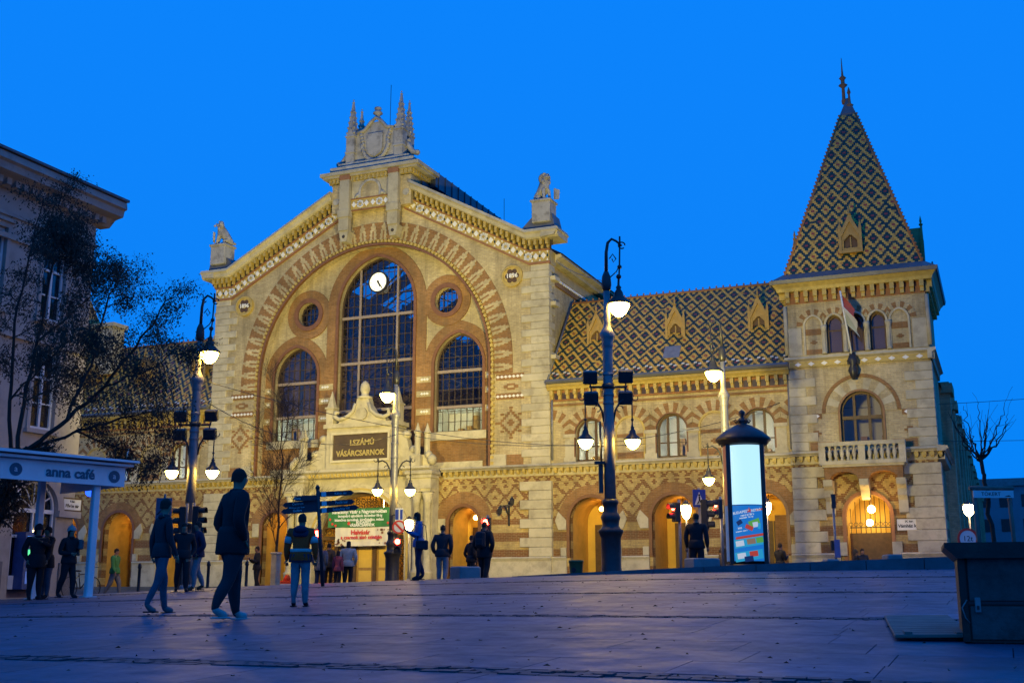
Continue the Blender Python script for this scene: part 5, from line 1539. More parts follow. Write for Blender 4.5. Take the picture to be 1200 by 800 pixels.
# ground floor pilaster capitals and arch surrounds
for c in doors:
    k = MB(); ring(k, 1.05, .32, 3.0, 0, None, c, -.12, -.001); turn(k).build('door_surround', M['plaster_l'], hs_)
    for s in (-1, 1): turn(MB().box((c+s*1.05, -.2, 2.75), (c+s*2.2, -.001, 3.0))).build('impost', M['plaster_l'], hs_)
    f = MB()
    for q in range(1, 6): 
        a = PI*q/6; f.tube([(c, .12, 3.0), (c+math.cos(a)*1.0, .12, 3.0+math.sin(a)*1.0)], .035, 4)
    ring(f, .95, .08, 3.0, 0, .0, c, .08, .18); f.box((c-1.0, .05, 2.85), (c+1.0, .18, 3.0)); f.box((c-.04, .08, 0), (c+.04, .18, 2.85)); f.box((c-1, .08, 0), (c+1, .18, .5)); f.box((c-1, .08, 1.9), (c+1, .16, 2.0))
    fo = turn(f).build('door_window', M['white'], hs_)
    turn(MB().prism(arch(1.0, 3.0, 0, 0, c)[::-1], .2, .21)).build('pane', M['glass'], fo)
for c in cols:
    for (z0, z1) in WZ:
        f = MB(); w = wdt
        f.box((c, .12, z0), (c+.09, .2, z1)).box((c+w-.09, .12, z0), (c+w, .2, z1)).box((c+.09, .12, z0), (c+w-.09, .2, z0+.1)).box((c+.09, .12, z1-.1), (c+w-.09, .2, z1))
        f.box((c+w/2-.05, .11, z0+.1), (c+w/2+.05, .2, z1-.1)).box((c+.09, .11, z0+(z1-z0)*.64), (c+w-.09, .2, z0+(z1-z0)*.64+.09)).box((c+.09, .13, z0+(z1-z0)*.32), (c+w-.09, .19, z0+(z1-z0)*.32+.05))
        fo = turn(f).build('window', M['white'], hs_)
        turn(MB().box((c+.05, .205, z0+.05), (c+w-.05, .215, z1-.05))).build('pane', M['glass'], fo)
        k = MB(); e = .16
        k.box((c-e, -.07, z0-.05), (c-.002, -.001, z1+.2)).box((c+w+.002, -.07, z0-.05), (c+w+e, -.001, z1+.2)).box((c-.002, -.07, z1+.002), (c+w+.002, -.001, z1+.2)).box((c-e-.1, -.2, z0-.2), (c+w+e+.1, -.001, z0-.051)).box((c-e-.1, -.18, z1+.21), (c+w+e+.1, -.001, z1+.34))
        turn(k).build('window_surround', M['plaster_l'], fo)
# things on the corner house
pl_ = plaque('street_name_plate', 'white framed street name plate on the beige corner house', (cx_+.002, cyy+hy(84, 591)[0], hy(84, 591)[1]), PI/2, (('V. ker.', .1, .12), ('Fővám tér', .17, -.06)), .95, .42)
sgn = thing('shop_sign', 'short pale shop sign with red capital letters behind the cafe awning', 'sign', (cx_+.4, cyy+hy(6, 577)[0]-.6, hy(6, 577)[1]), PI/2)
MB().box((-2.4, -.08, -.32), (.9, .05, .3)).build('board', M['white'], sgn); text_obj('lettering', 'BANKING', .42, rdm, sgn, (-.35, -.09, 0), ext=.01, bold=.012)
atm = thing('cash_machine', 'blue cash machine with green lit screen set in the corner house doorway', 'cash machine', (cx_+.12, cyy+dc-.2, -.1), PI/2)
k = MB(); k.box((-.5, -.25, .1), (.5, .3, 2.2)); k.build('cabinet', simple('cash_machine_blue', (.03, .07, .2), .4), atm)
MB().box((-.34, -.28, 1.25), (.34, -.2505, 1.55)).build('screen', emit('cash_screen', (.12, .9, .35), 1.2), atm); MB().box((-.42, -.27, 1.7), (.42, -.2505, 2.05)).build('header_panel', emit('cash_header', (.1, .35, 1), 1.0), atm)
MB().box((-.34, -.36, 1.02), (.34, -.2505, 1.1)).build('keypad_shelf', M['iron_grey'], atm)
MB().box((-.38, -.265, .3), (.38, -.2505, .75)).build('lower_panel', emit('cash_lower', (.15, .3, .9), .35), atm)
# ================================================================== CAFE AWNING
axl, ayl = at(-130, 24.6); axr, ayr = at(137, 28.5)
aw_dir = math.atan2(ayr-ayl, axr-axl); aw_len = math.hypot(axr-axl, ayr-ayl)
aw = thing('cafe_awning', 'white canopy with cafe name on its fascia and a square post', 'awning', (axr, ayr, 0), aw_dir)
wm = simple('white_canopy', (.78, .72, .70), .55, var=.15, scale=2)
MB().box((-aw_len, 0, 2.47), (0, .06, 2.94)).build('fascia', wm, aw)
k = MB(); k.prism([(-aw_len, 2.96), (.12, 2.96), (.12, 3.01), (-aw_len, 3.03)], -.18, 3.2); k.prism([(-aw_len, 3.06), (.2, 3.05), (.2, 3.10), (-aw_len, 3.14)], -.32, 3.3); k.build('roof', wm, aw)
MB().box((-.06, .065, 2.47), (0, 3.1, 2.94)).build('fascia', wm, aw)
pzz = terrain(axr, ayr)
for (x, y) in ((-.62, .22), (-.62, 3.0), (-5.2, .22)):
    gx_, gy_ = axr+x*math.cos(aw_dir)-y*math.sin(aw_dir), ayr+x*math.sin(aw_dir)+y*math.cos(aw_dir)
    zz = terrain(gx_, gy_)
    MB().cbox((x, y, (zz+2.955)/2), (.17, .17, 2.955-zz), .02).cbox((x, y, zz+.015), (.3, .3, .03)).build('post', wm, aw)
teal = simple('teal_print', (.02, .10, .15), .6, var=.05)
cxp = lambda px: -(137-px)/137*3.02
text_obj('lettering', 'anna café', .33, teal, aw, (cxp(75)-.05, -.008, 2.70), ext=.003, bold=.010)
for px in (12, 124):
    k = MB(); k.disc((cxp(px), 2.70), .15, -.008, -.001, 20); lo_ = k.build('round_logo', teal, aw)
    text_obj('logo_letter', 'a', .2, wm, lo_, (cxp(px), -.013, 2.71), ext=.002)
k = MB(); k.ball((0, 0, 0), .14); bs = thing('blue_beacon', 'small blue lit sign globe under the awning by its post', 'lamp', (*at(97, 33), 2.72)); k.build('globe', emit('blue_globe', (.02, .1, 1), 2.5), bs); MB().tube([(0, 0, .13), (0, 0, .4)], .02, 5).build('stem', M['iron'], bs)
# ================================================================== far side street (right)
for (px, d, w, h, lab) in ((1150, 150, 16, 13.0, 'pale modern block far down the side street, its roof stepping up'), (1195, 170, 20, 15.5, 'long pale office block at the right edge beyond the young tree'),):
    x, y = at(px, d)
    b = thing('distant_block', lab, 'building', (x, y, 0))
    MB().box((-w/2, 0, -1), (w/2, 12, h)).build('wall', simple('pale_block', (.22, .23, .26), .9, var=.2, scale=.3), b)
    MB().box((-w/2-.3, -.3, h), (w/2+.3, 12.3, h+.5)).build('parapet', M['concrete'], b)
    wm_ = MB().cbox((0, -.03, 0), (1.5, .06, 1.6)).mesh('window', M['glass_dark'] if 'glass_dark' in M else M['iron'])
    for r in range(int(h/3.1)):
        for c in range(int(w/2.6)): link('window', wm_, b, (-w/2+1.4+c*2.6, 0, 1.8+r*3.1))
# ================================================================== LAMP POSTS
def spot(parent, loc, target_world, power, size, blend, colr, base):
    l = bpy.data.lights.new('floodlight', 'SPOT'); l.energy = power; l.spot_size = R(size); l.spot_blend = blend; l.color = colr; l.shadow_soft_size = .25
    o = bpy.data.objects.new('floodlight_beam', l); col.objects.link(o); o.parent = parent; o.location = loc
    d = Vector(target_world)-(Vector(base)+Vector(loc))
    o.rotation_euler = d.to_track_quat('-Z', 'Y').to_euler()
    return o
def lantern(parent, x, y, z, sc=1.0, rod=.35):
    k = MB(); k.lathe([(.02, .62), (.03, .45), (.07, .40), (.05, .36), (.10, .28), (.12, .18), (.27, .04), (.30, .0), (.27, -.02)], (0, 0, 0), 12); k.tube([(0, 0, .6), (0, 0, .6+rod)], .02, 6); k.ball((0, 0, .66), .05, 8, 5)
    k.v = [(x+v[0]*sc, y+v[1]*sc, z+v[2]*sc) for v in k.v]
    o = k.build('lantern_hood', M['iron'], parent)
    b = MB(); b.lathe([(.25, -.025), (.24, -.08), (.17, -.22), (.08, -.30), (.02, -.32)], (0, 0, 0), 12); b.v = [(x+v[0]*sc, y+v[1]*sc, z+v[2]*sc) for v in b.v]
    b.build('lantern_glass', M['glass_lamp'], o)
def lamp_post(px, d, lab, crook=1, rz=YAW, light=True, metal='iron_grey', floods=()):
    x, y = at(px, d); z = terrain(x, y)-.02
    t = thing('street_lamp', lab, 'street lamp', (x, y, z), rz, 'tall ornate street lamps around the square')
    b = MB(); b.lathe([(.34, 0), (.36, .05), (.36, .18), (.30, .24), (.30, .42), (.285, .46), (.285, 1.28), (.31, 1.34), (.34, 1.42), (.38, 1.48), (.27, 1.56), (.24, 1.64), (.25, 1.76), (.29, 1.86), (.24, 1.95), (.21, 2.02), (.205, 2.20), (.24, 2.26), (.24, 2.32), (.18, 2.38)], (0, 0, 0), 16); b.build('base', M['iron'], t)
    s = MB(); s.lathe([(.165, 2.38), (.155, 4.4), (.145, 6.75), (.15, 6.8), (.175, 6.85), (.155, 6.95), (.2, 7.08), (.23, 7.2), (.16, 7.32), (.11, 7.42), (.095, 7.5), (.09, 8.55)], (0, 0, 0), 14)
    for zz in (5.1, 5.35, 5.95): s.lathe([(.16, zz), (.165, zz+.02), (.165, zz+.06), (.16, zz+.08)], (0, 0, 0), 14)
    s.build('shaft', M[metal], t)
    c = MB(); c.lathe([(.09, 8.5), (.13, 8.58), (.15, 8.7), (.13, 8.95), (.07, 9.1)], (0, 0, 0), 10)
    c.tube([(0, 0, 9.05), (crook*.01, 0, 9.7), (crook*.06, 0, 10.0), (crook*.18, 0, 10.12), (crook*.32, 0, 10.05), (crook*.48, 0, 9.9)], [.055, .05, .045, .04, .035, .03], 8)
    c.tube([(crook*.48+crook*.10*math.cos(q), 0, 9.92+.10*math.sin(q)) for q in [i*.6 for i in range(10)]], .022, 5)
    c.tube([(crook*.42, 0, 9.95), (crook*.40, 0, 9.3), (crook*.36, 0, 8.6)], .025, 6); c.ball((crook*.40, 0, 9.25), .07); c.ball((crook*.37, 0, 8.95), .08); c.tube([(crook*.42, 0, 10.2), (crook*.42, 0, 9.9)], .03, 5)
    c.tube([(crook*.1, 0, 9.5), (crook*.2, 0, 9.65), (crook*.3, 0, 9.5), (crook*.22, 0, 9.4), (crook*.18, 0, 9.5)], .02, 5); c.tube([(crook*.08, 0, 8.9), (crook*.3, 0, 9.1), (crook*.40, 0, 9.3)], .018, 5)
    c.build('crook', M['iron'], t)
    lantern(t, crook*.36, 0, 8.12, 1.25, .1)
    for sgn_ in (-1, 1):
        a = MB(); a.tube([(sgn_*.14, 0, 4.6), (sgn_*.2, 0, 4.95), (sgn_*.33, 0, 5.18), (sgn_*.5, 0, 5.28), (sgn_*.7, 0, 5.22)], .03, 6)
        a.tube([(sgn_*.33+.09*math.cos(q)*sgn_, 0, 4.98+.09*math.sin(q)) for q in [i*.6 for i in range(9)]], .016, 5)
        a.tube([(sgn_*.7+sgn_*.08+.08*math.cos(q)*sgn_, 0, 5.3+.08*math.sin(q)) for q in [2+i*.6 for i in range(9)]], .016, 5)
        a.tube([(sgn_*.68, 0, 5.4), (sgn_*.68, 0, 4.6)], .02, 6); a.ball((sgn_*.68, 0, 5.3), .045); a.build('lantern_arm', M['iron'], t)
        lantern(t, sgn_*.68, 0, 4.08, .88, .1)
    base = (x, y, z)
    if floods:
        br = MB(); br.tube([(-.55, 0, 5.62), (.55, 0, 5.62)], .035, 6); br.lathe([(.19, 5.56), (.19, 5.70)], (0, 0, 0), 12); br.build('flood_bracket', M['iron'], t)
        for (fx_, fz_) in ((-.52, 5.92), (.52, 5.95), (-.5, 5.30), (.5, 5.32)):
            f = MB(); f.cbox((0, 0, 0), (.42, .28, .38), .03); f.xform(Matrix.Rotation(R(18), 4, 'X')); f.v = [(v[0]+fx_, v[1]+.1, v[2]+fz_) for v in f.v]
            f.tube([(fx_, 0, 5.62), (fx_, .1, fz_-.18)], .025, 5); f.build('floodlight_housing', M['iron'], t)
        lmp = MB()
        for (dx, dz) in ((-.52, 5.92), (.52, 5.95)): lmp.cbox((dx, .27, dz+.08), (.3, .01, .24))
        for i, (tx, ty, tz, pw, sz) in enumerate(floods):
            colr = (1.0, .84, .27) if tz > 6 else (1.0, .66, .10)
            lo_ = Matrix.Rotation(-rz, 4, 'Z')
            wloc = Vector((x, y, z))+Matrix.Rotation(rz, 4, 'Z') @ Vector(((-.52, .52)[i % 2], .42, 5.95+.06*i))
            o = spot(t, (0, 0, 0), (tx, ty, tz), pw, sz, .9, colr, wloc)
            d_ = Vector((tx, ty, tz))-wloc
            o.location = Matrix.Rotation(-rz, 4, 'Z') @ (wloc-Vector((x, y, z)))
            o.rotation_euler = (Matrix.Rotation(-rz, 4, 'Z') @ d_).to_track_quat('-Z', 'Y').to_euler()
    return t
hx = lambda v: XC+v
FL = 1.0
lamp_post(217, 38.5, 'ornate street lamp with floodlights in front of the left wing', 1, floods=((hx(-4), YF, 14, 20000*FL, 72), (hx(-16), YF, 9, 6000*FL, 70), (hx(-8), YF, 2.5, 3500*FL, 60)))
lamp_post(459, 48, 'grey ornate street lamp in front of the main entrance', -1, floods=())
lc = lamp_post(717, 33, 'nearest tall street lamp with floodlights before the right wing', 1, floods=((hx(3), YF, 13, 21000*FL, 70), (hx(15), YF, 10, 11000*FL, 80), (hx(26.4), YF, 13, 7500*FL, 62), (hx(13), YF, 2.5, 4200*FL, 70), (hx(2), YF, 3, 2500*FL, 50)))
lamp_post(857, 43, 'ornate street lamp half hidden behind the advertising column', -1)
k = MB(); k.box((-.32, -.1, 2.55), (-.2, .08, 3.35)); k.tube([(-.24, -.05, 3.3), (-.26, -.05, 4.6)], .03, 6); k.cbox((-.3, -.1, 3.4), (.3, .2, .08)); k.build('control_box', M['iron'], lc)
# ================================================================== ADVERTISING COLUMN
x, y = at(878, 33); z = terrain(x, y)
ad = thing('advertising_column', 'dark round advertising column with lit white panel above a blue poster', 'advertising column', (x, y, z), YAW+R(-6))
k = MB(); k.lathe([(.74, 0), (.74, .08), (.70, .1), (.70, .18), (.67, .2), (.67, .28), (.64, .3), (.64, .40), (.62, .42), (.62, .52)], (0, 0, 0), 28); k.build('base', M['iron'], ad)
k = MB(); k.lathe([(.57, .52), (.57, 3.86)], (0, 0, 0), 28); k.build('core', M['iron'], ad)
k = MB(); k.lathe([(.62, 3.86), (.70, 3.9), (.72, 3.96), (.80, 4.02), (.78, 4.08), (.55, 4.28), (.30, 4.42), (.12, 4.5), (.18, 4.56), (.18, 4.60), (.06, 4.64), (.05, 4.72), (.09, 4.80), (.09, 4.86), (.02, 4.92)], (0, 0, 0), 28)
for i in range(6):
    a = i*PI/3; k.tube([(.16*math.cos(a), .16*math.sin(a), 4.52), (.24*math.cos(a), .24*math.sin(a), 4.60), (.17*math.cos(a), .17*math.sin(a), 4.64)], .02, 5)
k.build('cap', M['iron'], ad)
for a in (R(-142), R(-38), R(90)):
    k = MB(); k.cbox((.60*math.cos(a), .60*math.sin(a), 2.19), (.12, .12, 3.34)); k.build('upright', M['iron'], ad)
def curved(z0, z1, a0, a1, r, mat, name, n=16, skew=0, parent=None):
    m = MB()
    for i in range(n+1):
        a = a0+(a1-a0)*i/n
        m.v.append((r*math.cos(a), r*math.sin(a), z0+skew*i/n)); m.v.append((r*math.cos(a), r*math.sin(a), z1+skew*i/n))
    for i in range(n): m.face([2*i, 2*i+2, 2*i+3, 2*i+1], True)
    return m.build(name, mat, parent or ad)
A0, A1 = R(-136), R(-44)
wp = emit('lit_white_panel', (.52, .86, 1.0), 1.0)
curved(2.16, 3.84, A0, A1, .585, wp, 'lit_panel')
for (b0, b1) in ((R(-32), R(84)), (R(96), R(212))):
    curved(2.16, 3.84, b0, b1, .585, emit('lit_side_poster', (.25, .08, .05), .6), 'side_poster'); curved(.6, 2.14, b0, b1, .585, emit('lit_side_poster_low', (.03, .12, .35), .6), 'side_poster')
pb = curved(.6, 2.14, A0, A1, .586, emit('poster_blue', (.012, .16, .50), .9), 'poster')
def wrap(mb, r):    # (angle-width metres from centre, height) -> curved sheet
    out = []
    for v in mb.v:
        a = R(-90)+v[0]/.586; out.append(((r-v[1])*math.cos(a), (r-v[1])*math.sin(a), v[2]))
    mb.v = out; return mb
def pstrip(cx, cz, w, h, ang, mat, lift, name):
    m = MB(); n = 8
    for i in range(n+1):
        for j in (0, 1):
            lx = -w/2+w*i/n; lz = -h/2+h*j
            m.v.append((cx+lx*math.cos(ang)-lz*math.sin(ang), -lift, cz+lx*math.sin(ang)+lz*math.cos(ang)))
    for i in range(n): m.face([2*i, 2*i+2, 2*i+3, 2*i+1])
    wrap(m, .586).build(name, mat, pb)
TI = R(8)
cya, red_, wht_, grn_, nav_ = emit('poster_cyan', (.03, .38, .60), .7), emit('poster_red', (.55, .06, .03), .7), emit('poster_white', (.6, .68, .75), .7), emit('poster_green', (.12, .42, .06), .7), emit('poster_navy', (.01, .03, .12), .7)
pstrip(.05, 1.28, .86, .07, TI, red_, .004, 'red_ribbon'); pstrip(.0, .75, .84, .26, TI, cya, .003, 'cyan_band'); pstrip(.0, 1.12, .86, .24, TI, cya, .003, 'cyan_band')
for i, (px_, pz_, c_) in enumerate(((-.26, 1.08, wht_), (.06, 1.14, emit('poster_photo', (.35, .22, .12), .6)), (.32, 1.18, grn_), (-.22, .74, wht_), (.12, .80, red_), (-.02, .66, nav_))): pstrip(px_, pz_, .24, .15, TI, c_, .006+.0005*i, 'photo_patch')
pstrip(.18, 1.64, .34, .2, R(20), grn_, .004, 'green_patch'); pstrip(.02, 1.52, .22, .12, R(-25), red_, .005, 'red_patch'); pstrip(.2, 1.6, .16, .14, R(10), wht_, .006, 'pale_patch'); pstrip(.32, 1.56, .1, .16, R(-10), cya, .0065, 'cyan_patch'); pstrip(.34, 2.02, .24, .05, TI, red_, .004, 'red_ribbon'); pstrip(-.25, 1.66, .16, .12, R(30), nav_, .004, 'dark_mark')
for (s_, sz, cx, cz) in (('BUDAPEST', .10, -.20, 1.94), ('RETRÓ', .10, .24, 2.0), ('retró kiállítás', .07, -.02, 1.87), ('interaktív élmény', .055, -.05, 1.80), ('2022', .06, -.24, 1.50), ('november - január', .045, -.2, 1.42)):
    o = text_obj('poster_lettering', s_, sz, wht_, pb, (0, 0, 0), (0, 0, 0), .0, bold=.003)
    ca, sa = math.cos(TI), math.sin(TI)
    for v in o.data.vertices:
        X_, Z_ = cx+v.co.x*ca-v.co.y*sa, cz+v.co.x*sa+v.co.y*ca
        a = R(-90)+X_/.586; v.co = ((.595)*math.cos(a), (.595)*math.sin(a), Z_)
k = MB(); k.prism([((.09 if i % 2 == 0 else .036)*math.sin(i*PI/5)+.03, 1.99+(.09 if i % 2 == 0 else .036)*math.cos(i*PI/5)) for i in range(10)][::-1], -.010, -.006); wrap(k, .586).build('red_star', red_, pb)
# ================================================================== TRAFFIC LIGHTS AND SIGNS
redl = emit('red_signal', (1.0, .03, .015), 90)
dull = M['black']
def signal(px, d, lab, hgt, face, n=3, lit=0, pole=True, both=False, name='traffic_light', grp='traffic lights along the crossing'):
    x, y = at(px, d); z = terrain(x, y)
    t = thing(name, lab, 'traffic light', (x, y, z), YAW+R(face), grp)
    if pole: MB().tube([(0, .12, 0), (0, .12, hgt+.1)], .05, 8).lathe([(.11, 0), (.11, .25), (.06, .3)], (0, .12, 0), 10).build('pole', M['iron_grey'], t)
    hh = .32*n
    MB().cbox((0, 0, hgt-hh/2), (.3, .2, hh), .02).build('housing', M['black'], t)
    for i in range(n):
        zz = hgt-.16-i*.32
        k = MB(); k.disc((0, zz), .105, -.125, -.1005, 16); k.build('lens', redl if i == lit else dull, t)
        v = MB()
        a0 = [(.12*math.cos(q*PI/8), zz+.12*math.sin(q*PI/8)) for q in range(-1, 10)]; a1 = [(.135*math.cos(q*PI/8), zz+.135*math.sin(q*PI/8)) for q in range(-1, 10)]
        v.band(a0, a1, -.30, -.1); v.build('visor', M['black'], t)
    return t
signal(370, 40, 'small red pedestrian signal right beside the head of the child in orange', 2.08, 4, 2, 0)
s1 = signal(465, 46.5, 'red signal on the lamp post before the entrance', 2.02, 0, 2, 0, False)
MB().tube([(0, .1, 1.8), (-.22, .3, 1.8)], .03, 6).build('bracket', M['iron'], s1)
signal(570, 41, 'red pedestrian signal above the man with the backpack', 2.45, -15, 2, 0)
signal(829, 36, 'three light traffic signal with visors beside the blue crossing sign', 2.62, 75, 3, 9)
signal(795, 39, 'red traffic signal seen from the side left of the blue crossing sign', 2.8, -70, 2, 0)
signal(845, 40, 'small dark signal with red light hard by the advertising column', 3.0, -60, 2, 0)
signal(209, 37, 'dark traffic signal left of the floodlit lamp post', 2.75, -80, 3, 9)
signal(226, 37, 'dark traffic signal right of the floodlit lamp post', 2.75, 80, 3, 9)
def board_sign(name, px, d, lab, zc, w, h, mat, face=0, cat='sign', pole=True, text=None, r=.035, back=None):
    x, y = at(px, d); z = terrain(x, y)
    t = thing(name, lab, cat, (x, y, z), YAW+R(face))
    if pole: MB().tube([(0, .04, 0), (0, .04, zc+h*.6)], r, 8).build('pole', M['iron_grey'], t)
    k = MB().cbox((0, 0, zc), (w, .03, h), .004); k.build('panel', mat, t)
    return t, zc
blue_s = simple('blue_sign', (.02, .05, .30), .4, var=.05)
t, zc = board_sign('crossing_sign', 823, 36, 'blue pedestrian crossing sign above the traffic signal', 2.66, .40, .54, blue_s)
MB().prism([(-.15, zc-.2), (.15, zc-.2), (0, zc+.2)], -.022, -.0155).build('white_triangle', M['white'], t)
k = MB(); k.disc((0, zc+.1), .035, -.030, -.023, 10); k.prism([(-.02, zc-.06), (.03, zc-.06), (.03, zc+.06), (-.02, zc+.06)], -.030, -.023); k.prism([(-.08, zc-.18), (-.045, zc-.18), (.02, zc-.06), (-.015, zc-.06)], -.030, -.023); k.prism([(.05, zc-.18), (.085, zc-.18), (.03, zc-.06), (0, zc-.06)], -.030, -.023); k.build('walking_figure', M['black'], t)
t, zc = board_sign('road_sign', 186, 33, 'tall dark back of a road sign with a diagonal stripe by the left lamp', 2.02, .45, 1.15, simple('sign_back', (.10, .13, .20), .5), 0)
k = MB(); k.prism([(-.2, zc+.1), (-.15, zc+.1), (.2, zc+.5), (.15, zc+.5)], -.022, -.0155); k.build('diagonal_stripe', M['black'], t)
t, zc = board_sign('street_panel', 466, 46.8, 'white panel with blue print on the lamp post over the red signal', 2.95, .32, .52, M['white'], 0, pole=False)
k = MB(); k.box((-.15, -.022, zc-.2), (-.02, -.0155, zc+.2)); k.box((.04, -.022, zc-.2), (.14, -.0155, zc+.2)); k.build('blue_print', blue_s, t)
MB().tube([(-.1, .03, zc), (-.3, .25, zc)], .02, 5).build('bracket', M['iron'], t)
x, y = at(466, 46.6)
t = thing('round_sign', 'round red bordered prohibition sign under the white panel on the lamp post', 'sign', (x, y, 2.44), YAW)
MB().disc((0, 0), .26, -.02, .0, 24).build('disc', M['white'], t)
c1 = [(.27*math.cos(2*PI*i/28), .27*math.sin(2*PI*i/28)) for i in range(29)]; c0 = [(q[0]*.75, q[1]*.75) for q in c1]
MB().band(c0, c1, -.03, -.019, False).build('red_border', rdm, t)
k = MB(); k.prism([(-.18, .12), (-.12, .18), (.18, -.12), (.12, -.18)][::-1], -.028, -.0205); k.build('red_bar', rdm, t); MB().tube([(-.05, .01, 0), (-.28, .2, 0)], .02, 5).build('bracket', M['iron'], t)
# lanterns low in the street: entrance, crossing, tower side
def globe_lamp(px, d, py, lab, st=60, pole=True, rr_=.17):
    x, y = at(px, d); z = terrain(x, y); zz = (690-py)/1376*d
    t = thing('globe_lamp', lab, 'lamp', (x, y, z), 0, 'low globe lamps')
    k = MB(); k.tube([(0, 0, 0), (0, 0, zz-z-.2)], .035, 8); k.lathe([(.09, 0), (.09, .35), (.05, .45)], (0, 0, 0), 10); k.build('pole', M['iron_grey'], t)
    g_ = MB(); g_.lathe([(.06, -.24), (rr_*.55, -.2), (rr_*.85, -.08), (rr_, .05), (rr_*.95, .16), (rr_*.6, .22)], (0, 0, zz-z), 18); g_.build('glass', emit('globe_glass', (1.0, .70, .28), st), t)
    h_ = MB(); h_.lathe([(rr_*1.15, .22), (.1, .32), (.03, .40)], (0, 0, zz-z), 10); h_.build('cap', M['iron'], t)
globe_lamp(478, 50, 616, 'bright globe lamp beside the man looking at his phone', 90, rr_=.19)
globe_lamp(807, 40, 600, 'bright globe lamp between the crossing signals', 70)
globe_lamp(903, 45, 596, 'bright globe lamp just right of the advertising column', 70)
globe_lamp(1143, 48, 598, 'yellow street lantern on a thin post right of the tower', 80, rr_=.22)
# round ban sign next to that lantern
x, y = at(1139, 46)
t = thing('round_sign', 'round red bordered sign above the dark cabinet by the side street', 'sign', (x, y, terrain(x, y)), YAW)
MB().tube([(0, .05, 0), (0, .05, 2.2)], .035, 8).build('pole', M['iron_grey'], t); MB().disc((0, 1.95), .40, -.02, .0, 24).build('disc', M['white'], t)
c1 = [(.42*math.cos(2*PI*i/28), 1.95+.42*math.sin(2*PI*i/28)) for i in range(29)]; c0 = [(q[0]*.78, 1.95+(q[1]-1.95)*.78) for q in c1]
MB().band(c0, c1, -.035, -.019, False).build('red_border', rdm, t)
text_obj('lettering', '12t', .3, M['black'], t, (0, -.024, 1.95), ext=.002)
# bus stop pole before the tower
x, y = at(982, 41); t = thing('stop_pole', 'thin grey stop pole with timetable case in front of the tower', 'pole', (x, y, terrain(x, y)), YAW)
MB().tube([(0, 0, 0), (0, 0, 2.85)], .045, 8).build('pole', M['iron_grey'], t); MB().cbox((-.0, -.05, 3.05), (.16, .06, .5)).build('head_plate', M['iron'], t); MB().cbox((.04, -.06, 1.4), (.2, .06, .62)).build('timetable_case', simple('timetable_blue', (.16, .17, .34), .5), t)
MB().cbox((-.12, -.03, 1.5), (.1, .12, .34)).build('side_box', M['black'], t)
# finger post
x, y = at(378, 28.5); z = terrain(x, y)
t = thing('finger_post', 'slightly leaning dark finger post with seven direction boards', 'signpost', (x, y, z), YAW)
t.rotation_euler = (0, R(-5), YAW)
MB().tube([(0, 0, 0), (0, 0, 2.38)], .045, 8).lathe([(.05, 2.36), (.06, 2.4), (.02, 2.46)], (0, 0, 0), 8).build('post', M['iron'], t)
fb = simple('finger_blue', (.012, .014, .025), .45, var=.1)
names = ('Duna', 'Centrum', 'Múzeum krt.', 'Gellért', 'Kálvin tér', 'Petőfi híd', 'Szabadság híd')
for i, (ang, zz, L, flip) in enumerate(((-158, 2.15, .62, 1), (172, 2.04, .92, 1), (-170, 1.93, .78, 1), (-166, 1.86, .92, 1), (18, 2.22, .90, 0), (14, 1.99, .90, 0), (-4, 1.82, 1.0, 0))):
    h = MB(); e = .062
    h.prism([(.04, zz-e), (L-.08, zz-e), (L, zz), (L-.08, zz+e), (.04, zz+e)], -.015, .015)
    o = h.build('direction_board', fb, t, (0, 0, 0), (0, 0, R(ang)))
    m_ = MB().cbox((.14, -.017, zz), (.12, .003, .11)); m_.build('pictogram', M['white'], o)
    if flip:
        o2 = text_obj('lettering', names[i], .085, M['white'], o, (.52, .018, zz), (PI/2, 0, PI), .002, sx=.9)
    else:
        o2 = text_obj('lettering', names[i], .085, M['white'], o, (.56, -.018, zz), (PI/2, 0, 0), .002, sx=.9)
# litter bin
x, y = at(675.5, 33); z = terrain(x, y)
t = thing('litter_bin', 'green plastic litter bin with open top beside the tall street lamp', 'litter bin', (x, y, z), 0)
gm = simple('bin_green', (.025, .085, .03), .45, var=.2)
k = MB(); k.lathe([(.16, .0), (.17, .03), (.185, .4), (.20, .58), (.21, .6)], (0, 0, 0), 18); k.build('body', gm, t)
k = MB(); cc = [(.21, .58), (.215, .60), (.215, .64), (.20, .65), (.17, .64), (.165, .60)]; k.lathe(cc, (0, 0, 0), 18); k.build('rim', gm, t); MB().lathe([(.15, .651), (.15, .655)], (0, 0, 0), 16).build('opening', M['black'], t)
k = MB(); k.disc((0, .38), .07, -.21, -.19, 14); k.build('emblem', M['black'], t)
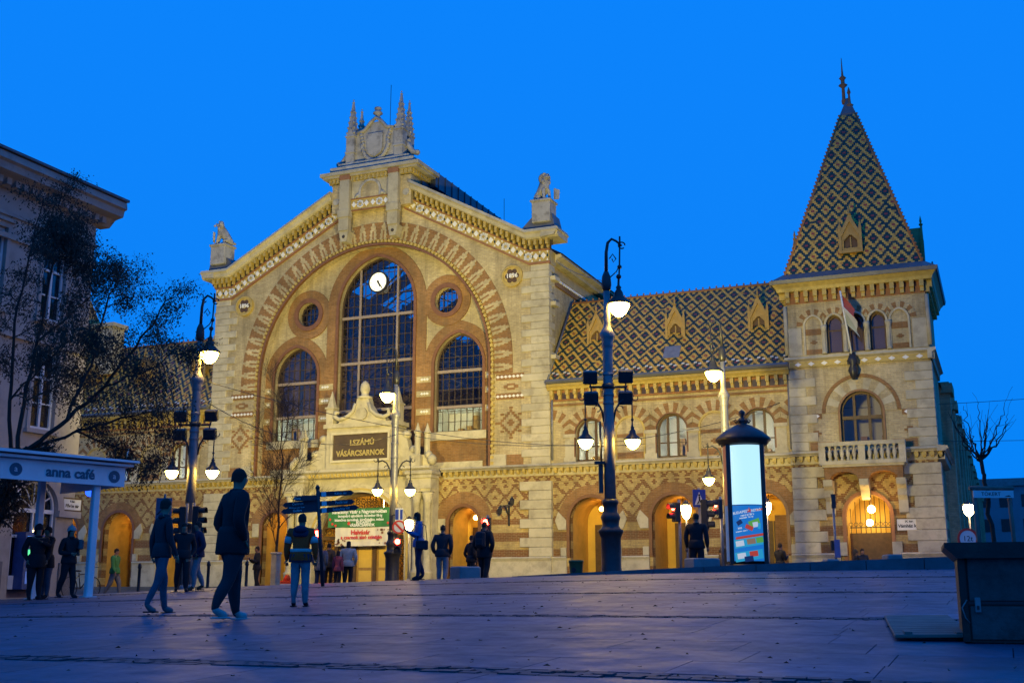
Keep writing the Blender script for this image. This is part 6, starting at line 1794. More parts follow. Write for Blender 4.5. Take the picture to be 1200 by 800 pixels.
# concrete seats and bollards
def block(px, d, w, h, lab, face=20, dz=0, dp=.5):
    x, y = at(px, d); z = terrain(x, y)
    t = thing('concrete_block', lab, 'block', (x, y, z), YAW+R(face), 'concrete blocks along the kerb')
    MB().cbox((0, 0, (h+dz)/2), (w, dp, h+dz), .03).build('body', M['concrete'], t); MB().cbox((0, 0, -.02), (w*.9, dp*.9, .06)).build('foot', M['kerb'], t)
block(545, 31, .62, .44, 'square concrete block between two standing men', 30, 0, .62)
block(824, 31.5, .85, .62, 'grey concrete block in front of the man by the crossing', 25)
block(778, 30.5, .36, .26, 'small dark concrete block left of the crossing', 0)
block(975, 30, .32, .52, 'small dark block at the foot of the stop pole', 0)
block(1048, 29.5, .38, .62, 'small dark block before the tower right of its door', 0)
for (px, d, lab) in ((162, 36, 'thin black bollard nearest the cafe post'), (243, 36.5, 'thin black bollard behind the tall man'), (288, 37, 'thin black bollard beside the bare small tree')):
    x, y = at(px, d); z = terrain(x, y); t = thing('bollard', lab, 'bollard', (x, y, z), 0, 'black bollards on the left')
    k = MB(); k.lathe([(.07, 0), (.07, .1), (.05, .15), (.045, .82), (.065, .86), (.05, .95), (.02, 1.0)], (0, 0, 0), 10); k.build('post', M['black'], t); MB().lathe([(.09, 0), (.09, .03)], (0, 0, 0), 10).build('foot', M['iron'], t)
k = thing('stone_post', 'squat pale stone post left of the child', 'post', (*at(322, 40), 0)); MB().cbox((0, 0, .45), (.26, .26, 1.5), .03).cbox((0, 0, 1.2), (.3, .3, .08), .02).build('shaft', M['stone'], k)
# ================================================================== DARK CABINET (bottom right), grating beside it
x, y = at(1176, 9.35); z = terrain(x, y)
cab = thing('street_cabinet', 'dark weathered steel cabinet with overhanging lid at the right edge', 'cabinet', (x, y, z), YAW+R(-19))
cm_ = simple('stained_dark_steel', (.026, .022, .019), .6, metal=.2, var=.5, scale=4, bmp=.2, dirt=((.06, .045, .03), 3, .7))
cm2 = simple('cabinet_panel_steel', (.085, .075, .07), .65, metal=.2, var=.5, scale=5, bmp=.2, dirt=((.03, .025, .022), 4, .8))
MB().cbox((.33, .5, .36), (1.3, 1.0, .72), .01).build('body', cm_, cab)
k = MB(); k.prism([(-.42, .755), (-.33, .665), (1.2, .665), (1.2, .79), (-.42, .79)], -.10, 1.1); k.build('lid', cm_, cab)
MB().cbox((-.04, -.006, .50), (.44, .02, .34), .006).build('upper_door', cm2, cab); MB().cbox((-.04, -.006, .16), (.44, .02, .26), .006).build('lower_door', cm2, cab)
MB().cbox((-.3, -.008, .34), (.06, .03, .66), .006).build('corner_post', cm_, cab)
MB().box((-.27, -.012, .305), (.2, .0, .328)).build('seam', M['black'], cab)
k = MB(); k.cbox((-.2, -.026, .30), (.045, .02, .12), .006); k.mat(1).cbox((-.2, -.04, .28), (.018, .012, .03)); k.build('latch', [M['iron_grey'], M['black']], cab)
k = MB(); k.tube([(-.28, -.03, .34), (-.32, -.05, .28), (-.30, -.04, .2), (-.27, -.02, .16)], .006, 5); k.build('wire', M['iron_grey'], cab)
k = MB().box((.24, -.008, .46), (.46, -.001, .68)); sk = k.build('sticker', M['white'], cab)
text_obj('lettering', 'ISLAND', .05, rdm, sk, (.35, -.010, .65), ext=.001); text_obj('lettering', 'STREET', .05, rdm, sk, (.35, -.010, .60), ext=.001)
k = MB(); k.prism([(.26, .49), (.44, .5), (.43, .56), (.36, .55), (.3, .52)], -.011, -.0085); k.prism([(.26, .53), (.31, .56), (.28, .575)], -.0112, -.0086); k.build('sticker_drawing', M['black'], sk)
# grating
x, y = at(1080, 10.9); t = thing('floor_grating', 'wooden slatted grating on the paving left of the dark cabinet', 'grating', (x, y, terrain(x, y)), YAW+R(-16))
wd_ = simple('grey_boards', (.16, .13, .11), .7, var=.4, scale=4, bmp=.2)
for i in range(11):
    k = MB(); yy = -1.2+i*.24; k.cbox((0, yy, .035), (.62, .215, .03), .006)
    o = k.build('slat', wd_, t); o.rotation_euler = (R(2.2), R(-1), 0)
MB().cbox((-.2, 0, .008), (.06, 2.6, .02)).cbox((.2, 0, .008), (.06, 2.6, .02)).build('batten', wd_, t)
# ================================================================== tram and lamp wires
wires = []
def wire(a, b, sag, lab, r=.013):
    a, b = Vector(a), Vector(b); pts = []
    for i in range(13):
        f = i/12; p = a.lerp(b, f); p.z -= sag*4*f*(1-f); pts.append(p)
    tag(MB().tube(pts, r, 5).build('overhead_wire', M['iron']), lab, 'wire', 'overhead wires')
def pt(px, py, d):
    x, y = at(px, d)
    th = PITCH; ru = (400-py)/1345
    return (x, y, d*(math.sin(th)+ru*math.cos(th))/(math.cos(th)-ru*math.sin(th)))
pA = pt(228, 447, 38.5)
wire(pA, pt(760, 520, 54.2), .8, 'upper overhead wire running from the left lamp across the gable')
wire(pt(228, 470, 38.5), pt(463, 508, 48), .9, 'sagging overhead wire from the left lamp to the entrance lamp')
wire(pt(463, 508, 48), pt(930, 470, 54.8), 1.2, 'overhead wire from the entrance lamp to the tower')
wire(pt(924, 480, 54.9), pt(1620, 425, 60), .5, 'overhead wire from the tower towards the side street')
wire(pt(930, 515, 54.9), pt(1620, 495, 58), .4, 'lower overhead wire right of the tower')
wire(pt(655, 306, 56), pt(717, 330, 33), .15, 'short wire from the gable cornice to the tall lamp')
# ================================================================== TREES
def tree_mesh(limbs, rad, seed, depth, spread, leaf=None, seg=.5, ratio=.62, droop=0, twigs=5, up=.2, minr=.006, sizes=(1.2, .7, .4), leaf_n=6, leaf_size=.07):
    rg = random.Random(seed); wood = MB(); lf = MB()
    def grow(p, d, r, L, lev):
        pts = [p]; rads = [r]; n = max(2, int(L/seg)+1); dd = d.copy()
        for i in range(n):
            dd = (dd+Vector((rg.gauss(0, .14), rg.gauss(0, .14), rg.gauss(0, .12)+up*.1-droop*.12*lev))).normalized()
            pts.append(pts[-1]+dd*(L/n)); rads.append(max(minr, r*(1-.75*(i+1)/n)))
        wood.tube(pts, rads, 6 if r > .03 else 4, False)
        return pts, rads
    def leaves(p):
        for _ in range(leaf_n):
            q = p+Vector((rg.gauss(0, .09), rg.gauss(0, .09), rg.gauss(-.06, .09)))
            a = rg.random()*6.28; s = leaf_size*rg.uniform(.6, 1.5); dn = Vector((math.cos(a)*.5, math.sin(a)*.5, -rg.uniform(.3, 1.1))).normalized()
            sd = dn.cross(Vector((math.sin(a), -math.cos(a), .3))).normalized()*s*.26
            lf.poly([q, q+dn*s*.5+sd, q+dn*s*1.25, q+dn*s*.5-sd])
    def branch(pts, rads, lev):
        tot = len(pts)
        if lev > depth:
            if leaf:
                for p in pts[1:]: leaves(p)
            return
        k = twigs
        for i in range(k):
            f = .25+.75*(i+rg.random())/k
            idx = min(tot-2, int(f*(tot-1))); q = (f*(tot-1))-idx
            p = pts[idx].lerp(pts[idx+1], min(1, q)); d0 = (pts[idx+1]-pts[idx]).normalized()
            a = Vector((rg.gauss(0, 1), rg.gauss(0, 1), rg.gauss(0, 1))); a = (a-d0*a.dot(d0)).normalized()
            d = (d0*(1-spread)+a*spread).normalized()
            L = sizes[min(lev, len(sizes)-1)]*rg.uniform(.7, 1.25)
            pp, rr = grow(p, d, max(minr, rads[idx]*ratio), L, lev)
            branch(pp, rr, lev+1)
    for (pts, r0, r1) in limbs:
        pts = [Vector(p) for p in pts]
        fine = []
        for i in range(len(pts)-1):
            for q in range(4):
                fine.append(pts[i].lerp(pts[i+1], q/4)+Vector((rg.gauss(0, .03), rg.gauss(0, .03), rg.gauss(0, .03)))*(1 if i+q else 0))
        fine.append(pts[-1]); n = len(fine)
        rads = [r0+(r1-r0)*i/(n-1) for i in range(n)]
        wood.tube(fine, rads, 8, False)
        branch(fine, rads, 0)
    return wood, lf
# big tree in front of the corner house
TD = 31.0
def tp(px, py, dd=0): return pt(px, py, TD+dd)
bx, by = at(-25, TD); bz = terrain(bx, by)
tr = thing('leafy_tree', 'large dark autumn tree with drooping dry leaves over the cafe awning', 'tree', (bx, by, bz))
O = Vector((bx, by, bz))
rel = lambda *a: Vector(tp(*a))-O
trunk = [Vector((0, 0, 0)), rel(-12, 600), rel(2, 555), rel(20, 525)]
limbs = [(trunk, .17, .12),
 ([rel(20, 525), rel(62, 492, -.4), rel(105, 452, -.8), rel(140, 405, -1), rel(163, 370, -1.2), rel(178, 335, -1.2)], 0.065, 0.010),
 ([rel(2, 555), rel(8, 470, .5), rel(18, 400, .8), rel(28, 310, 1), rel(30, 250, 1.1), rel(32, 220, 1.2)], 0.065, 0.010),
 ([rel(20, 525), rel(75, 505, .8), rel(125, 490, 1.2), rel(165, 482, 1.4), rel(190, 500, 1.6)], 0.050, 0.008),
 ([rel(62, 492, -.4), rel(85, 425, .2), rel(98, 360, .6), rel(110, 330, .9), rel(116, 310, 1)], 0.043, 0.008),
 ([rel(2, 555), rel(-10, 470, -1), rel(-12, 380, -1.4), rel(0, 300, -1.6), rel(10, 235, -1.6)], 0.058, 0.010),
 ([rel(105, 452, -.8), rel(140, 440, -1.2), rel(172, 425, -1.6), rel(195, 400, -1.8)], 0.032, 0.007),
 ([rel(75, 505, .8), rel(110, 520, 1.6), rel(145, 530, 2), rel(170, 545, 2.2)], 0.032, 0.007),
 ([rel(-10, 470, -1), rel(25, 430, -1.4), rel(55, 400, -1.6), rel(78, 385, -1.8)], .030, .007),
 ([rel(8, 470, .5), rel(40, 455, 1), rel(75, 440, 1.3), rel(110, 400, 1.5)], .030, .007),
 ([rel(0, 300, -1.6), rel(22, 280, -1.2), rel(45, 265, -1)], .026, .007),
 ([rel(18, 400, .8), rel(50, 375, .2), rel(80, 345, -.2), rel(100, 325, -.4)], 0.032, 0.007),
 ([rel(28, 310, 1), rel(48, 295, .6), rel(64, 300, .2)], 0.029, 0.007)]
w, lf = tree_mesh(limbs, .2, 11, 1, .62, True, .16, .55, 1.0, 17, .1, .003, (.62, .40, .3), 4, .056)
w.build('trunk', M['bark'], tr); c = lf.build('crown', M['leaf'], tr)
# bare young tree before the gable
bx, by = at(322, 42); bz = terrain(bx, by); tr = thing('bare_tree', 'slender leafless young tree in front of the gable left of the entrance', 'tree', (bx, by, bz))
lim = [([Vector((0, 0, 0)), Vector((.02, 0, 1.6)), Vector((0, .05, 3.2)), Vector((.05, 0, 4.8)), Vector((.02, 0, 6.4))], .06, .012)]
w, lf = tree_mesh(lim, .08, 5, 2, .42, None, .3, .5, 0, 13, .9, .004, (1.5, .75, .35))
w.build('trunk', M['bark'], tr)
# pollarded tree with stakes on the right
bx, by = at(1172, 27); bz = terrain(bx, by); tr = thing('pollarded_tree', 'bare young tree with upswept whip branches between wooden stakes', 'tree', (bx, by, bz))
lim = [([Vector((0, 0, 0)), Vector((-.03, 0, 1.3)), Vector((-.12, 0, 2.4)), Vector((-.2, 0, 3.0))], .06, .05)]
rg_ = random.Random(4)
for i in range(15):
    a = i*2.4; rr = .28+.5*rg_.random(); hh = .85+.6*rg_.random(); b0 = Vector((-.2, 0, 2.85+.15*rg_.random()))
    lim.append(([b0, b0+Vector((math.cos(a)*rr*.6, math.sin(a)*rr*.6, hh*.35)), b0+Vector((math.cos(a)*rr, math.sin(a)*rr, hh*.75)), b0+Vector((math.cos(a)*rr*1.15, math.sin(a)*rr*1.15, hh))], .022, .005))
w = MB()
w2, _ = tree_mesh(lim[:1], .06, 2, -1, .3, None, .3)
w3, _ = tree_mesh(lim[1:], .06, 3, 0, .35, None, .2, .5, 0, 3, .8, .0035, (.45, .3))
tr.scale = (.86, .86, .92); w2.build('trunk', M['bark'], tr); w3.build('crown', M['bark'], tr)
st = thing('tree_stakes', 'three wooden tree stakes with a white lettered board on the right', 'tree stakes', (bx, by, bz), YAW)
sw_ = simple('stake_wood', (.17, .13, .10), .75, var=.3, scale=6, bmp=.2)
for (x_, y_) in ((-.42, .0), (-.26, .35), (.42, .05)): MB().tube([(x_+.04, y_, 0), (x_, y_, 2.0)], .05, 8).build('stake', sw_, st)
MB().tube([(-.52, .0, 2.03), (.52, .02, 2.03)], .05, 8).build('crosspiece', sw_, st)
MB().box((-.46, -.075, 1.80), (.48, -.052, 1.97)).build('board', M['white'], st); text_obj('lettering', 'TÖKERT', .12, M['black'], st, (-.05, -.078, 1.885), ext=.002)
k = MB(); k.prism([(.26, 1.83), (.36, 1.86), (.42, 1.83)], -.08, -.0755); k.build('leaf_mark', M['black'], st)
# ================================================================== PEOPLE
skin = simple('skin', (.30, .15, .09), .6, var=.1)
def cloth(n, c): return simple('cloth_'+n, c, .85, var=.3, scale=9, bmp=.25)
C = {k: cloth(k, v) for k, v in dict(black=(.010, .010, .013), char=(.022, .022, .028), navy=(.014, .02, .05), denim=(.075, .08, .11), lden=(.22, .21, .23), orange=(.85, .06, .008), white=(.55, .55, .55), grey=(.13, .13, .14), pink=(.30, .06, .07), cream=(.42, .38, .32), green=(.05, .20, .05), blue=(.11, .16, .34), brown=(.06, .04, .025), hair=(.02, .012, .008), sneaker=(.40, .36, .34), hivis=(.50, .46, .42)).items()}
def person(px, d, face, h, lab, jacket='black', trousers='char', shoes='black', walk=0, arms='down', hair='short', hat=None, coat=0, build=1.0, lean=0, head_turn=0, extra=None, group=None, head_dip=0):
    x, y = at(px, d); z = terrain(x, y)
    t = thing('person', lab, 'person', (x, y, z), YAW+R(face), group)
    w = walk
    J = {}; RAD = {}; E_ = []; REG = {}
    def j(n, p, r, reg, par=None):
        J[n] = Vector(p); RAD[n] = r if isinstance(r, tuple) else (r, r); REG[n] = reg
        if par: E_.append((par, n))
    b = build
    # local frame: faces -Y
    tz = lambda q: -lean*(q-.5)
    j('pelvis', (0, tz(.53), .53), (.082*b, .068*b), 'J' if coat >= 0 else 'T')
    j('waist', (0, tz(.62), .615), (.080*b, .064*b), 'J', 'pelvis'); j('chest', (0, tz(.74), .735), (.098*b, .070*b), 'J', 'waist')
    j('neck', (0, tz(.83)-.004, .825), (.040, .040), 'J', 'chest'); j('throat', (0, tz(.855)-.010-head_dip*.3, .858), (.033, .034), 'S', 'neck')
    j('skull', (0, tz(.91)-.018-head_dip, .915-head_dip*.3), (.047, .056), 'S', 'throat'); j('crown', (0, tz(.95)-.014-head_dip*1.2, .955-head_dip*.4), (.042, .050), 'S', 'skull')
    for s, n in ((-1, 'l'), (1, 'r')):
        ph = s*w
        j(n+'hip', (s*.052, tz(.5), .475), .062*b, 'J' if coat > 0 else 'T', 'pelvis')
        kn = -ph*.10+(-.012 if abs(w) else -.006); an = -ph*.15+(.06 if s*w < 0 else 0)
        j(n+'knee', (s*.058, kn, .275), .045*b, 'T', n+'hip'); j(n+'calf', (s*.06, (kn+an)/2+.012, .165), .040*b, 'T', n+'knee')
        lift = .03 if s*w < 0 else 0
        j(n+'ankle', (s*.062, an, .045+lift), .027, 'T', n+'calf'); j(n+'ball', (s*.068, an-.055, .022+lift*.4), (.031, .026), 'F', n+'ankle'); j(n+'toe', (s*.07, an-.088, .018+lift*.2), (.026, .019), 'F', n+'ball')
        j(n+'sh', (s*.108*b, tz(.8), .797), .046*b, 'J', 'chest')
        if arms == 'down': el = (s*.135*b, tz(.62)+.01+ph*.05, .625); wr = (s*.140*b, tz(.5)-.03+ph*.10, .495); fd = Vector((0, -.12, -1))
        elif arms == 'phone': el = (s*.125*b, tz(.6)-.03, .63); wr = (s*.045, -.17, .70); fd = Vector((-s*.5, -.6, .6))
        elif arms == 'pocket': el = (s*.150*b, tz(.6)+.045, .63); wr = (s*.108*b, tz(.5)-.035, .515); fd = Vector((-s*.4, -.3, -.8))
        elif arms == 'point' and s > 0: el = (s*.17, -.06, .70); wr = (s*.20, -.20, .76); fd = Vector((.2, -.9, .3))
        else: el = (s*.145*b, tz(.6)+.02, .62); wr = (s*.06, -.12, .60); fd = Vector((-s*.6, -.7, .1))
        j(n+'el', el, .036*b, 'J', n+'sh'); j(n+'fore', tuple((Vector(el)*.5+Vector(wr)*.5)), .032*b, 'J', n+'el'); j(n+'wr', wr, .019, 'J', n+'fore')
        fd.normalize(); pal = Vector(wr)+fd*.028; j(n+'palm', pal, (.019, .015), 'S', n+'wr')
        J[n+'fd'] = fd
    names = [k_ for k_ in J if not k_.endswith('fd')]
    idx = {n: i for i, n in enumerate(names)}
    if coat > 0:
        RAD['pelvis'] = (.092*b, .078*b); RAD['lhip'] = RAD['rhip'] = (.074*b, .074*b)
        
    V = [(tuple(J[n]*h), (RAD[n][0]*h, RAD[n][1]*h)) for n in names]
    me = skin_mesh('body', V, [(idx[a], idx[c_]) for a, c_ in E_], 0, 1)
    mats = [C[jacket], C[trousers], C[shoes], skin]; slot = dict(J=0, T=1, F=2, S=3)
    for m_ in mats: me.materials.append(m_)
    segs = [(J[a]*h, J[c_]*h, REG[c_]) for a, c_ in E_]
    for p in me.polygons:
        c_ = p.center; best = None
        for (a, e, rg0) in segs:
            ab = e-a; q = max(0, min(1, (c_-a).dot(ab)/max(1e-9, ab.dot(ab)))); dd = (c_-a-ab*q).length
            if best is None or dd < best[0]: best = (dd, rg0)
        p.material_index = slot[best[1]]
    # nose, brow and chin drawn out of the head itself
    hc = J['skull']*h
    for v in me.vertices:
        r_ = v.co-hc
        if r_.y < -.03*h and abs(r_.x) < .016*h and -.012*h < r_.z < .012*h: v.co.y -= .012*h
        if r_.y < -.02*h and -.045*h < r_.z < -.03*h and abs(r_.x) < .025*h: v.co.y -= .006*h
    # cloth hangs in folds
    sd_ = random.random()*50
    for v in me.vertices:
        if v.co.z < .84*h and v.co.z > .05*h:
            nv_ = mnoise.noise_vector(Vector((v.co.x*11/h+sd_, v.co.y*11/h, v.co.z*7/h)))
            v.co += nv_*.010*h
    # fingers, joined to the body mesh
    bm = bmesh.new(); bm.from_mesh(me)
    fm = MB()
    for n, s in (('l', -1), ('r', 1)):
        fd = J[n+'fd']; pal = J[n+'palm']*h; side = fd.cross(Vector((0, -1, .3)) if abs(fd.y) < .9 else Vector((0, 0, 1))).normalized(); nrm = side.cross(fd)
        for q, (o_, L_) in enumerate(((-.012, .036), (-.004, .042), (.004, .040), (.012, .032))):
            p0 = pal+side*o_*h; curl = nrm*(.010*h if arms != 'phone' else .02*h)
            fm.tube([p0, p0+fd*L_*.5*h+curl*.3, p0+fd*L_*h+curl], [.0052*h, .0048*h, .0038*h], 5)
        p0 = pal-fd*.012*h+side*(-s*.012*h); fm.tube([p0, p0+fd*.014*h-side*s*.012*h, p0+fd*.030*h-side*s*.014*h], [.0056*h, .0052*h, .004*h], 5)
    f2 = fm.mesh('f', skin); f2.polygons.foreach_set('material_index', [3]*len(f2.polygons)); bm.from_mesh(f2); bm.to_mesh(me); bm.free()
    body = link('body', me, t)
    # hair or hat
    hh = MB(); c0 = (J['skull']+Vector((0, .008, .018)))*h
    def cap(m, r, z_lo, back, col_=None):
        for a in range(0, 13):
            pass
        n_, k_ = 14, 7
        base = len(m.v)
        for q in range(k_+1):
            ph_ = PI/2*(1-q/k_*1.0)
            for a in range(n_):
                th = 2*PI*a/n_
                low = z_lo if math.sin(th) > -.25 else z_lo*.15     # lower at the nape than over the face
                zz = math.sin(ph_) if q < k_ else 0
                rad_ = math.cos(ph_)
                pz = c0.z+r*1.08*zz*h if q < k_ else c0.z-low*h
                jj = 1+random.uniform(-.05, .05)
                m.v.append((c0.x+r*.90*h*rad_*math.cos(th)*jj, c0.y+r*1.04*h*rad_*math.sin(th)*jj+back*h, pz+random.uniform(-.004, .004)*h))
        for q in range(k_):
            for a in range(n_): m.face([base+q*n_+a, base+q*n_+(a+1) % n_, base+(q+1)*n_+(a+1) % n_, base+(q+1)*n_+a], True)
    if hair:
        cap(hh, .051, .036 if hair == 'short' else .10, .0); hh.build('hair', C['hair'], t)
    if hat == 'beanie':
        m = MB(); cap(m, .066, .022, .0); m.ball((c0.x, c0.y, c0.z+.072*h), .012*h, 8, 5); m.build('beanie', C['sneaker'], t)
    if hat == 'cap':
        m = MB(); cap(m, .063, .006, .0); m.prism([(-.045*h, c0.z-.004*h), (.045*h, c0.z-.004*h), (.045*h, c0.z+.004*h), (-.045*h, c0.z+.004*h)], c0.y-.085*h, c0.y-.04*h); m.build('flat_cap', C['char'], t)
    if hat == 'hood':
        m = MB(); cap(m, .070, .08, .006); m.build('hood', C[jacket], t)
    # collar and hem give the jacket an edge of its own
    m = MB(); cz = J['neck']*h; m.lathe([(.052*h, -.012*h), (.058*h, .0), (.050*h, .022*h), (.044*h, .024*h)], tuple(cz), 12, sy=.95); m.build('collar', C[jacket], t)
    hz = .42 if coat > 0 else .475
    m = MB(); m.lathe([(.112*b*h, hz*h), (.118*b*h, (hz+.015)*h), (.108*b*h, .56*h), (.092*b*h, .60*h)], (0, tz(.5)*h, 0), 14, sy=.82); m.build('jacket_hem', C[jacket], t)
    for n in ('l', 'r'):
        a = J[n+'ball']*h; m = MB(); m.cbox((a.x, a.y+.012*h, .006*h+(a.z-.022*h)*.95), (.054*h, .125*h, .012*h), .004*h); m.build('shoe_sole', C['sneaker'] if shoes == 'sneaker' else C['black'], t)
    if extra: extra(t, J, h)
    return t
def hiviz(t, J, h):
    for (z_, r_) in ((.60, .097), (.655, .101)):
        pass
    k = MB(); k.lathe([(.118*h, .575*h), (.120*h, .585*h), (.120*h, .600*h), (.116*h, .61*h)], (0, 0, 0), 18, sy=.80); k.build('reflective_band', C['hivis'], t)
    k = MB(); k.lathe([(.128*h, .47*h), (.132*h, .48*h), (.124*h, .55*h), (.112*h, .572*h)], (0, 0, 0), 18, sy=.80); k.build('navy_hem', C['navy'], t)
    k = MB()
    for s in (-1, 1):
        a, e = J[('l' if s < 0 else 'r')+'sh']*h, J[('l' if s < 0 else 'r')+'el']*h
        k.tube([a.lerp(e, .35), a.lerp(e, .75)], .044*h, 10)
    k.build('sleeve_patch', C['hivis'], t)
    k = MB(); k.lathe([(.102*h, .735*h), (.112*h, .76*h), (.105*h, .80*h), (.06*h, .835*h)], (0, 0, 0), 16, sy=.74); k.build('navy_yoke', C['navy'], t)
    k = MB(); k.ball((0, .065*h, .815*h), (.075*h, .04*h, .045*h), 12, 7); k.build('folded_hood', C['navy'], t)
def backpack(lab, colr='char', off=.13):
    def f(t, J, h):
        loc = t.matrix_world if False else None
        a = t.rotation_euler.z; o = Vector((0, off*h, .70*h)); w_ = Matrix.Rotation(a, 4, 'Z') @ o + t.location
        bt = thing('backpack', lab, 'backpack', w_, a)
        MB().cbox((0, 0, 0), (.30, .16, .46), .05).build('pack', C[colr], bt); MB().cbox((0, .09, -.07), (.22, .06, .2), .02).build('pocket', C[colr], bt)
        for s in (-1, 1): MB().tube([(s*.1, -.07, .2), (s*.11, -.22, .2), (s*.11, -.26, 0), (s*.1, -.08, -.18)], .018, 5).build('strap', C['black'], bt)
    return f
def handbag(lab, side=1, colr='brown', z_=.45):
    def f(t, J, h):
        a = t.rotation_euler.z; o = Vector((side*.15*h, .03, z_*h)); w_ = Matrix.Rotation(a, 4, 'Z') @ o + t.location
        bt = thing('bag', lab, 'bag', w_, a)
        MB().cbox((0, 0, 0), (.12, .32, .24), .03).build('pouch', C[colr], bt); st_ = min(.66, (.81-z_)*h); MB().tube([(0, -.12, .11), (-side*.06, -.08, st_*.9), (-side*.1, .0, st_), (-side*.06, .1, st_*.9), (0, .13, .11)], .012, 5).build('strap', C[colr], bt)
    return f
person(40, 28.2, 35, 1.80, 'man in black hooded jacket on the left of the couple by the awning', 'black', 'black', 'black', 0, 'pocket', 'short', 'hood', 1, 1.12)
person(52, 28.6, -40, 1.78, 'person in black coat and jeans right behind the hooded man', 'black', 'denim', 'black', 0, 'point', 'short', None, 1, 1.05)
person(78, 28.0, 60, 1.72, 'woman in white beanie and black clothes standing by the awning post', 'black', 'black', 'black', .35, 'fold', 'long', 'beanie', 0, 1.0, extra=handbag('pale grey shoulder bag of the woman in the white beanie', 1, 'grey', .74))
person(187, 16.5, 132, 1.62, 'slim person in dark top and jeans walking at the left front', 'char', 'denim', 'grey', .55, 'down', 'short', None, 0, .86)
person(212, 29, 20, 1.72, 'person in black jacket and black trousers under the left lamp', 'black', 'black', 'black', .3, 'pocket', 'short', None, 0, 1.1)
person(229, 30, -60, 1.78, 'person in navy jacket and pale jeans under the left lamp', 'navy', 'lden', 'brown', .4, 'pocket', 'short', 'beanie' if False else None, 0, 1.08)
person(270, 14.3, 126, 1.86, 'tall man in long black coat and white trainers in the foreground', 'black', 'char', 'sneaker', .45, 'pocket', 'short', None, 1, 1.14, .03)
person(351, 17.4, 178, 1.38, 'child in orange and navy reflective jacket and pale jeans seen from behind', 'orange', 'lden', 'black', 0, 'down', 'short', None, 0, 1.12, extra=hiviz)
person(374, 40, 170, 1.62, 'person in grey coat queueing left of the finger post', 'grey', 'navy', 'black', 0, 'pocket', 'short', None, 1, 1.1)
person(384, 41, 165, 1.66, 'person in brown jacket waiting right behind the finger post', 'brown', 'black', 'black', 0, 'pocket', 'short', None, 0, 1.0)
person(395, 40, 160, 1.36, 'girl in pink jacket beside the woman in the pale puffer', 'pink', 'black', 'black', 0, 'down', 'long', None, 0, .95)
person(400, 42, -170, 1.62, 'dark clothed person partly hidden behind the girl in pink', 'char', 'black', 'black', 0, 'pocket', 'short', None, 0, 1.0)
person(407, 40.5, 175, 1.70, 'woman in pale puffer jacket with dark scarf before the entrance', 'cream', 'black', 'black', 0, 'pocket', 'long', None, 0, 1.18)
person(490, 30.2, -75, 1.78, 'man in light blue shirt looking at his phone before the portal column', 'blue', 'navy', 'black', .15, 'phone', 'long', None, 0, .98, head_dip=.02, extra=handbag('dark shoulder bag of the man in the blue shirt', 1, 'char', .50))
person(518, 34, 170, 1.78, 'man in dark jacket and pale jeans seen from behind near the side door', 'char', 'lden', 'black', .2, 'pocket', 'short', None, 0, 1.1)
person(552, 36.5, 130, 1.62, 'dark clothed person between the concrete block and the red signal', 'black', 'black', 'black', 0, 'pocket', 'short', None, 0, 1.0)
person(567, 33.0, 155, 1.78, 'man in black coat with backpack beneath the red pedestrian signal', 'black', 'black', 'black', .25, 'pocket', 'short', None, 1, 1.12, extra=backpack('black backpack on the man beneath the red signal'))
person(818, 31.6, 160, 1.86, 'man in black jacket standing behind the concrete block at the crossing', 'black', 'black', 'black', 0, 'down', 'short', None, 0, 1.1)
person(846, 44, 90, 1.5, 'small dark figure sitting low beside the advertising column', 'brown', 'black', 'black', 0, 'fold', 'short', None, 0, 1.0)
person(916, 44.5, 115, 1.74, 'person in black jacket holding a cup right of the advertising column', 'black', 'navy', 'black', .2, 'phone', 'short', None, 0, 1.15)
person(1005, 50.5, 60, 1.68, 'person in ochre jacket at the tower door', 'brown', 'black', 'black', 0, 'pocket', 'short', 'hood', 0, 1.05)
person(1013, 50.2, 10, 1.74, 'person with reddish hair in dark coat at the tower door', 'char', 'black', 'black', 0, 'pocket', 'short', None, 1, 1.05)
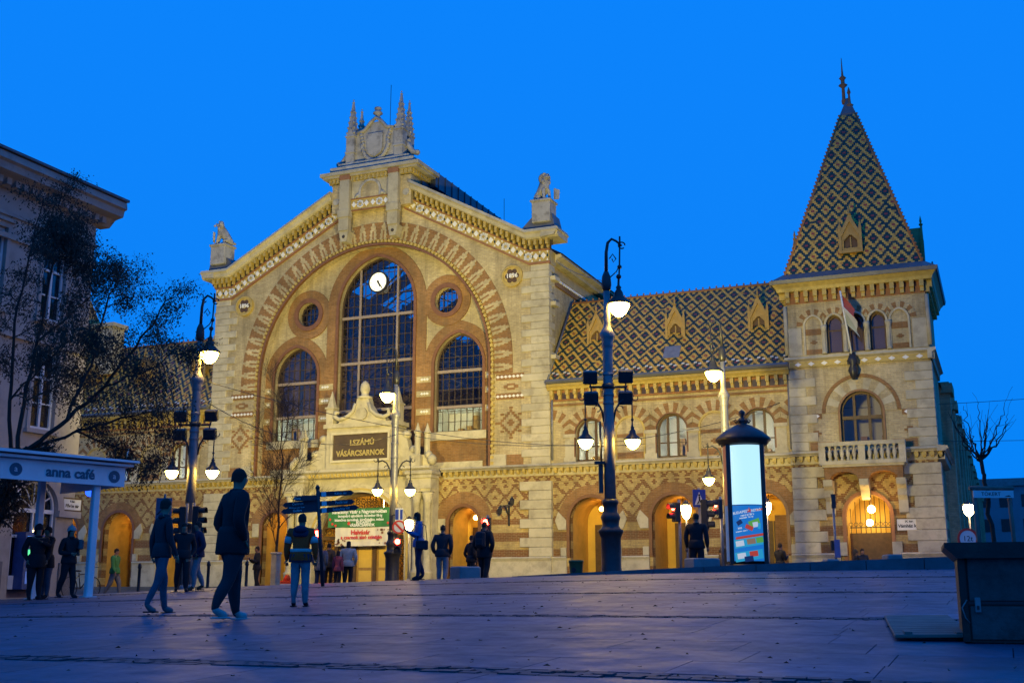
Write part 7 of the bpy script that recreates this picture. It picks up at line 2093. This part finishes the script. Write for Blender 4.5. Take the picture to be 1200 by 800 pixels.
person(300, 43, -60, 1.68, 'person in black taking a photograph by the left pier', 'black', 'black', 'black', .2, 'phone', 'short', None, 0, 1.0)
person(133, 42, 80, 1.74, 'worker in green jacket passing behind the awning post', 'green', 'grey', 'black', .7, 'down', 'short', None, 0, 1.1)
# parked bicycle by the corner house
x, y = at(95, 37); z = terrain(x, y)
bk = thing('bicycle', 'dark bicycle parked between the woman in the beanie and the awning post', 'bicycle', (x, y, z), YAW+R(68))
for xx in (-.52, .52):
    k = MB(); k.tube([(xx+.33*math.cos(q*PI/10), 0, .35+.33*math.sin(q*PI/10)) for q in range(21)], .018, 6, False); wo = k.build('wheel', M['black'], bk)
    k = MB()
    for q in range(10): k.tube([(xx, 0, .35), (xx+.32*math.cos(q*PI/5), 0, .35+.32*math.sin(q*PI/5))], .004, 3)
    k.build('spokes', M['iron_grey'], wo)
k = MB(); bb = (-.05, 0, .32); k.tube([bb, (-.15, 0, .82)], .018, 6); k.tube([(-.13, 0, .75), (.38, 0, .8)], .018, 6); k.tube([bb, (.40, 0, .72)], .02, 6); k.tube([(-.52, 0, .35), bb], .014, 6); k.tube([(-.52, 0, .35), (-.13, 0, .75)], .013, 6); k.tube([(.52, 0, .35), (.38, 0, .85), (.36, 0, .98)], .016, 6); k.build('frame', M['iron'], bk)
MB().tube([(.40, -.28, .98), (.36, -.1, 1.0), (.36, .1, 1.0), (.40, .28, .98)], .014, 6).build('handlebar', M['iron'], bk); MB().ball((-.18, 0, .87), (.13, .07, .035), 8, 5).build('saddle', M['black'], bk)
# low stall trolley with red crates left of the child
x, y = at(336, 41); t = thing('red_crate', 'small red and white crate on the ground left of the child', 'crate', (x, y, terrain(x, y)), YAW)
MB().cbox((0, 0, .2), (.5, .4, .36), .02).build('box', C['orange'], t); MB().cbox((0, -.205, .22), (.44, .01, .1)).build('white_stripe', M['white'], t); MB().lathe([(.12, .38), (.14, .42), (.08, .56), (.02, .6)], (0, 0, 0), 10).build('lid_knob', C['orange'], t)
